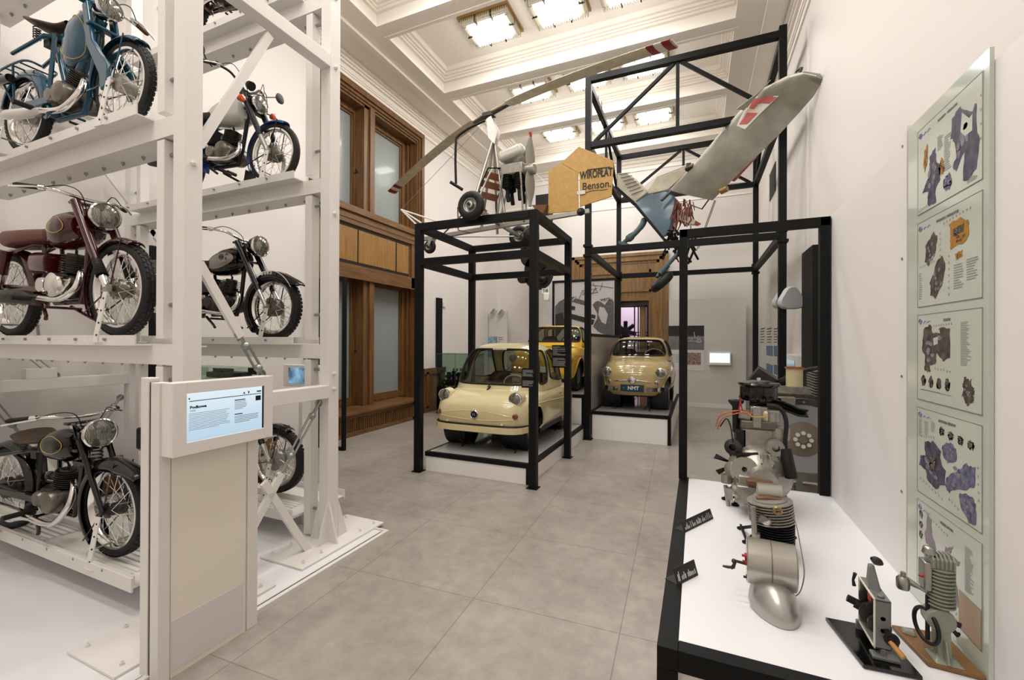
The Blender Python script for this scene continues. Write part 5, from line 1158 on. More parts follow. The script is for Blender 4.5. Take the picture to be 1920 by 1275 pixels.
# ---- black information plates on the cage posts
def info_plate(lab, x0, x1, y, z0, z1, seed, split):
    t = thing('information_plate', lab, 'sign', ((x0+x1)/2, y, z0))
    part(lambda m: m.bx(x0, x1, y-.004, y, z0, z1), 'plate', M['black_metal'], t, smooth=False)
    rnd = random.Random(seed); mb = MB(); z = z1-.02
    while z > z0+.02:
        if abs(z-(z0+(z1-z0)*split)) > .02: mb.bx(x0+.012, x0+.012+(x1-x0-.024)*rnd.choice([1, .97, .95, .9, .55, .35, .98]), y-.0052, y-.004, z-.0045, z)
        z -= .0105
    mb.build('text_lines', M['ink_white'], t, wl=True, smooth=False)
mat('ink_white', '#8f8f8c', .6)
a = aty(978, 690, 4.38); b = aty(1002, 728, 4.38); info_plate('black text plate fixed to the front right post of the car cage', a.x, b.x, 4.385, b.z, a.z, 4, .5)
a = aty(1035, 647, 5.73); b = aty(1062, 690, 5.73); info_plate('black text plate fixed to the rear right post of the car cage', a.x, b.x, 5.735, b.z, a.z, 5, .5)
# ================================================================ AUTOGYRO hung over the car cage
mat('dull_silver', '#9e9b92', .4, metal=.7); mat('blade_grey', '#c4bba0', .45, noise=.2, nscale=10); mat('red_mark', '#7c2227', .45); mat('white_mark', '#cfc9bb', .5)
mat('ply_yellow', '#bd9450', .5, noise=.12, nscale=25); mat('strap_wood', '#6d3f22', .45)
GY = 5.15
gy = thing('autogyro', 'silver tube-framed autogyro with long drooping rotor blades above the car cage', 'autogyro', (-2.45, GY, 3.1))
def gp_(x, y, Y=GY): return aty(x, y, Y)
def gt(name, pts, r, m='dull_silver', n=8): mb = MB(); mb.tube(pts, r, n); return mb.build(name, M[m], gy, wl=True)
HUB = V3(-2.55, GY, 4.60)
keel = MB(); keel.beam((-3.62, GY, 3.04), (-1.2, GY, 3.17), .05, .05); keel = keel.build('keel_beam', M['dull_silver'], gy, wl=True, smooth=False)
# mast
TOP = V3(-2.48, GY, 4.30)
for p in ((-2.66, GY, 3.1), (-2.30, GY, 3.12), (-2.62, GY-.42, 3.12), (-2.62, GY+.42, 3.12)): gt('mast_tube', [p, TOP], .019)
mb = MB()
for s in (-1, 1): mb.slab([HUB+V3(-.02, s*.045, -.07), HUB+V3(.05, s*.045, -.04), TOP+V3(.07, s*.045, .05), TOP+V3(.03, s*.045, -.12), TOP+V3(-.06, s*.045, -.02)], .006, (0, 1, 0))
mb.build('rotor_head_plates', M['white_metal'], gy, wl=True, smooth=False)
mb = MB(); mb.cyl(HUB+V3(0, 0, -.09), HUB+V3(0, 0, .03), .035, 14); mb.box(HUB, (.16, .10, .05)); hd = mb.build('rotor_head', M['dark_steel'], gy, wl=True)
# blades (drooping), root narrower, red/white/red marks at the tips
def blade(tip, name, kink):
    tip = V3(*tip); ax = tip-HUB; L = math.hypot(ax.x, ax.y); h = V3(ax.x, ax.y, 0)/L; n = V3(-h.y, h.x, 0); mb = MB()
    def ctr(t): return HUB+h*(L*t)+V3(0, 0, .02+(tip.z-HUB.z)*(t**1.6))
    secs = []
    for i in range(41):
        t = .03+.97*i/40; w_ = .09 if t < kink else .165
        if kink < t < kink+.05: w_ = .15
        if t > .985: w_ = .13
        secs.append((t, w_))
    def S(u, v):
        i = min(40, int(round(u*40))); t, w_ = secs[i]; a = 2*PI*v; c = math.cos(a); s = math.sin(a)
        return ctr(t)+n*(w_/2*c)+V3(0, 0, .011*s*(1-.6*c if True else 1))
    mb.grid(S, 40, 16); mb.add([S(1, k/16) for k in range(16)], [tuple(range(16))])
    b = mb.build(name, M['blade_grey'], gy, wl=True)
    for (t0, t1, m_) in ((.90, .93, 'red_mark'), (.93, .96, 'white_mark'), (.96, .992, 'red_mark')):
        mb = MB()
        def S2(u, v): t = lerp(t0, t1, u); a = 2*PI*v; c = math.cos(a); s = math.sin(a); return ctr(t)+n*(.168/2*c)+V3(0, 0, .0135*s*(1-.6*c))
        mb.grid(S2, 4, 20); mb.build('tip_stripe', M[m_], b, wl=True)
    mb = MB(); mb.beam(HUB, ctr(kink), .05, .03); mb.build('blade_grip', M['dark_steel'], b, wl=True, smooth=False)
blade((-4.93, 6.12, 4.17), 'rotor_blade', .12); blade((-.19, 4.20, 4.30), 'rotor_blade', .14)
# overhead control stick
mb = MB(); mb.tube(bez([HUB+V3(-.05, -.03, -.08), gp_(880, 240, 5.0), gp_(858, 256, 4.95), gp_(855, 268, 4.93), gp_(854, 300, 4.92), gp_(855, 344, 4.9)], 5), .016, 8); st = mb.build('control_stick', M['black_metal'], gy, wl=True)
mb = MB(); mb.tube([gp_(844, 341, 4.85), gp_(868, 356, 4.95)], .02, 10); mb.build('grip', M['rubber'], st, wl=True)
# axle, wheels
A0, A1 = V3(-2.34, 4.28, 3.12), V3(-2.46, 6.0, 3.17)
mb = MB(); mb.beam(A0+V3(0, .06, 0), A1-V3(0, .06, 0), .045, .045); mb.build('axle_beam', M['dull_silver'], gy, wl=True, smooth=False)
def gwheel(c, R, ax, w=.05, name='wheel'):
    mb = MB(); mb.torus(c, R-w, w, ax, 36, 12, sr=w*.95); wl_ = mb.build(name, M['rubber'], gy, wl=True)
    mb = MB(); mb.lathe([(R-w*1.9, -.03), (R-w*1.5, -.035), (R-w*1.6, -.02), (R*.3, -.012), (R*.25, -.05), (.02, -.055), (.02, .055), (R*.25, .05), (R*.3, .012), (R-w*1.6, .02), (R-w*1.5, .035)], c, ax, 30); mb.build('wheel_rim', M['steel'], wl_, wl=True)
    mb = MB(); mb.cyl(V3(*c)-V3(*ax)*.07, V3(*c)-V3(*ax)*.04, .02, 12); mb.build('hub_cap', M['dark_steel'], wl_, wl=True)
gwheel(A0, .165, (0, 1, 0)); gwheel(A1, .165, (0, 1, 0)); gwheel((-2.2, 5.95, 3.12), .15, (0.3, 1, 0)) if False else None
gwheel(gp_(806, 463, 5.1), .095, (0, 1, 0), .032, 'nose_wheel')
c = gp_(806, 463, 5.1); mb = MB()
for s in (-1, 1): mb.beam(c+V3(0, s*.05, 0), c+V3(.06, s*.045, .15), .05, .006, (0, 1, 0))
mb.box(c+V3(.06, 0, .155), (.1, .12, .02)); mb.build('caster_fork', M['steel'], gy, wl=True, smooth=False)
gwheel(gp_(1089, 397, 5.12), .05, (0, 1, 0), .02, 'tail_wheel')
for a, b in (((-2.62, GY-.4, 3.12), A0), ((-3.3, GY, 3.05), A0), ((-1.9, GY, 3.12), A1), ((-3.3, GY, 3.05), A1), ((-2.5, GY, 3.9), V3(-2.36, 4.4, 3.14))): gt('brace', [a, b], .011, n=6)
# nose triangle and wires
for a, b in (((752, 393), (790, 418)), ((752, 393), (860, 428)), ((752, 393), (800, 440))): gt('nose_tube', [gp_(*a), gp_(*b)], .012, 'white_metal', 6)
gt('wire', [gp_(752, 393), HUB+V3(-.1, 0, -.1)], .003, 'steel', 5)
gt('wire', [gp_(1083, 395), TOP], .003, 'steel', 5)
# seat
mb = MB(); P0, P1 = gp_(893, 372, 4.95), gp_(912, 322, 5.0)
d = P1-P0
for k in (0.05, .45, .78): mb.slab([P0+d*k+V3(0, -.0, 0), P0+d*k+V3(.18, .22, -.02), P0+d*(k+.24)+V3(.18, .22, -.02), P0+d*(k+.24)], .01)
st = mb.build('seat_back_slats', M['strap_wood'], gy, wl=True, smooth=False)
mb = MB(); mb.tube(bez([P0+V3(-.01, 0, -.1), P0, P1, P1+V3(.04, .05, .06), P1+V3(.2, .22, .04), P0+V3(.18, .22, 0), P0+V3(.2, .24, -.2)], 4), .009, 6); mb.build('seat_frame', M['black_metal'], st, wl=True)
mb = MB(); q = gp_(862, 388, 4.9); mb.slab([q, q+V3(.25, 0, .0), q+V3(.25, .3, 0), q+V3(0, .3, 0)], .02); mb.tube([q, q+V3(-.03, 0, -.0), q+V3(-.02, 0, -.3), q+V3(.15, 0, -.35)], .009, 6); mb.build('footrest', M['strap_wood'], gy, wl=True)
# tank, engine, pusher propeller
q = gp_(966, 294, GY); mb = MB(); mb.box(q, (.34, .36, .13), ry=-.22); mb.build('fuel_tank', M['white_paint'], gy, wl=True, bevel=.04)
q = gp_(966, 322, GY); mb = MB(); mb.box(q, (.30, .26, .14)); mb.cyl(q+V3(-.12, 0, 0), q+V3(.28, 0, 0), .07, 18); en = mb.build('engine', M['alloy'], gy, wl=True, bevel=.015)
for dx in (-.08, .08):
    for dy in (-.07, .07):
        mb = MB(); pr = [(0, .05)]
        for i in range(8): pr += [(.042, .06+i*.022), (.062, .062+i*.022), (.062, .07+i*.022), (.042, .072+i*.022)]
        mb.lathe(pr+[(.03, .25), (0, .25)], q+V3(dx, dy, 0), (0, 0, -1), 14); mb.build('cylinder', M['black_metal'], en, wl=True)
        mb = MB(); mb.cyl(q+V3(dx, dy, -.22), q+V3(dx+.02, dy, -.40), .022, 10, .028); mb.build('exhaust_stub', M['black_metal'], en, wl=True)
for a in ((-.12, -.12), (.12, -.12), (-.12, .12), (.12, .12)): gt('engine_mount', [q+V3(a[0], a[1], -.03), V3(q.x+a[0]*1.6-.06, GY+a[1]*.3, 3.13)], .014)
gt('engine_mount', [q+V3(-.1, 0, .05), V3(-2.42, GY, 3.85)], .014); gt('engine_mount', [q+V3(-.1, 0, .0), V3(-2.40, GY, 3.6)], .014)
c = gp_(994, 318, GY); mb = MB()
def SP(u, v): s = u*2-1; a = 2*PI*v; w_ = .025+.075*math.sin(PI*min(1, abs(s)*1.02+.08))*(1-.25*abs(s)); return c+V3(.014*math.sin(a)+.03*math.sin(a)*0+math.cos(a)*w_*.35, math.cos(a)*w_, s*.47)
mb.grid(SP, 30, 12); pp = mb.build('propeller', M['dull_silver'], gy, wl=True)
mb = MB(); mb.cyl(c-V3(.05, 0, 0), c+V3(.03, 0, 0), .06, 18); mb.build('propeller_hub', M['steel'], pp, wl=True)
mb = MB(); mb.grid(lambda u, v: SP(.94+.06*u, v)+V3(.001, 0, .001), 5, 12); mb.build('red_tip', M['red'], pp, wl=True)
# yellow tail plates with lettering
def tailplate(pts, name): mb = MB(); mb.slab([gp_(*p) for p in pts], .02, (0, 1, 0)); return mb.build(name, M['ply_yellow'], gy, wl=True, smooth=False, bevel=.004)
fin = tailplate([(1052, 306), (1085.5, 275.5), (1151, 302), (1147, 369), (1087, 388), (1087, 326)], 'tail_fin'); rud = tailplate([(1029, 321), (1050, 306.5), (1084, 324), (1085, 395), (1028, 401)], 'rudder')
a = gp_(1091, 331); b = gp_(1144, 324)
text('lettering', 'WIROPŁAT', .13, M['ink'], fin, frameT(gp_(1118, 327)+V3(0, -.013, 0), b-a, (0, 0, 1)), .001, bold=.004, xs=.60)
text('lettering', 'Benson.', .125, M['ink'], fin, frameT(gp_(1119, 348)+V3(0, -.013, 0), b-a, (.15, 0, 1)), .001, bold=.001, xs=.88)
mb = MB(); mb.beam(gp_(1101, 319.5)+V3(0, -.013, 0), gp_(1144, 314)+V3(0, -.013, 0), .004, .012); mb.tube(bez([gp_(*p)+V3(0, -.013, 0) for p in ((1099, 362), (1112, 358), (1130, 357), (1140, 355))], 4), .003, 5); mb.build('lettering_bar', M['ink'], fin, wl=True, smooth=False)
mb = MB(); mb.beam(gp_(1083, 363)+V3(0, -.02, 0), gp_(1098, 361)+V3(0, -.02, 0), .01, .045); mb.build('trim_tab', M['steel'], rud, wl=True, smooth=False)
mb = MB(); mb.slab([gp_(1000, 387), gp_(1029, 386), gp_(1022, 401), gp_(1010, 400)], .12, (0, 1, 0)); mb.build('tail_skid', M['strap_wood'], gy, wl=True, smooth=False)
# ================================================================ WING AND COCKPIT SECTION in the tall cage
mat('wing_skin', '#a09d92', .33, metal=.45, noise=.18, nscale=5, bump=.25, bscale=6); mat('torn_pink', '#8f6a62', .5); mat('cowl_blue', '#38596a', .35, coat=.4, noise=.15, nscale=6); mat('red_pink', '#b8625c', .5); mat('white_sq', '#d8d2c8', .5); mat('copper_wire', '#7a4032', .5); mat('gear_blue', '#3f565c', .45); mat('skin_pale', '#b3ab98', .45, metal=.2, noise=.15, nscale=8)
ws = thing('aircraft_section', 'wrecked silver wing with checkered red and white square, blue nose panel and bent landing gear', 'aircraft wreck', (.0, 8.0, 4.2))
def wp_(x, y, Y): return aty(x, y, Y)
# wing as an aerofoil between leading and trailing edges (root -> tip)
LE = [(1256, 356, 7.7), (1298, 311, 7.4), (1350, 250, 7.1), (1400, 193, 6.75), (1430, 166, 6.55), (1478, 141, 6.35), (1508, 134, 6.25), (1532, 139, 6.2)]
TE = [(1336, 376, 7.5), (1362, 349, 7.3), (1410, 302, 7.0), (1464, 249, 6.75), (1498, 212, 6.6), (1526, 180, 6.4), (1538, 160, 6.3), (1542, 148, 6.22)]
mb = MB(); n = 56
def along(T, u): i = min(len(T)-2, int(u*(len(T)-1))); f = u*(len(T)-1)-i; a = T[i]; b = T[i+1]; return wp_(lerp(a[0], b[0], f), lerp(a[1], b[1], f), lerp(a[2], b[2], f))
def WS(u, v, off=0.):
    a, b = along(LE, u), along(TE, u); t = abs(v*2-1); s = 1 if v < .5 else -1
    ch = (b-a); nn = ch.cross(along(LE, min(1, u+.05))-along(LE, max(0, u-.05))).normalized(); nn = nn if nn.z < 0 else -nn
    th = .10*math.sqrt(max(t, 0))*(1-t)*2.6*(1-.45*u)
    return a+ch*t+nn*(s*(th*.5+off))
mb.grid(WS, n, 32); mb.add([WS(0, j/32) for j in range(32)], [tuple(range(32))]); mb.add([WS(1, j/32) for j in range(32)], [tuple(range(32))])
wing = mb.build('wing', M['wing_skin'], ws, wl=True, ang=50)
# aileron standing proud at the leading side
mb = MB(); mb.slab([wp_(*p) for p in ((1381, 204, 6.72), (1396, 206, 6.7), (1445, 150, 6.4), (1423, 172, 6.5))], .03); mb.build('slat', M['wing_skin'], wing, wl=True)
def onwing(x, y, off):
    # point of the wing's lower skin seen along a pixel of the survey photo: between its chord lines
    best = None
    for i in range(0, 101):
        u = i/100; a, b = along(LE, u), along(TE, u)
        for j in range(1, 40):
            t = j/40; p = a.lerp(b, t); d = p-Vector((0, 0, CH)); w_ = d.dot(_f2); e = (960+FPX*d.dot(_r3)/w_-x)**2+(637.5-FPX*d.dot(_u3)/w_-y)**2
            if best is None or e < best[0]: best = (e, p, u, t)
    return WS(best[2], (1-best[3])/2, off)
def emblem(pts, m, off, name):
    P = [onwing(x, y, off) for x, y in pts]; mb = MB(); mb.slab(P, .004); mb.build(name, M[m], wing, wl=True, smooth=False)
emblem([(1383, 237), (1398, 205), (1417, 176), (1464, 177), (1430, 210), (1400, 242)], 'white_sq', .004, 'emblem_border')
emblem([(1389, 233), (1406, 208), (1425, 210), (1404, 232)], 'red_pink', .009, 'emblem_square')
emblem([(1400, 202), (1413, 183), (1432, 183), (1417, 202)], 'red_pink', .009, 'emblem_square')
emblem([(1436, 179), (1461, 180), (1445, 193), (1425, 190)], 'red_pink', .009, 'emblem_square')
mb = MB(); mb.slab([wp_(*p) for p in ((1372, 338, 7.3), (1378, 340, 7.3), (1418, 296, 7.0), (1416, 292, 7.0))], .04); mb.build('flap', M['red_pink'], wing, wl=True, smooth=False)
mb = MB(); c = wp_(1358, 358, 7.35); mb.cyl(c+V3(-.05, 0, 0), c+V3(.04, -.05, .02), .05, 14); mb.build('wing_pin', M['brass'], wing, wl=True)
mb = MB(); mb.tube([wp_(1492, 136, 6.3), wp_(1502, 127, 6.3)], .012, 6); mb.tube([wp_(1500, 136, 6.3), wp_(1503, 126, 6.28)], .02, 6); mb.build('pitot_tube', M['dark_steel'], wing, wl=True)
mb = MB(); mb.tube([wp_(1286, 317, 7.45), wp_(1300, 312, 7.4)], .04, 10); mb.box(wp_(1291, 311, 7.45), (.07, .07, .07)); mb.tube([wp_(1240, 376, 7.65), wp_(1262, 355, 7.7)], .025, 8); mb.build('wing_root_fitting', M['dark_steel'], wing, wl=True)
# fuselage: blue cowl wedge, pale slatted panel, upper skin
F = 7.9
def prismF(pts, Y0, depth, name, m, dx=.12, dz=.05, **k):
    mb = MB(); A = [wp_(x, y, Y0) for x, y in pts]; c_ = sum(A, Vector())/len(A); B = [c_+(p-c_)*.8+V3(dx, depth, dz) for p in A]; n_ = len(A)
    mb.add(A+B, [tuple(range(n_)), tuple(range(2*n_-1, n_-1, -1))]+[(i, (i+1) % n_, n_+(i+1) % n_, n_+i) for i in range(n_)]); return mb.build(name, M[m], ws, wl=True, smooth=False, **k)
cowl = prismF([(1189, 380), (1215, 366), (1249, 357), (1262, 366), (1269, 377), (1262, 410), (1254, 438), (1243, 446)], F, .45, 'nose_cowl', 'cowl_blue', bevel=.02)
sl = prismF([(1157, 325), (1174, 323), (1214, 361), (1190, 379), (1181, 372), (1156, 354)], F+.05, .4, 'side_panel', 'skin_pale', bevel=.01)
for k in range(7):
    f_ = k/6; a = V3(*wp_(lerp(1160, 1184, f_), lerp(333, 371, f_)-6, F+.03)); b = V3(*wp_(lerp(1181, 1206, f_), lerp(326, 358, f_)-2, F+.03)); mb = MB(); mb.tube([a, b], .006, 5); mb.build('slat_line', M['ink'], sl, wl=True)
prismF([(1212, 358), (1232, 333), (1292, 309), (1298, 314), (1252, 356), (1216, 364)], F+.0, .35, 'upper_skin', 'skin_pale', bevel=.01)
prismF([(1205, 352), (1238, 322), (1275, 312), (1290, 309), (1232, 332), (1214, 357)], F+.2, .2, 'canopy_frame', 'white_metal', dz=.1)
mb = MB(); mb.beam(wp_(1153, 350, F-.02), wp_(1190, 383, F-.02), .06, .05); mb.beam(wp_(1190, 383, F-.02), wp_(1246, 450, F-.02), .05, .04); mb.beam(wp_(1246, 450, F), wp_(1288, 478, F), .05, .05); mb.build('keel_rail', M['black_metal'], ws, wl=True, smooth=False)
rnd = random.Random(11); 
mb = MB()
for k in range(46):
    a = wp_(rnd.uniform(1262, 1296), rnd.uniform(372, 405), F+rnd.uniform(-.15, .2)); b = a+V3(rnd.uniform(-.09, .05), rnd.uniform(-.05, .05), rnd.uniform(-.32, -.08)); mb.tube([a, a.lerp(b, .5)+V3(rnd.uniform(-.04, .04), 0, 0), b], rnd.uniform(.008, .016), 5)
mb.build('torn_wiring', M['copper_wire'], ws, wl=True)
mb = MB()
for k in range(26):
    a = wp_(rnd.uniform(1268, 1300), rnd.uniform(378, 400), F+rnd.uniform(-.2, .1)); b = a+V3(rnd.uniform(-.05, .05), rnd.uniform(-.05, .05), rnd.uniform(-.2, -.08)); mb.tube([a, b], .009, 5)
mb.build('torn_skin_strips', M['torn_pink'], ws, wl=True)
mb = MB()
for k in range(60):
    a = wp_(rnd.uniform(1250, 1300), rnd.uniform(432, 470), F+rnd.uniform(-.2, .2)); b = a+V3(rnd.uniform(-.12, .12), rnd.uniform(-.1, .1), rnd.uniform(-.25, .08)); mb.tube([a, b], rnd.uniform(.008, .02), 5)
for (x0, y0, x1, y1) in ((1260, 425, 1304, 470), (1256, 440, 1296, 492), (1280, 432, 1303, 468), (1262, 470, 1292, 494), (1303, 465, 1290, 495)): mb.beam(wp_(x0, y0, F), wp_(x1, y1, F), .035, .035)
mb.build('engine_frame', M['black_metal'], ws, wl=True)
# propeller blade
mb = MB(); P = [(1272, 405), (1282, 401), (1298, 410), (1315, 420), (1308, 424), (1290, 419), (1274, 413)]; mb.slab([wp_(x, y, F-.1) for x, y in P], .03, (0, 1, 0)); pb = mb.build('propeller_blade', M['blade_grey'], ws, wl=True, bevel=.008)
mb = MB(); mb.slab([wp_(x, y, F-.122) for x, y in ((1304, 413.4), (1315, 420), (1308, 424), (1301, 422.6))], .008, (0, 1, 0)); mb.build('red_tip', M['red_mark'], pb, wl=True)
# landing gear legs
mb = MB(); mb.tube(bez([wp_(1208, 412, F+.1), wp_(1204, 422, F+.05), wp_(1190, 438, F), wp_(1178, 448, F), wp_(1166, 458, F)], 4), [.055]*6+[.05]*4+[.07]*3+[.04]*4, 10); mb.tube([wp_(1190, 434, F), wp_(1180, 440, F-.05), wp_(1176, 452, F)], .018, 6)
mb.box(wp_(1170, 458, F), (.2, .12, .05), ry=.4); mb.build('landing_gear_leg', M['gear_blue'], ws, wl=True)
mb = MB(); mb.tube([wp_(1278, 468, F), wp_(1246, 503, F-.1)], .035, 10); mb.tube([wp_(1252, 497, F-.1), wp_(1238, 514, F-.12)], .05, 10); mb.tube([wp_(1240, 505, F), wp_(1232, 520, F-.1)], .03, 8); g_ = mb.build('landing_gear_leg', M['gear_blue'], ws, wl=True)
c = wp_(1241, 529, F-.12); mb = MB(); axv = (wp_(1258, 513, F-.12)-wp_(1222, 545, F-.12)).normalized(); nv = axv.cross(V3(0, 1, 0)).normalized(); ax2 = (nv+V3(0, -.25, 0)).normalized(); mb.torus(c, .15, .075, ax2, 30, 12, sr=.07); mb.lathe([(.09, -.05), (0, -.06), (0, .06), (.09, .05)], c, ax2, 20); mb.build('tyre', M['rubber'], g_, wl=True)
# suspension wires
mb = MB()
for a, b in (((1108, 155, 7.2), (1130, 230, 8)), ((1340, 375, 7.5), (1306, 470, F)), ((1342, 376, 7.5), (1310, 466, F)), ((1122, 180, 8), (1126, 270, 8.1)), ((1128, 190, 8), (1133, 268, 8.1))): mb.tube([wp_(*a), wp_(*b)], .006, 5)
mb.tube([wp_(1345, 352, 7.5), wp_(1316, 392, 7.6), wp_(1297, 385, 7.8)], .012, 6); mb.build('suspension_wire', M['dark_steel'], ws, wl=True)
# ================================================================ EXHIBITS ON THE BENCH
BT = .602
mat('label_black', '#101011', .4); mat('gasket', '#6b4a2e', .5); mat('cut_red', '#a32a22', .4); mat('olive_grey', '#8d9183', .4, coat=.2); mat('grey_enamel', '#6c6e6c', .35, coat=.3); mat('fairing', '#b2b0ab', .32, metal=.7); mat('plate_grey', '#a2a2a5', .35, metal=.0); mat('drum_metal', '#b3afa7', .28, metal=.75, noise=.15, nscale=6); mat('creme_plastic', '#cfc19a', .35); mat('wood_grip', '#b07c3c', .45); mat('wood_board', '#7f5a30', .4, noise=.2, nscale=12)
def cylinder_fins(mb, c, ax, r, h0, h1, n, core=.7, seg=24):
    pr = [(0, h0)]
    dh = (h1-h0)/n
    for i in range(n): z = h0+i*dh; pr += [(r*core, z+.1*dh), (r, z+.15*dh), (r, z+.55*dh), (r*core, z+.6*dh)]
    pr += [(r*core, h1), (0, h1)]; mb.lathe(pr, c, ax, seg)
# ---- label blocks (black folded stands)
def label_block(lab, p0, p1, h, seed):
    a, b = V3(*p0, BT), V3(*p1, BT); t = thing('exhibit_label', lab, 'label', (a+b)/2); d = (b-a).normalized(); n_ = V3(d.y, -d.x, 0)
    mb = MB(); q = [a, b, b+V3(0, 0, h)-n_*.02, a+V3(0, 0, h)-n_*.02]; mb.slab(q, .003); mb.prism([(0, 0)], 'z', 0, 0) if False else None
    mb.slab([a, b, b-n_*.06, a-n_*.06], .003, (0, 0, 1)); mb.build('stand', M['label_black'], t, wl=True, smooth=False)
    rnd = random.Random(seed); mb = MB(); L = (b-a).length; x = .012
    up = (V3(0, 0, h)-n_*.02).normalized(); o = n_*.0025
    while x < L-.015:
        w_ = .004; hh = h*rnd.choice([.25, .45, .6, .3]); z0 = h*.2
        mb.add([a+d*x+up*z0+o, a+d*(x+w_)+up*z0+o, a+d*(x+w_)+up*(z0+hh)+o, a+d*x+up*(z0+hh)+o], [(0, 1, 2, 3)]); x += rnd.choice([.0075, .0075, .009, .017])
    mb.build('lettering', M['paper'], t, wl=True, smooth=False)
label_block('black folded label stand on the bench edge, farther from the camera', (-.058, 2.44), (.085, 2.70), .050, 2)
label_block('black folded label stand on the bench edge, nearer the camera', (-.072, 1.90), (.005, 2.02), .058, 3)
# ---- car engine on black legs
en = thing('car_engine', 'cutaway car engine with round black air filter at the back of the bench', 'engine', (.33, 3.05, BT))
def ep(fn, name, m, par=None, **k): mb = MB(); fn(mb); return mb.build(name, M[m], par or en, wl=True, **k)
E_ = lambda x, y, Y=3.05: aty(x, y, Y)
blk_ = ep(lambda m: m.box((.335, 3.09, .98), (.17, .24, .20)), 'engine_block', 'alloy', bevel=.012)
ep(lambda m: m.box((.245, 3.07, .97), (.05, .2, .19)), 'open_section', 'black', blk_)
ep(lambda m: m.box((.34, 3.09, 1.10), (.19, .26, .05)), 'cylinder_head', 'alloy_dark', blk_, bevel=.008)
def bell(m):
    m.lathe([(.02, .0), (.16, .0), (.175, .02), (.175, .07), (.14, .12), (.09, .16), (.07, .24), (0, .25)], (.345, 3.04, .81), (0, -1, 0), 32)
bh = ep(bell, 'gearbox_bell', 'alloy', en)
def ribs(m):
    for k in range(9): a = 2*PI*k/9+.2; c = V3(.345, 2.96, .81); m.beam(c+V3(math.cos(a)*.165, .06, math.sin(a)*.165), c+V3(math.cos(a)*.08, -.1, math.sin(a)*.08), .008, .03)
    for k in range(7): a = 2*PI*k/7; m.cyl(V3(.345+math.cos(a)*.168, 2.965, .81+math.sin(a)*.168), V3(.345+math.cos(a)*.168, 2.98, .81+math.sin(a)*.168), .008, 8)
ep(ribs, 'casting_ribs', 'alloy', bh)
ep(lambda m: m.slab([V3(.215, 2.93, .93), V3(.33, 2.925, .95), V3(.345, 2.925, .86), V3(.30, 2.925, .78), V3(.23, 2.93, .80)], .03, (0, 1, 0)), 'opened_window', 'dark_steel', bh, smooth=False)
ep(lambda m: (m.slab([V3(.34, 2.90, .95), V3(.42, 2.92, .95), V3(.475, 2.93, .86), V3(.48, 2.93, .76), V3(.36, 2.90, .78)], .02, (0, 1, 0)), m.tube([V3(.345, 2.89, .95), V3(.355, 2.88, .79)], .008, 8), m.tube([V3(.385, 2.89, .95), V3(.41, 2.88, .80)], .008, 8), m.cyl((.395, 2.895, .90), (.395, 2.885, .90), .018, 14)), 'bell_cover', 'alloy', bh, bevel=.004)
def gears(m):
    for r, z in ((.06, .0), (.045, .03), (.07, .06)): m.lathe([(.015, z), (r, z), (r, z+.02), (.015, z+.02)], (.27, 2.93, .85), (-.2, -1, .1), 18)
ep(gears, 'gear_set', 'steel', bh)
def gbx(m):
    m.box((.31, 2.86, .73), (.20, .16, .10)); m.box((.26, 2.88, .76), (.08, .14, .14)); m.cyl((.40, 2.8, .745), (.30, 2.8, .745), .04, 16); m.cyl((.30, 2.72, .75), (.38, 2.72, .75), .035, 14)
    m.cyl((.19, 2.86, .73), (.26, 2.86, .73), .03, 12); m.cyl((.20, 2.8, .70), (.25, 2.8, .70), .022, 12); m.lathe([(.05, 0), (.07, .01), (.07, .03), (.02, .05), (0, .05)], (.34, 2.79, .70), (0, -1, 0), 18)
ep(gbx, 'gearbox', 'alloy', en, bevel=.006)
ep(lambda m: m.lathe([(0, 0), (.048, 0), (.05, .01), (.05, .07), (.03, .08), (0, .08)], (.455, 3.0, 1.02), (0, 0, 1), 20), 'water_pump', 'alloy', en)
ep(lambda m: m.lathe([(.02, -.02), (.045, -.02), (.05, 0), (.045, .03), (.02, .03)], (.42, 2.93, .985), (0, -1, 0), 24), 'pulley', 'alloy', en)
# air filter with wing of the intake
ep(lambda m: (m.lathe([(0, .0), (.10, .0), (.105, .01), (.105, .085), (.112, .09), (.118, .1), (.112, .11), (.05, .122), (0, .125)], (.355, 3.12, 1.235), (0, 0, 1), 36)), 'air_filter', 'black_gloss', en)
af = ep(lambda m: (m.torus((.355, 3.12, 1.352), .045, .006, (0, 0, 1), 24, 6), m.cyl((.355, 3.12, 1.35), (.355, 3.12, 1.375), .012, 10), m.tube([(.28, 3.08, 1.345), (.43, 3.16, 1.345)], .006, 6)), 'filter_ring', 'chrome', en)
ep(lambda m: m.grid(lambda u, v: V3(.30+.30*u, 3.02+.05*math.sin(PI*v), 1.21+.03*math.sin(PI*min(1, u*1.2))-.035*math.cos(PI*v)*(1-.5*u)-.03*u), 12, 10), 'intake_duct', 'black', en, solid=.01)
ep(lambda m: (m.box((.345, 3.05, 1.16), (.09, .1, .09)), m.box((.33, 2.96, 1.15), (.045, .012, .13)), m.cyl((.30, 3.0, 1.14), (.24, 3.0, 1.16), .03, 12), m.cyl((.42, 3.0, 1.12), (.42, 3.0, 1.19), .035, 12)), 'carburettor', 'alloy', en, bevel=.006)
ep(lambda m: m.box((.40, 3.02, 1.15), (.07, .07, .07)), 'float_bowl', 'creme_plastic', en, bevel=.015)
ep(lambda m: m.lathe([(.02, 0), (.022, .16), (.045, .19), (.045, .2), (.02, .2)], E_(1380, 810), (0, 0, 1), 16), 'oil_filler', 'black', en)
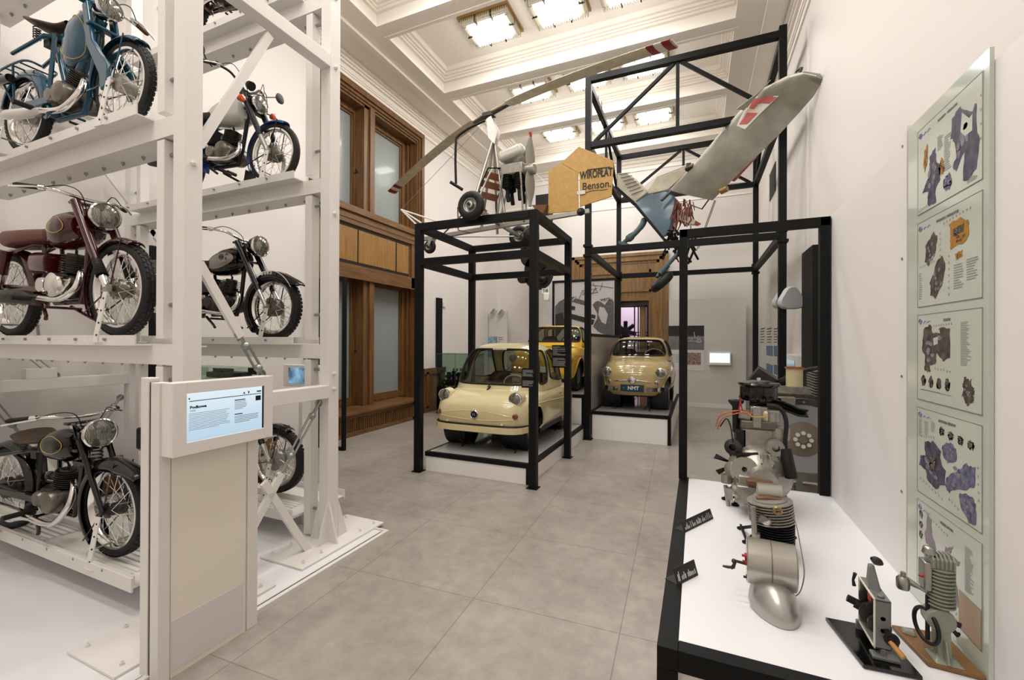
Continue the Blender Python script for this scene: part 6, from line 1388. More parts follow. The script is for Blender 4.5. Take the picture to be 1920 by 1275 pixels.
# fan, generator, wires, exhaust hose on the sides
def fan(m):
    c = E_(1378, 870, 3.0)
    for k in range(7): a = 2*PI*k/7; m.slab([c, c+V3(math.cos(a)*.04, -.01, math.sin(a)*.04), c+V3(math.cos(a+.3)*.12, .02, math.sin(a+.3)*.12), c+V3(math.cos(a-.05)*.12, -.02, math.sin(a-.05)*.12)], .003)
    m.lathe([(.02, 0), (.035, 0), (.035, .07), (.0, .07)], c, (0, 1, 0), 16)
ep(fan, 'cooling_fan', 'black', en)
ep(lambda m: (m.cyl(E_(1375, 838, 2.97), E_(1392, 828, 3.1), .045, 18), m.lathe([(.05, 0), (.05, .01), (.02, .02)], E_(1375, 838, 2.97), (-.3, -1, .1), 18)), 'generator', 'dark_steel', en)
ep(lambda m: (m.box(E_(1367, 925, 2.95), (.04, .04, .07)), m.cyl(E_(1360, 910, 2.95), E_(1366, 950, 2.95), .012, 8), m.lathe([(0, 0), (.03, .0), (.03, .05), (0, .05)], E_(1362, 905, 2.95), (0, 0, 1), 14), m.lathe([(.0, 0), (.045, 0), (.05, .02), (0, .04)], E_(1376, 880, 2.95), (-.6, -1, 0), 18)), 'starter_motor', 'alloy', en)
ep(lambda m: (m.tube(bez([E_(1438, 760, 2.95), E_(1462, 765, 2.93), E_(1474, 790, 2.92), E_(1472, 830, 2.92), E_(1474, 845, 2.92)], 5), .012, 8), m.tube(bez([E_(1472, 842, 2.92), E_(1478, 870, 2.9), E_(1484, 895, 2.9)], 5), .032, 14)), 'exhaust_hose', 'rubber', en)
for k, (m_, pts) in enumerate((('wire_copper', ((1342, 800), (1352, 778), (1385, 770), (1412, 775))), ('wire_copper', ((1345, 805), (1356, 784), (1390, 774), (1408, 780))), ('cut_red', ((1385, 770), (1388, 752), (1386, 742), (1392, 770))), ('black', ((1350, 800), (1362, 785), (1370, 800), (1374, 830))), ('gold_line', ((1400, 772), (1408, 780), (1420, 782), (1440, 781))))):
    ep(lambda m: m.tube(bez([E_(x, y, 2.94) for x, y in pts], 6), .004, 5), 'wire', m_, en)
def legs_(m):
    for p, q in (((.25, 2.97, .80), (.165, 3.06, BT+.005)), ((.25, 2.95, .78), (.215, 2.97, BT+.005)), ((.27, 2.97, .72), (.29, 3.04, BT+.005)), ((.42, 3.1, .8), (.52, 3.18, BT+.005)), ((.42, 3.05, .8), (.50, 3.0, BT+.005))): m.beam(p, q, .016, .016); m.cyl((q[0], q[1], BT), (q[0], q[1], BT+.008), .022, 14)
    m.beam((.165, 3.05, BT+.02), (.29, 3.04, BT+.03), .012, .012)
ep(legs_, 'stand', 'black_metal', en)
ep(lambda m: m.bx(.27, .275, 2.78, 2.784, .62, .80) if False else m.box((.325, 2.80, .81), (.13, .08, .03)), 'mount_plate', 'gasket', en, bevel=.008)
# ---- motorcycle engine with big fins on a black stand
t = thing('motorcycle_engine', 'cutaway finned motorcycle engine standing behind the silver drum on the bench', 'engine', (.32, 2.36, BT)); E2 = lambda x, y, Y=2.36: aty(x, y, Y)
def p2(fn, name, m, par=None, **k): mb = MB(); fn(mb); return mb.build(name, M[m], par or t, wl=True, **k)
cc_ = p2(lambda m: (m.lathe([(0, -.05), (.07, -.05), (.075, -.03), (.075, .03), (.07, .05), (0, .05)], (.325, 2.36, .69), (0, 1, 0), 24), m.box((.325, 2.40, .66), (.12, .12, .08))), 'crankcase', 'alloy_dark', bevel=.006)
p2(lambda m: cylinder_fins(m, V3(.33, 2.36, .66), (0, -.0, 1), .088, .0, .10, 9, .7, 28), 'cylinder', 'black_metal')
p2(lambda m: cylinder_fins(m, V3(.325, 2.36, .76), (-.12, 0, 1), .095, .0, .10, 8, .72, 28), 'cylinder_head', 'alloy')
p2(lambda m: m.slab([E2(1417, 931), E2(1440, 930), E2(1468, 936), E2(1470, 950), E2(1466, 974), E2(1455, 974), E2(1446, 955), E2(1420, 950)], .03, (0, 1, 0)), 'rocker_cover', 'gasket', bevel=.006)
p2(lambda m: m.torus(E2(1458, 958, 2.24), .014, .006, (0, 1, 0), 18, 6), 'rocker_seat', 'brass')
p2(lambda m: (m.cyl(E2(1412, 950, 2.27), E2(1416, 1020, 2.27), .012, 10), m.cyl(E2(1418, 1000, 2.27), E2(1419, 1024, 2.27), .016, 10)), 'pushrod_tube', 'alloy')
p2(lambda m: (m.box(E2(1434, 975, 2.26), (.05, .02, .03), ry=.5), m.cyl(E2(1436, 978, 2.25), E2(1438, 980, 2.28), .016, 12)), 'rocker_arm', 'steel')
p2(lambda m: m.cyl(E2(1420, 922, 2.42), E2(1465, 926, 2.42), .045, 20), 'head_tank', 'drum_metal', bevel=0)
def lg2(m):
    for p, q in (((.27, 2.42, .70), (.215, 2.61, BT+.005)), ((.27, 2.40, .68), (.225, 2.44, BT+.005)), ((.38, 2.45, .7), (.45, 2.6, BT+.005)), ((.38, 2.38, .68), (.40, 2.44, BT+.005))): m.beam(p, q, .014, .014); m.cyl((q[0], q[1], BT), (q[0], q[1], BT+.006), .018, 12)
    m.beam((.215, 2.61, BT+.02), (.225, 2.44, BT+.02), .01, .01)
p2(lg2, 'stand', 'black_metal')
p2(lambda m: m.tube(bez([E2(1472, 955, 2.3), E2(1490, 975, 2.2), E2(1502, 1030, 2.05), E2(1508, 1075, 1.95), E2(1500, 1110, 1.93), E2(1485, 1120, 1.95)], 6), .0022, 5), 'ignition_wire', 'steel')
# ---- silver drum motor with crank handle on an aluminium fairing
t = thing('drum_motor', 'silver drum with a crank handle resting on a rounded aluminium fairing on the bench', 'motor', (.27, 1.88, BT)); p3 = p2
def fair(m):
    c = V3(.262, 1.90, BT)
    def S(u, v):
        a = 2*PI*u; ph = v*PI/2; k = math.cos(ph)**.8; x = math.cos(a); y = math.sin(a); w_ = .085 if y < 0 else .075; l = .145 if y < 0 else .10
        p = V3(x*w_*k*(1+.06*y)+.10*0, y*l*k, .11*math.sin(ph)); ang = .22; return c+V3(p.x*math.cos(ang)-p.y*math.sin(ang)*.9, p.x*math.sin(ang)+p.y*math.cos(ang), p.z)
    m.grid(S, 40, 14, wu=True)
p2(fair, 'fairing', 'fairing', t)
dr = p2(lambda m: (m.lathe([(0, -.082), (.080, -.082), (.084, -.078), (.084, .078), (.080, .082), (0, .082)], (.262, 1.93, .745), (1, -.06, .0), 36)), 'drum', 'drum_metal', t)
p2(lambda m: (m.lathe([(.0845, -.002), (.0855, -.002), (.0855, .002), (.0845, .002)], (.262, 1.93, .745), (1, -.06, 0), 36)), 'drum_seam', 'alloy_dark', dr)
p2(lambda m: m.lathe([(.087, -.075), (.089, -.075), (.089, -.05), (.087, -.05)], (.262, 1.93, .745), (1, -.06, 0), 18, -2.3, -1.2), 'drum_opening', 'black', dr)
D3 = lambda x, y, Y=1.90: aty(x, y, Y)
p2(lambda m: (m.tube([D3(1402, 1058), D3(1380, 1052), D3(1375, 1062), D3(1371, 1066)], [.006, .006, .007, .005], 8), m.tube([D3(1378, 1064), D3(1364, 1063), D3(1355, 1061)], [.005, .006, .004], 8), m.sphere(D3(1376, 1052), .009, 10, 8)), 'crank_handle', 'dark_steel', t)
for (x, y) in ((1396, 1042), (1397, 1053), (1399, 1082)): p2(lambda m: (m.cyl(D3(x, y), D3(x+8, y+1), .011, 10), m.cyl(D3(x-5, y-1), D3(x+1, y), .005, 8)), 'terminal', 'cut_red' if y < 1080 else 'dark_steel', t)
p2(lambda m: (m.cyl(D3(1462, 1122, 1.86), D3(1474, 1128, 1.86), .014, 10), m.tube([D3(1466, 1124, 1.85), D3(1476, 1134, 1.84)], .003, 5)), 'fitting', 'alloy_dark', t)
# ---- gearbox cutaway on black board
t = thing('gearbox_cutaway', 'grey cutaway gearbox with long black-knobbed lever on a black board', 'gearbox', (.53, 1.77, BT)); E4 = lambda x, y, Y=1.77: aty(x, y, Y)
bp_ = [V3(.425, 1.875, 0), V3(.47, 1.645, 0), V3(.615, 1.655, 0), V3(.585, 1.88, 0)]
A = lambda z: [V3(p.x, p.y, z) for p in bp_]
p2(lambda m: m.hexa(A(BT), A(BT+.012)), 'board', 'black_gloss', t, smooth=False, bevel=.002)
def case_(m):
    # hollow case: four walls and a back, open to the left, standing on the board
    x0, x1 = .515, .556; ya, yb = 1.70, 1.845; z0, z1 = .64, .795
    for (a, b, c, d, e, f) in ((x0, x1, ya, ya+.008, z0, z1), (x0, x1, yb-.008, yb, z0, z1), (x0, x1, ya, yb, z1-.008, z1), (x0, x1, ya, yb, z0, z0+.008), (x1-.006, x1, ya, yb, z0, z1)): m.bx(a, b, c, d, e, f)
    m.bx(.505, .575, 1.685, 1.72, .614, .625); m.bx(.53, .545, 1.70, 1.715, .62, .645); m.bx(.505, .56, 1.835, 1.85, .614, .645)
p2(case_, 'case', 'grey_enamel', t, smooth=False, bevel=.003)
p2(lambda m: (m.bx(.512, .516, 1.70, 1.845, .64, .645), m.bx(.512, .516, 1.70, 1.845, .79, .795), m.bx(.512, .516, 1.70, 1.705, .64, .795), m.bx(.512, .516, 1.84, 1.845, .64, .795)), 'cut_edge', 'ivory', t, smooth=False)
def gr(m):
    for y, z, r in ((1.73, .70, .03), (1.76, .735, .024), (1.79, .70, .036), (1.82, .74, .028)):
        pr = []
        m.lathe([(.008, -.008), (r, -.008), (r, .008), (.008, .008)], (.535, y, z), (0.2, 1, 0), 24)
    m.cyl((.535, 1.70, .70), (.535, 1.84, .70), .007, 8); m.cyl((.535, 1.70, .737), (.535, 1.84, .737), .007, 8)
p2(gr, 'gear_set', 'dark_steel', t)
p2(lambda m: m.box((.528, 1.775, .765), (.012, .03, .03)), 'selector', 'cut_red', t)
p2(lambda m: (m.hexa([V3(.515, 1.76, .79), V3(.55, 1.755, .79), V3(.553, 1.80, .79), V3(.518, 1.80, .79)], [V3(.522, 1.785, .865), V3(.538, 1.782, .865), V3(.54, 1.80, .865), V3(.525, 1.80, .865)]), m.cyl((.535, 1.72, .795), (.535, 1.72, .803), .01, 12)), 'lever_housing', 'grey_enamel', t, bevel=.005)
lv = p2(lambda m: m.tube([V3(.531, 1.79, .86), E4(1643, 1056, 1.79)], .0034, 8), 'gear_lever', 'chrome', t)
p2(lambda m: m.lathe([(0, -.007), (.014, -.006), (.018, 0), (.014, .006), (0, .008)], E4(1644, 1052, 1.79), (.2, -.35, 1), 22), 'knob', 'black_gloss', lv)
p2(lambda m: (m.cyl((.545, 1.70, .70), (.545, 1.675, .70), .010, 12), m.beam((.545, 1.678, .70), (.56, 1.672, .675), .012, .010), m.lathe([(.0, 0), (.02, 0), (.02, .006), (0, .006)], (.552, 1.69, .685), (0, -1, 0), 16)), 'crank_arm', 'black', t)
p2(lambda m: m.tube([V3(.545, 1.675, .685), V3(.565, 1.64, .665)], [.007, .0085], 12), 'crank_grip', 'wood_grip', t)
p2(lambda m: m.tube([V3(.505, 1.85, .80), V3(.50, 1.853, .775), V3(.503, 1.853, .755)], [.006, .004, .006], 8), 'shift_linkage', 'black', t)
p2(lambda m: (m.cyl((.50, 1.835, .705), (.515, 1.83, .70), .016, 14), m.cyl((.48, 1.84, .715), (.505, 1.835, .707), .012, 10)), 'side_knob', 'black', t)
# ---- small finned engine model on wooden board
t = thing('engine_model', 'grey-green cutaway single-cylinder engine model on a varnished wooden board', 'engine model', (.73, 1.79, BT)); E5 = lambda x, y, Y=1.77: aty(x, y, Y)
bq = [V3(.625, 1.915, 0), V3(.655, 1.735, 0), V3(.785, 1.725, 0), V3(.775, 1.93, 0)]
p2(lambda m: m.hexa([V3(p.x, p.y, BT) for p in bq], [V3(p.x, p.y, BT+.014) for p in bq]), 'board', 'wood_board', t, smooth=False, bevel=.004)
def foot(m):
    m.hexa([V3(.675, 1.735, BT+.014), V3(.745, 1.733, BT+.014), V3(.74, 1.80, BT+.014), V3(.672, 1.81, BT+.014)], [V3(.688, 1.76, BT+.03), V3(.725, 1.76, BT+.03), V3(.72, 1.79, BT+.03), V3(.69, 1.79, BT+.03)])
    m.hexa([V3(.69, 1.755, BT+.02), V3(.722, 1.755, BT+.02), V3(.722, 1.795, BT+.02), V3(.69, 1.795, BT+.02)], [V3(.684, 1.765, .75), V3(.722, 1.765, .75), V3(.722, 1.80, .75), V3(.684, 1.80, .75)])
    m.cyl((.70, 1.76, .735), (.70, 1.81, .735), .036, 20); m.beam((.704, 1.74, BT+.015), (.704, 1.76, .68), .005, .03)
    m.hexa([V3(.64, 1.87, BT+.014), V3(.675, 1.86, BT+.014), V3(.68, 1.895, BT+.014), V3(.645, 1.90, BT+.014)], [V3(.65, 1.875, BT+.026), V3(.672, 1.868, BT+.026), V3(.675, 1.89, BT+.026), V3(.65, 1.893, BT+.026)])
p2(foot, 'pedestal', 'olive_grey', t, bevel=.004)
p2(lambda m: (cylinder_fins(m, V3(.705, 1.785, .775), (0, 0, 1), .035, 0, .125, 11, .72, 24)), 'finned_cylinder', 'olive_grey', t)
def headf(m):
    for k in range(6):
        x = .678+k*.010; m.slab([V3(x, 1.755, .90), V3(x, 1.815, .90), V3(x, 1.815, .925), V3(x, 1.80, .94), V3(x, 1.77, .94), V3(x, 1.755, .925)], .004, (1, 0, 0))
    m.box((.703, 1.785, .912), (.055, .05, .03))
p2(headf, 'cylinder_head', 'olive_grey', t)
p2(lambda m: (m.box((.668, 1.785, .865), (.02, .045, .09)), m.lathe([(.012, 0), (.018, .01), (.014, .03), (.0, .035)], (.675, 1.78, .925), (0, 0, 1), 14)), 'cut_section', 'steel', t, bevel=.004)
p2(lambda m: m.sphere((.656, 1.775, .862), .006, 10, 8, (1.6, 1, .8)), 'red_valve', 'cut_red', t)
p2(lambda m: (m.lathe([(.0, -.02), (.016, -.02), (.018, -.012), (.018, .012), (.012, .02), (0, .02)], E5(1693, 1092, 1.80), (0, 0, 1), 20), m.lathe([(.0, .02), (.007, .02), (.007, .034), (0, .034)], E5(1693, 1092, 1.80), (0, 0, 1), 12), m.tube([E5(1700, 1086, 1.80), E5(1722, 1100, 1.79), E5(1738, 1110, 1.785)], [.009, .007, .006], 8), m.tube([E5(1700, 1094, 1.80), E5(1735, 1108, 1.785)], .003, 6)), 'carburettor', 'steel', t)
p2(lambda m: (m.torus((.672, 1.79, .70), .05, .006, (1, .25, 0), 28, 8, sr=.006), m.tube([V3(.672, 1.78, .80), V3(.674, 1.785, .66)], .006, 8)), 'flywheel', 'black', t)
p2(lambda m: (m.tube([V3(.722, 1.78, .735), V3(.748, 1.772, .728)], .008, 10), m.tube([V3(.722, 1.79, .728), V3(.738, 1.78, .70), V3(.745, 1.78, .695)], [.005, .006, .009], 8)), 'hand_crank', 'black', t)
# ================================================================ POSTER PANEL on the partition
mat('mint_glass', '#c2c8bc', .12, coat=.6); mat('poster_mint', '#c3c7bb', .2, coat=.4); mat('purple_dark', '#2f2a38', .5, noise=.5, nscale=30, col2='#5f5a70'); mat('brown_dark', '#2c2421', .5, noise=.5, nscale=30, col2='#675a55'); mat('mauve', '#8b7d86', .5, noise=.2, nscale=25); mat('navy', '#3a3c55', .5, noise=.4, nscale=45, col2='#7a7c94'); mat('ochre', '#a9772d', .5, noise=.3, nscale=30); mat('brown_paper', '#b29a80', .6); mat('logo_blue', '#5a6fa8', .5); mat('drawing_light', '#857f88', .5, noise=.5, nscale=60); mat('callout', '#8c9088', .6)
PXW = BX1
pp = thing('green_glass_board', 'tall pale green glass panel mounted on the white partition, carrying five technical drawings', 'panel', (PXW-.01, 1.99, BT))
part(lambda m: m.bx(PXW-.012, PXW-.001, 1.72, 2.255, BT+.001, 2.47), 'glass_panel', M['mint_glass'], pp, smooth=False)
st_ = part(lambda m: m.bx(PXW-.014, PXW-.001, 2.262, 2.325, BT+.001, 2.49), 'edge_strip', M['white_metal'], pp, smooth=False)
for z in (2.42, 1.95, 1.46, .98): part(lambda m: m.cyl((PXW-.014, 2.30, z), (PXW-.017, 2.30, z), .006, 10), 'screw', M['steel'], st_)
def PW(u, v, zt, off=0.): return V3(PXW-.0135-off, 2.167-.418*u, zt-.325*v)     # u: left to right as seen, v: downwards
def pshape(parent, pts, zt, m, name, off=.0008):
    r_ = random.Random(len(pts)*7+int(zt*100)); Q = []
    for i in range(len(pts)):
        a, b = pts[i], pts[(i+1) % len(pts)]
        for k in range(4): Q.append((lerp(a[0], b[0], k/4)+r_.uniform(-.012, .012), lerp(a[1], b[1], k/4)+r_.uniform(-.014, .014)))
    pts = Q if name == 'drawing' else pts
    mb = MB(); mb.add([PW(u, v, zt, off) for u, v in pts], [tuple(range(len(pts)))]); o = mb.build(name, M[m], parent, wl=True, smooth=False)
    if name == 'drawing' and m != 'mauve':
        us = [p[0] for p in pts]; vs = [p[1] for p in pts]; cu, cv = sum(us)/len(us), sum(vs)/len(vs); w_, h_ = max(us)-min(us), max(vs)-min(vs); mb = MB()
        for k in range(7):
            a, b = cu+w_*r_.uniform(-.24, .24), cv+h_*r_.uniform(-.28, .28); q = [(a+w_*.09*math.cos(g)*r_.uniform(.6, 1), b+h_*.07*math.sin(g)*r_.uniform(.5, 1)) for g in [2*PI*i/7 for i in range(7)]]
            mb.add([PW(u, v, zt, off+.0005+k*.00005) for u, v in q], [tuple(range(7))])
        mb.build('shading', M['drawing_light' if m != 'ochre' else 'brown_dark'], o, wl=True, smooth=False)
def ragged(cx, cy, rx, ry, seed, n=22, j=.35):
    r_ = random.Random(seed); return [(cx+rx*(1-j*r_.random())*math.cos(2*PI*i/n), cy+ry*(1-j*r_.random())*math.sin(2*PI*i/n)) for i in range(n)]
def ptext(parent, zt, u0, u1, v0, v1, n, seed, m='callout', name='caption_lines'):
    r_ = random.Random(seed); mb = MB()
    for i in range(n):
        v = lerp(v0, v1, i/n); e = lerp(u0, u1, r_.uniform(.55, 1)); mb.add([PW(u0, v, zt, .0006), PW(e, v, zt, .0006), PW(e, v+(v1-v0)/n*.5, zt, .0006), PW(u0, v+(v1-v0)/n*.5, zt, .0006)], [(0, 1, 2, 3)])
    mb.build(name, M[m], parent, wl=True, smooth=False)
def dots(parent, zt, u0, u1, v0, v1, n):
    mb = MB()
    for i in range(n):
        u, v = lerp(u0, u1, i/max(1, n-1)), lerp(v0, v1, i/max(1, n-1)); mb.add([PW(u, v, zt, .0006), PW(u+.014, v, zt, .0006), PW(u+.014, v+.022, zt, .0006), PW(u, v+.022, zt, .0006)], [(0, 1, 2, 3)])
    mb.build('callout_numbers', M['callout'], parent, wl=True, smooth=False)
ZT = (2.418, 2.061, 1.707, 1.352, .998)
titles = ('MAGNETO   REGULATOR', 'PRADNICA / REGULATOR', 'GAZNIK', 'SKRZYNIA BIEGOW', 'PRZEKLADNIA')
names = ('topmost of the five technical drawings, with tall dark machine parts', 'second technical drawing from the top, with an ochre part', 'middle technical drawing, with one large dark machine and four small ones', 'fourth technical drawing from the top, with blue and purple gear parts', 'lowest technical drawing, partly behind the finned engine model, with a brown patch')
for k, zt in enumerate(ZT):
    ps = thing('technical_drawing', names[k]+' on the green panel' if k in (0,) else names[k], 'poster', tuple(PW(.5, 1, zt)), 0, 'technical drawings on the green panel')
    mb = MB(); f_ = .006
    mb.add([PW(0, 0, zt), PW(1, 0, zt), PW(1, 1, zt), PW(0, 1, zt), PW(0, 0, zt, -.001), PW(1, 0, zt, -.001), PW(1, 1, zt, -.001), PW(0, 1, zt, -.001)], [(0, 1, 2, 3), (7, 6, 5, 4), (0, 4, 5, 1), (1, 5, 6, 2), (2, 6, 7, 3), (3, 7, 4, 0)]); mb.build('sheet', M['poster_mint'], ps, wl=True, smooth=False)
    mb = MB(); g_ = .0055
    for (a, b, c, d) in ((0, 1, 0, g_), (0, 1, 1-g_, 1), (0, g_, 0, 1), (1-g_, 1, 0, 1)): mb.add([PW(a, c, zt, .0006), PW(b, c, zt, .0006), PW(b, d, zt, .0006), PW(a, d, zt, .0006)], [(0, 1, 2, 3)])
    mb.build('border', M['ink_grey'], ps, wl=True, smooth=False)
    text('title', titles[k], .0125 if k else .011, M['ink_grey'], ps, frameT(PW(.52, .085, zt, .001), (0, -1, 0), (0, 0, 1)), .0002, bold=.0004)
    mb = MB(); mb.torus(PW(.06, .08, zt, .001), .009, .0012, (1, 0, 0), 18, 5); mb.beam(PW(.02, .08, zt, .001), PW(.10, .08, zt, .001), .001, .0015); mb.tube(bez([PW(u, .09-.012*math.sin(u*90), zt, .001) for u in [.11+.02*i for i in range(8)]], 3), .0008, 4); mb.build('emblem', M['logo_blue'], ps, wl=True)
    if k == 0:
        pshape(ps, [(.12, .30), (.18, .24), (.20, .40), (.17, .46), (.14, .55), (.12, .46)], zt, 'ochre', 'drawing'); pshape(ps, [(.24, .40), (.33, .36), (.34, .52), (.42, .60), (.40, .74), (.34, .80), (.33, .96), (.20, .97), (.20, .80), (.10, .76), (.16, .68), (.22, .66), (.22, .52)], zt, 'purple_dark', 'drawing')
        pshape(ps, [(.60, .20), (.70, .14), (.74, .18), (.86, .30), (.92, .24), (.92, .50), (.96, .60), (.92, .86), (.82, .94), (.76, .90), (.76, .64), (.66, .76), (.60, .72), (.66, .60), (.62, .44), (.58, .40)], zt, 'purple_dark', 'drawing'); pshape(ps, ragged(.52, .82, .08, .10, 3), zt, 'navy', 'drawing'); pshape(ps, ragged(.43, .62, .05, .10, 8), zt, 'ochre', 'drawing')
        pshape(ps, [(.74, .22), (.84, .34), (.88, .32), (.88, .48), (.78, .48), (.72, .40)], zt, 'poster_mint', 'paper_gap', .0016)
        ptext(ps, zt, .36, .46, .26, .42, 9, 1); ptext(ps, zt, .47, .58, .32, .70, 16, 2); ptext(ps, zt, .80, .97, .92, .97, 3, 3); dots(ps, zt, .03, .16, .95, .93, 5); dots(ps, zt, .97, .97, .2, .6, 4)
    if k == 1:
        pshape(ps, [(.16, .30), (.30, .18), (.36, .24), (.34, .42), (.26, .46), (.22, .54), (.14, .48)], zt, 'brown_dark', 'drawing'); pshape(ps, [(.24, .74), (.36, .52), (.44, .48), (.50, .58), (.46, .76), (.34, .92), (.24, .88)], zt, 'brown_dark', 'drawing'); pshape(ps, [(.56, .18), (.72, .16), (.82, .22), (.84, .34), (.80, .42), (.58, .44), (.56, .36)], zt, 'ochre', 'drawing')
        pshape(ps, [(.64, .50), (.74, .49), (.74, .57), (.66, .58)], zt, 'ochre', 'drawing'); pshape(ps, [(.62, .24), (.76, .23), (.76, .32), (.62, .33)], zt, 'brown_dark', 'drawing', .0016)
        ptext(ps, zt, .03, .10, .60, .92, 12, 4); ptext(ps, zt, .62, .76, .62, .88, 10, 5); ptext(ps, zt, .80, .96, .60, .82, 9, 6); dots(ps, zt, .46, .84, .13, .10, 9); dots(ps, zt, .40, .40, .22, .46, 5); dots(ps, zt, .54, .54, .5, .9, 7); dots(ps, zt, .05, .30, .52, .5, 7)
    if k == 2:
        pshape(ps, [(.14, .14), (.26, .13), (.27, .22), (.40, .22), (.40, .17), (.56, .17), (.56, .48), (.46, .52), (.36, .44), (.34, .56), (.24, .58), (.24, .66), (.14, .66), (.16, .50), (.10, .42), (.10, .30)], zt, 'brown_dark', 'drawing'); pshape(ps, [(.30, .28), (.38, .26), (.38, .34), (.31, .36)], zt, 'poster_mint', 'paper_gap', .0016)
        for q in range(4): pshape(ps, ragged(.12+.135*q, .77+.0*q, .045, .07, 20+q), zt, 'brown_dark', 'drawing')
        pshape(ps, ragged(.82, .80, .09, .16, 31, 18), zt, 'brown_dark', 'drawing'); ptext(ps, zt, .72, .86, .12, .56, 26, 7); ptext(ps, zt, .07, .60, .87, .885, 2, 8, 'ink_grey'); dots(ps, zt, .30, .58, .13, .12, 8); dots(ps, zt, .32, .56, .6, .62, 6)
    if k == 3:
        pshape(ps, [(.14, .38), (.30, .34), (.42, .40), (.42, .50), (.50, .60), (.50, .74), (.34, .84), (.20, .80), (.16, .70), (.04, .68), (.08, .56), (.16, .54)], zt, 'purple_dark', 'drawing'); pshape(ps, [(.44, .34), (.58, .26), (.66, .32), (.66, .44), (.54, .50), (.46, .46)], zt, 'navy', 'drawing'); pshape(ps, [(.52, .66), (.66, .54), (.80, .42), (.92, .42), (.92, .60), (.84, .64), (.66, .74), (.56, .80), (.50, .76)], zt, 'navy', 'drawing'); pshape(ps, [(.70, .74), (.88, .70), (.92, .76), (.92, .96), (.84, .98), (.72, .88)], zt, 'navy', 'drawing')
        for q in range(4): pshape(ps, ragged(.44+.14*q, .19+.01*q, .045, .05, 40+q), zt, 'brown_dark', 'drawing')
        pshape(ps, ragged(.30, .58, .09, .10, 9), zt, 'brown_dark', 'drawing', .0016); ptext(ps, zt, .03, .11, .14, .34, 12, 9); ptext(ps, zt, .14, .22, .14, .30, 10, 10); ptext(ps, zt, .26, .34, .12, .24, 7, 11); dots(ps, zt, .08, .30, .32, .28, 6); dots(ps, zt, .06, .44, .82, .90, 8); dots(ps, zt, .55, .68, .86, .9, 4); dots(ps, zt, .94, .95, .4, .7, 5)
    if k == 4:
        pshape(ps, [(.20, .10), (.27, .14), (.28, .30), (.36, .42), (.30, .46), (.18, .44), (.14, .36), (.18, .28)], zt, 'mauve', 'drawing'); pshape(ps, [(.50, .30), (.62, .24), (.58, .34), (.72, .34), (.68, .40), (.60, .44), (.62, .54), (.50, .44)], zt, 'mauve', 'drawing'); pshape(ps, [(.46, .40), (.50, .52), (.66, .58), (.70, .80), (.48, .84), (.36, .76), (.38, .56)], zt, 'mauve', 'drawing'); pshape(ps, [(.70, .62), (.99, .62), (.99, .99), (.70, .99)], zt, 'brown_paper', 'brown_patch')
        for q in range(3): pshape(ps, ragged(.08, .16+.12*q, .03, .045, 50+q), zt, 'mauve', 'drawing')
        ptext(ps, zt, .78, .90, .14, .58, 24, 12); dots(ps, zt, .26, .52, .12, .16, 7); dots(ps, zt, .64, .66, .62, .95, 6); dots(ps, zt, .30, .60, .86, .94, 7)
# ================================================================ BEYOND THE GLAZED SCREEN, RIGHT WALL
mat('housing_grey', '#5c5955', .45, metal=.2); mat('disc_brown', '#8a8073', .4, metal=.3)
t = thing('truck_engine', 'large engine with round flywheel housing standing on the floor behind the glazed screen', 'engine', (.85, 4.35, 0))
def q1(fn, name, m, par=None, **k): mb = MB(); fn(mb); return mb.build(name, M[m], par or t, wl=True, **k)
c = V3(.80, 4.22, .80)
fh = q1(lambda m: m.lathe([(.0, .03), (.27, .03), (.29, .0), (.335, -.02), (.335, .05), (.29, .08), (0, .10)], c, (0, 1, 0), 48), 'flywheel_housing', 'housing_grey')
q1(lambda m: m.lathe([(.14, .0), (.285, .0), (.285, .02), (.14, .02)], c-V3(0, .0, 0), (0, 1, 0), 48), 'face_ring', 'plate_grey', fh)
q1(lambda m: (m.lathe([(.0, -.03), (.03, -.03), (.035, -.02), (.10, -.01), (.145, .0), (.145, .03), (0, .03)], c, (0, 1, 0), 40)), 'clutch_disc', 'disc_brown', fh)
def hl(m):
    for k in range(8): a = 2*PI*k/8; m.cyl(c+V3(math.cos(a)*.055, -.03, math.sin(a)*.055), c+V3(math.cos(a)*.055, -.018, math.sin(a)*.055), .016, 12)
q1(hl, 'disc_hole', 'paper', fh)
def bl(m):
    for k in range(16): a = 2*PI*k/16; m.cyl(c+V3(math.cos(a)*.31, -.04, math.sin(a)*.31), c+V3(math.cos(a)*.31, -.02, math.sin(a)*.31), .009, 8)
q1(bl, 'housing_bolts', 'steel', fh)
b_k = q1(lambda m: (m.bx(.55, 1.12, 4.3, 4.9, .95, 1.18), m.bx(.62, 1.05, 4.32, 5.0, .6, .95)), 'engine_block', 'alloy_dark', bevel=.02)
q1(lambda m: (m.bx(.58, .74, 4.16, 4.2, 1.08, 1.15), m.cyl((.62, 4.16, 1.12), (.62, 4.2, 1.12), .03, 14)), 'mount_plate', 'alloy', bevel=.01)
def fins_(m):
    for k in range(10): m.bx(.88, 1.15, 4.2, 4.5, 1.16+k*.022, 1.168+k*.022)
q1(fins_, 'oil_cooler_fins', 'alloy', smooth=False)
q1(lambda m: (m.tube(bez([V3(.6, 4.2, 1.25), V3(.75, 4.1, 1.36), V3(.95, 4.15, 1.40), V3(1.1, 4.2, 1.36)], 5), .018, 8), m.tube(bez([V3(.9, 4.15, 1.36), V3(1.0, 4.1, 1.39), V3(1.12, 4.2, 1.33)], 5), .012, 8), m.box((.5, 4.15, 1.29), (.16, .12, .14), rx=.2, ry=.6)), 'pipes', 'dark_steel')
fl = q1(lambda m: m.lathe([(0, 0), (.05, .0), (.065, .03), (.065, .05), (0, .05)], (.71, 4.05, 1.20), (0, 0, 1), 24), 'filter_bowl', 'alloy')
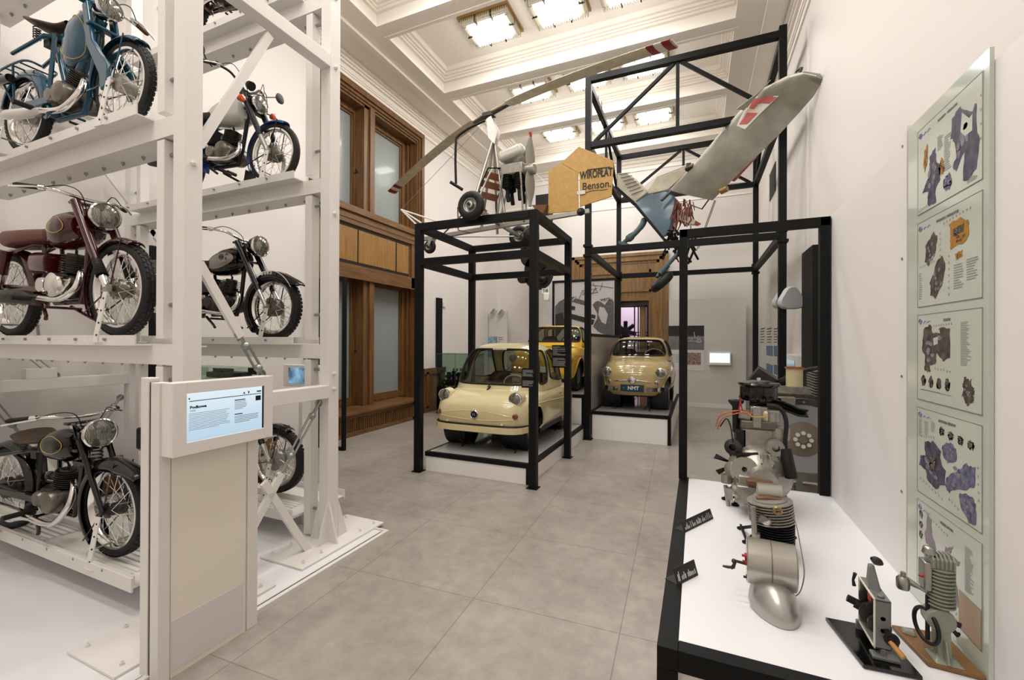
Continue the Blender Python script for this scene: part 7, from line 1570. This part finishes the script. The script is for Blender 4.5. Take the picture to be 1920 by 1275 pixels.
q1(lambda m: m.lathe([(.058, .05), (.058, .19), (.0, .19)], (.71, 4.05, 1.20), (0, 0, 1), 24), 'filter_element', 'creme_plastic', fl)
q1(lambda m: m.lathe([(.062, .0), (.066, .0), (.066, .012), (.062, .012)], (.71, 4.05, 1.39), (0, 0, 1), 24), 'copper_band', 'wire_copper', fl)
q1(lambda m: (m.tube([(1.03, 4.12, 1.02), (1.06, 4.1, 1.0)], .035, 12),), 'red_cap', 'cut_red')
q1(lambda m: (m.bx(.60, .95, 4.2, 4.26, .46, .53), m.bx(.76, .80, 4.22, 4.28, 0, .46), m.bx(.5, 1.2, 4.3, 4.36, .34, .40), m.bx(.52, .57, 4.3, 4.36, 0, .4), m.bx(1.12, 1.17, 4.3, 4.36, 0, .6), m.bx(.52, .57, 4.8, 4.86, 0, .6), m.bx(1.12, 1.17, 4.8, 4.86, 0, .6)), 'stand', 'steel', smooth=False)
# tall black display slab, poster boards, screen, lamps on the right wall
t = thing('black_post', 'tall black slab post standing against the right wall beyond the glazed screen', 'post', (XR-.08, 6.6, 0))
q1(lambda m: m.bx(XR-.07, XR-.005, 6.35, 6.95, 0, 2.80), 'slab', 'black_metal', smooth=False)
t = thing('wall_panel', 'white exhibition panel with printed text rows and blue pictures given a faint glow on the far right wall', 'panel', (XR-.03, 10.2, .3))
q1(lambda m: m.bx(XR-.03, XR-.005, 8.6, 11.7, .3, 3.3), 'board', 'panel_grey', smooth=False)
RW = lambda x, y: atx(x, y, XR-.032)
def rq(x0, y0, x1, y1, name, m, par=None):
    a, b, c_, d = RW(x0, y0), RW(x1, y0), RW(x1, y1), RW(x0, y1); b.z = a.z; c_.z = d.z = RW((x0+x1)/2, y1).z; mb = MB(); mb.slab([a, b, c_, d], .003); mb.build(name, M[m], par or t, wl=True, smooth=False)
mat('photo_blue_glow', '#33485c', .4, emit='#4e7fa8', estr=.12, noise=.6, nscale=9); mat('text_dark', '#55524c', .6)  # blue prints with a faint glow put into the colour
for (x0, y0, x1, y1) in ((1437, 648, 1449, 667), (1451, 648, 1457, 668), (1437, 681, 1449, 699), (1451, 683, 1457, 702)): rq(x0, y0, x1, y1, 'picture', 'photo_blue_glow')
for k in range(6):
    for (x0, x1) in ((1426, 1434), (1438, 1447), (1451, 1458)): rq(x0, 616+k*5, x1-(k*37 % 3), 617.3+k*5, 'text_line', 'text_dark')
t = thing('touch_screen', 'white-framed wall screen showing a blue page behind the engines on the right wall', 'screen', (XR-.1, 7.3, 1.1))
q1(lambda m: m.bx(XR-.12, XR-.005, 7.0, 7.9, .9, 1.42), 'housing', 'kiosk_white', smooth=False, bevel=.01)
mat('screen_dim', '#101418', .15, emit='#7f9db4', estr=.5)
q1(lambda m: m.bx(XR-.125, XR-.12, 7.1, 7.75, .98, 1.34), 'display', 'screen_dim', smooth=False)
q1(lambda m: m.bx(XR-.123, XR-.121, 7.1, 7.12, .98, 1.34), 'bezel_line', 'ink', smooth=False)
mat('speaker_grey', '#b9b9bd', .4)
# triangular loudspeakers
for i, (x, y, s, lab) in enumerate(((1468, 564, .9, 'grey triangular loudspeaker on the right wall, partly behind its brighter twin'), (1483, 561, 1.05, 'light grey rounded triangular loudspeaker on the right wall, in front of its twin'))):
    p = aty(x, y, 7.2-.3*i); t = thing('wall_speaker', lab, 'speaker', p, 0, 'triangular wall speakers')
    R_ = .15*s; pts = []
    for k in range(48):
        a = 2*PI*k/48; r = R_*(1-.13*math.cos(3*(a+PI/2))-.02); pts.append((math.cos(a)*r, math.sin(a)*r))
    ca = math.radians(20); mb = MB(); X_ = V3(math.cos(ca), math.sin(ca), 0); N_ = V3(math.sin(ca), -math.cos(ca), 0)
    ring = lambda sc, o: [p+X_*(a*sc)+V3(0, 0, 1)*(b*sc)+N_*o for a, b in pts]
    vs = ring(.7, -.07)+ring(1, -.03)+ring(1, .03)+ring(.9, .05); n_ = 48
    mb.add(vs, [tuple(range(n_-1, -1, -1)), tuple(range(3*n_, 4*n_))]+[(j*n_+k, j*n_+(k+1) % n_, (j+1)*n_+(k+1) % n_, (j+1)*n_+k) for j in range(3) for k in range(n_)]); mb.build('shell', M['speaker_grey'], t, wl=True)
    mb = MB(); mb.tube([p-N_*.05, V3(p.x+.15, p.y+.05, p.z+.06), V3(XR-.01, p.y+.12, p.z+.03)], .012, 8); mb.build('wall_bracket', M['dark_steel'], t, wl=True)
t = thing('air_vent', 'small dark grille high on the right wall beyond the tall cage', 'vent', (XR-.01, 9.9, 4.9))
q1(lambda m: m.bx(XR-.012, XR-.002, 9.55, 10.3, 4.5, 5.05), 'grille', 'ink', smooth=False)
t = thing('socket_box', 'small white junction box on the end of the bench wall behind the screen', 'box', (.5, 5.2, 0)) if False else None
# ================================================================ FAR WALL AND LEFT GALLERY
t = thing('exhibition_board', 'light grey standing exhibition board right of the oak doorway', 'panel', (.2, 11.65, 0))
q1(lambda m: m.bx(-.66, 1.06, 11.60, 11.68, .0, 2.66), 'board', 'panel_grey', smooth=False)
q1(lambda m: m.bx(-.66, 1.06, 11.585, 11.6, 0, .09), 'skirting', 'white_metal', smooth=False)
YB2 = 11.598
def fq(x0, z0, x1, z1, name, m, par=None, off=0.): mb = MB(); mb.bx(x0, x1, YB2-.004-off, YB2-off, z0, z1); return mb.build(name, M[m], par or t, wl=True, smooth=False)
mat('photo_black', '#222022', .5); mat('photo_grey', '#7b7878', .5, noise=.25, nscale=9); mat('photo_light', '#b4b1ae', .5); mat('photo_mid', '#5a5656', .5, noise=.4, nscale=20); mat('poster_white', '#d6d3d0', .5); mat('photo_red', '#5c2623', .5, noise=.5, nscale=30, col2='#b0a09a')
t = thing('poster', 'grey and black picture of a wheeled rover above a text sheet, on the standing board', 'poster', (-.26, YB2, .9))
fq(-.67, .89, .16, 1.40, 'text_sheet', 'poster_white'); fq(-.67, 1.40, .15, 2.0, 'picture_ground', 'photo_grey'); fq(-.67, 1.74, .15, 2.0, 'picture_sky', 'photo_black', off=.001)
mb = MB()
for x in (-.28, .04): mb.lathe([(.03, 0), (.055, 0), (.055, .003), (.03, .003)], (x, YB2-.006, 1.62), (0, -1, 0), 18)
for a, b in (((-.34, 1.62), (.10, 1.60)), ((-.30, 1.68), (.08, 1.70)), ((-.05, 1.70), (-.08, 1.84)), ((-.20, 1.6), (-.05, 1.72)), ((.0, 1.6), (.02, 1.76))): mb.beam((a[0], YB2-.008, a[1]), (b[0], YB2-.008, b[1]), .012, .018)
mb.build('rover_drawing', M['photo_light'], t, wl=True); fq(-.23, 1.03, .08, 1.33, 'small_picture', 'photo_red', off=.001)
for k in range(9): fq(-.60, 1.08+k*.025, -.34-(k*7 % 3)*.02, 1.086+k*.025, 'text_line', 'ink_grey', off=.001)
t = thing('touch_screen', 'small bright white wall screen on the standing board right of the doorway', 'screen', (.5, YB2, 1.05))
q1(lambda m: m.bx(.25, .735, 11.50, 11.598, 1.04, 1.36), 'housing', 'kiosk_white', smooth=False, bevel=.01)
mat('screen_bright', '#101010', .2, emit='#f4f8fa', estr=1.15)
q1(lambda m: m.bx(.275, .71, 11.496, 11.5, 1.10, 1.33), 'display', 'screen_bright', smooth=False)
t = thing('wall_box', 'small white box fixed to the far wall beside the doorway, above the rover picture', 'box', (-.55, YF, 2.4))
p = aty(1264, 577, YF-.04); q1(lambda m: m.box(p, (.14, .06, .11)), 'casing', 'white_metal', smooth=False, bevel=.01)
q1(lambda m: m.box(p+V3(0, -.002, -.06), (.12, .05, .012)), 'lower_edge', 'dark_steel', smooth=False)
# ---- photograph of a tipped car and a crowd behind the yellow car (plain shapes)
PY_ = 10.9
t = thing('photo_panel', 'large black-framed monochrome photograph of a tipped car and a crowd behind the yellow car', 'photo panel', (-2.7, PY_, 0))
def PP(x, y, o=0.): p = aty(x, y, PY_); p.y -= o; return p
def pf(pts, m, name, o=.004): mb = MB(); mb.add([PP(x, y, o) for x, y in pts], [tuple(range(len(pts)))]); return mb.build(name, M[m], pic, wl=True, smooth=False)
a, b = PP(1040, 531), PP(1152, 640)
pic = None; mb = MB(); mb.bx(a.x, b.x, PY_-.004, PY_+.02, b.z-.3, a.z); pic = mb.build('picture', mat('photo_sky', '#b9b5b5', .5), t, wl=True, smooth=False)
mb = MB(); mb.bx(a.x-.06, b.x+.06, PY_-.02, PY_+.03, a.z, a.z+.06); mb.bx(a.x-.06, a.x, PY_-.02, PY_+.03, 0, a.z); mb.bx(b.x, b.x+.08, PY_-.02, PY_+.03, 0, a.z); mb.bx(a.x, b.x, PY_-.02, PY_+.03, b.z-.36, b.z-.3); mb.build('frame', M['black_metal'], t, wl=True, smooth=False)
pf([(1041, 575), (1048, 566), (1062, 558), (1080, 556), (1090, 570), (1070, 600), (1041, 620)], 'photo_mid', 'crowd', .006)
pf([(1041, 590), (1055, 586), (1060, 610), (1041, 636)], 'photo_black', 'dark_crowd', .007)
pf([(1068, 568), (1078, 557), (1108, 566), (1120, 588), (1119, 600), (1113, 606), (1062, 592), (1064, 578)], 'photo_light', 'car_body', .010)
pf([(1071, 566), (1079, 559), (1106, 567), (1101, 574)], 'photo_mid', 'car_window', .013); pf([(1063, 586), (1115, 600), (1112, 609), (1064, 596)], 'photo_black', 'car_underside', .013); pf([(1070, 573), (1079, 575), (1078, 582), (1069, 580)], 'photo_black', 'car_lamp', .014); pf([(1108, 589), (1117, 591), (1116, 598), (1108, 596)], 'photo_black', 'car_lamp', .014)
pf([(1110, 573), (1116, 566), (1122, 564), (1128, 567), (1134, 572), (1141, 562), (1147, 560), (1151, 566), (1151, 636), (1140, 630), (1122, 622), (1112, 612), (1120, 596), (1118, 584)], 'photo_mid', 'people', .008)
pf([(1124, 575), (1133, 577), (1140, 590), (1136, 608), (1128, 604), (1122, 590)], 'photo_light', 'striped_coat', .011)
mb = MB()
for x0, y0, x1, y1 in ((1092, 545, 1120, 541), (1092, 552, 1122, 548), (1092, 545, 1098, 552), (1098, 552, 1104, 543), (1104, 543, 1110, 551), (1110, 551, 1116, 542), (1116, 542, 1121, 548), (1085, 562, 1092, 545), (1112, 530, 1118, 542), (1130, 530, 1125, 545), (1095, 532, 1150, 540)): mb.beam(PP(x0, y0, .012), PP(x1, y1, .012), .006, .012)
mb.build('stand_truss', M['photo_mid'], pic, wl=True, smooth=False)
text('banner_words', 'WETZ', .09, M['photo_black'], pic, frameT(PP(1135, 562, .014), (1, 0, .08), (0, 0, 1)), .001, bold=.002)
# ---- railway signal on a mast
SY = 11.1
t = thing('railway_signal', 'black railway signal lamp on a mast with a small white plate reading TrB', 'signal', (aty(1001, 640, SY).x, SY, 0)); S_ = lambda x, y, Y=SY: aty(x, y, Y)
q1(lambda m: m.tube([S_(997, 480), V3(S_(997, 640).x, SY, 0)], .07, 14), 'mast', 'black_metal')
def oval(m, x0, x1, y0, y1, d):
    a, b = S_(x0, y0), S_(x1, y1); r = abs(b.x-a.x)/2; cx = (a.x+b.x)/2; zt, zb = a.z-r, b.z+r; pts = [(cx+r*math.cos(PI*i/14), zt+r*math.sin(PI*i/14)) for i in range(15)]+[(cx-r*math.cos(PI*i/14), zb-r*math.sin(PI*i/14)) for i in range(15)]; m.prism(pts, 'y', SY-.3-d, SY-.3)
q1(lambda m: oval(m, 985, 1018, 430, 503, .05), 'upper_backboard', 'black', smooth=False)
q1(lambda m: (oval(m, 992, 1044, 482, 545, .05), m.bx(S_(1012, 500).x, S_(1043, 500).x, SY-.35, SY-.3, S_(1, 532).z, S_(1, 508).z)), 'lower_backboard', 'black', smooth=False)
for (x, y) in ((1026, 525), (1003, 470)):
    q = S_(x, y); q.y = SY-.4; q1(lambda m: m.lathe([(.14, -.02), (.15, .1), (.13, .1), (.12, 0), (0, .02)], q, (0, -1, 0), 22), 'lamp_hood', 'black'); q1(lambda m: m.lathe([(.10, .03), (.05, .06), (0, .07)], q, (0, -1, 0), 20), 'lamp_lens', 'dark_steel')
q = S_(991, 525); q1(lambda m: m.cyl(q+V3(0, -.4, 0), q+V3(-.02, -.5, -.04), .15, 16, .12), 'side_hood', 'black')
a, b = S_(1017, 541, SY-.4), S_(1030, 550, SY-.4); pl = q1(lambda m: m.bx(a.x, b.x, SY-.43, SY-.41, b.z, a.z), 'name_plate', 'paper', smooth=False)
text('plate_text', 'TrB', .12, M['ink'], pl, frameT((a+b)/2+V3(0, -.04, 0), (1, 0, 0), (0, 0, 1)), .001, bold=.002, xs=.75)
a = S_(1025, 557, SY-.4); q1(lambda m: m.box(a, (.14, .12, .2)), 'white_fitting', 'white_metal', bevel=.02)
q1(lambda m: m.prism([(S_(1003, 570).x, S_(1, 563).z), (S_(1030, 570).x, S_(1, 564).z), (S_(1030, 570).x, S_(1, 572).z), (S_(1006, 570).x, S_(1, 582).z)], 'y', SY-.45, SY-.3), 'bracket', 'black_metal', smooth=False)
# ---- left gallery: black strip, glass cabinet with model, small wall fittings
t = thing('black_post', 'slim black post on the left wall seen through the car cage', 'post', (XL+.05, 8.75, 0))
a, b = atx(819, 558, XL+.03), atx(828, 640, XL+.03); q1(lambda m: m.bx(XL+.005, XL+.05, a.y, b.y, .35, a.z), 'post', 'black_metal', smooth=False)
t = thing('glass_cabinet', 'greenish glass cabinet holding a dark model machine at the left wall behind the microcar', 'cabinet', (-5.2, 8.3, 0))
G0 = aty(819, 663, 8.12); G1 = aty(890, 663, 8.12); G0.x = max(G0.x, XL+.06)
q1(lambda m: m.bx(G0.x, G1.x, 8.12, 8.56, 0, .60), 'base', 'black_gloss', smooth=False)
q1(lambda m: (m.bx(G0.x, G1.x, 8.12, 8.126, .6, G0.z), m.bx(G0.x, G1.x, 8.554, 8.56, .6, G0.z), m.bx(G0.x, G0.x+.006, 8.126, 8.554, .6, G0.z), m.bx(G1.x-.006, G1.x, 8.126, 8.554, .6, G0.z), m.bx(G0.x, G1.x, 8.12, 8.56, G0.z, G0.z+.006)), 'glass_case', 'glass_green', smooth=False)
q1(lambda m: (m.bx(G0.x, G1.x, 8.118, 8.123, G0.z-.004, G0.z+.008), m.bx((G0.x+G1.x)/2-.005, (G0.x+G1.x)/2+.002, 8.118, 8.123, .6, G0.z), m.bx(G0.x-.004, G0.x+.004, 8.118, 8.123, .6, G0.z)), 'glass_edge', 'text_dark', smooth=False)
t = thing('model_machine', 'small dark model machine with brass fittings inside the glass cabinet', 'model', tuple(aty(858, 702, 8.33)))
c = aty(858, 702, 8.33)
t.location = (c.x, c.y, .602); B0 = .602
def mm(m):
    m.box((c.x, c.y, B0+.06), (.5, .22, .05))
    for k in range(4): m.cyl((c.x-.22+k*.13, c.y, B0+.08), (c.x-.22+k*.13, c.y, B0+.30+.03*(k % 2)), .05, 12)
    for k in range(6): m.lathe([(.03, 0), (.075, 0), (.075, .02), (.03, .02)], (c.x-.26+k*.1, c.y-.14, B0+.075), (0, 1, 0), 16)
    m.beam((c.x-.3, c.y, B0+.2), (c.x+.25, c.y, B0+.28), .06, .06)
q1(mm, 'machine_body', 'black')
q1(lambda m: [m.cyl((c.x-.1+k*.09, c.y, B0+.33), (c.x-.1+k*.09, c.y, B0+.39), .022, 10) for k in range(4)], 'brass_cups', 'brass')
t = thing('sensor_box', 'tiny white sensor box on the left wall beside the slim black post', 'box', tuple(atx(833, 571, XL+.02)))
p = atx(833, 571, XL+.02); q1(lambda m: m.box(p, (.05, .1, .12)), 'casing', 'white_metal', smooth=False, bevel=.01)
# corner board with projectors
cb = thing('exhibition_board', 'pale board in the far left corner with a blue picture and short text', 'panel', (-5.2, 11.2, 0))
t = cb; x0, x1, zt = aty(880, 600, 11.3).x, aty(951, 600, 11.3).x, aty(951, 583, 11.3).z
x0 = max(x0, XL+.02)
q1(lambda m: m.bx(x0, x1, 11.3, 11.36, 0, zt), 'board', 'panel_grey', smooth=False)
a, b = aty(915, 631, 11.29), aty(932, 652, 11.29); mat('photo_cyan', '#35627f', .5, noise=.6, nscale=14, col2='#a9c4cf')
q1(lambda m: m.bx(a.x, b.x, 11.292, 11.3, b.z-.3, a.z), 'blue_picture', 'photo_cyan', smooth=False)
for k, (y, w_) in enumerate(((632, 11), (636, 10), (640, 5), (643, 5), (647, 5))):
    a = aty(934, y, 11.29); q1(lambda m: m.bx(a.x, a.x+w_*.0135, 11.294, 11.3, a.z-.014, a.z), 'text_line', 'ink_grey' if k < 2 else 'photo_red', smooth=False)
for i, (x, y) in enumerate(((922, 584), (937, 585))):
    p = aty(x, y, 11.1); t = thing('wall_projector', 'small white curved spotlight in the far left corner, %s of the pair' % ('left' if i == 0 else 'right'), 'spotlight', p, 0, 'white spotlights in the corner')
    q1(lambda m: m.grid(lambda u, v: p+V3(-.07+.14*u+.08*(v-.5), .1*u, .09*math.cos(PI*(v-.5)*.5)*0+.13*(v-.5)), 6, 8), 'shade', 'white_metal', solid=.03)
    q1(lambda m: m.grid(lambda u, v: p+V3(.0+.08*u+.09*(v-.5), -.03, .14*(v-.5)), 6, 8), 'lens_strip', 'galvanised', solid=.01)
# cabinet, screen and black strip seen through the rack
t = thing('black_post', 'slim black post on the left wall seen between the rack posts', 'post', (XL+.04, 3.0, 0))
a, b = atx(281, 460, XL+.03), atx(292, 600, XL+.03); q1(lambda m: m.bx(XL+.005, XL+.05, a.y, b.y, .3, a.z), 'post', 'black_metal', smooth=False)
t = thing('glass_cabinet', 'greenish glass cabinet with dark models seen above the kiosk screen through the rack', 'cabinet', (-4.2, 4.3, 0))
Y_ = 3.08; a, b = aty(376, 689, Y_), aty(438, 689, Y_)
a.x = max(a.x-.35, XL+.05)
q1(lambda m: m.bx(a.x, b.x, Y_, Y_+.3, 0, 1.17), 'base', 'white_metal', smooth=False)
q1(lambda m: (m.bx(a.x, b.x, Y_, Y_+.006, 1.17, a.z), m.bx(b.x-.006, b.x, Y_, Y_+.3, 1.17, a.z), m.bx(a.x, a.x+.006, Y_, Y_+.3, 1.17, a.z), m.bx(a.x, b.x, Y_, Y_+.3, a.z, a.z+.005)), 'glass_case', 'glass_green', smooth=False)
q1(lambda m: m.bx(b.x-.14, b.x-.02, Y_+.26, Y_+.28, a.z-.08, a.z-.005), 'dark_card', 'ink', smooth=False)
c = V3((a.x+b.x)/2+.08, Y_+.2, 1.171)
t = thing('model_machine', 'low dark model machine inside the glass cabinet behind the rack', 'model', c)
q1(lambda m: (m.box(c+V3(0, 0, .035), (.5, .2, .06)), m.box(c+V3(-.1, 0, .08), (.16, .14, .05)), m.beam(c+V3(-.2, -.05, .10), c+V3(.25, -.05, .05), .02, .02)), 'machine_body', 'dark_steel', bevel=.006)
t = thing('touch_screen', 'small white-framed screen showing a dark blue scene, behind the rack far posts', 'screen', (-3.6, 4.0, 1.3))
Y_ = 4.0; a, b = aty(531, 683, Y_), aty(592, 728, Y_)
q1(lambda m: (m.bx(a.x, b.x, Y_, Y_+.08, b.z, a.z), m.bx((a.x+b.x)/2-.03, (a.x+b.x)/2+.03, Y_+.02, Y_+.08, 0, b.z)), 'housing', 'kiosk_white', smooth=False, bevel=.008)
c0, c1 = aty(541, 689, Y_-.004), aty(588, 721, Y_-.004); mat('screen_scene', '#0d1218', .2, emit='#5f8fb6', estr=.75, noise=.9, nscale=7)
sc = bpy.data.materials['screen_scene'].node_tree; bs = sc.nodes['Principled BSDF']; rp_ = [n for n in sc.nodes if n.type == 'VALTORGB'][0]
rp_.color_ramp.elements[0].color = (.01, .015, .03, 1); rp_.color_ramp.elements[1].color = (.25, .5, .75, 1); sc.links.new(rp_.outputs[0], bs.inputs['Emission Color'])
q1(lambda m: m.bx(c0.x, c1.x, Y_-.004, Y_, c1.z, c0.z), 'display', 'screen_scene', smooth=False)
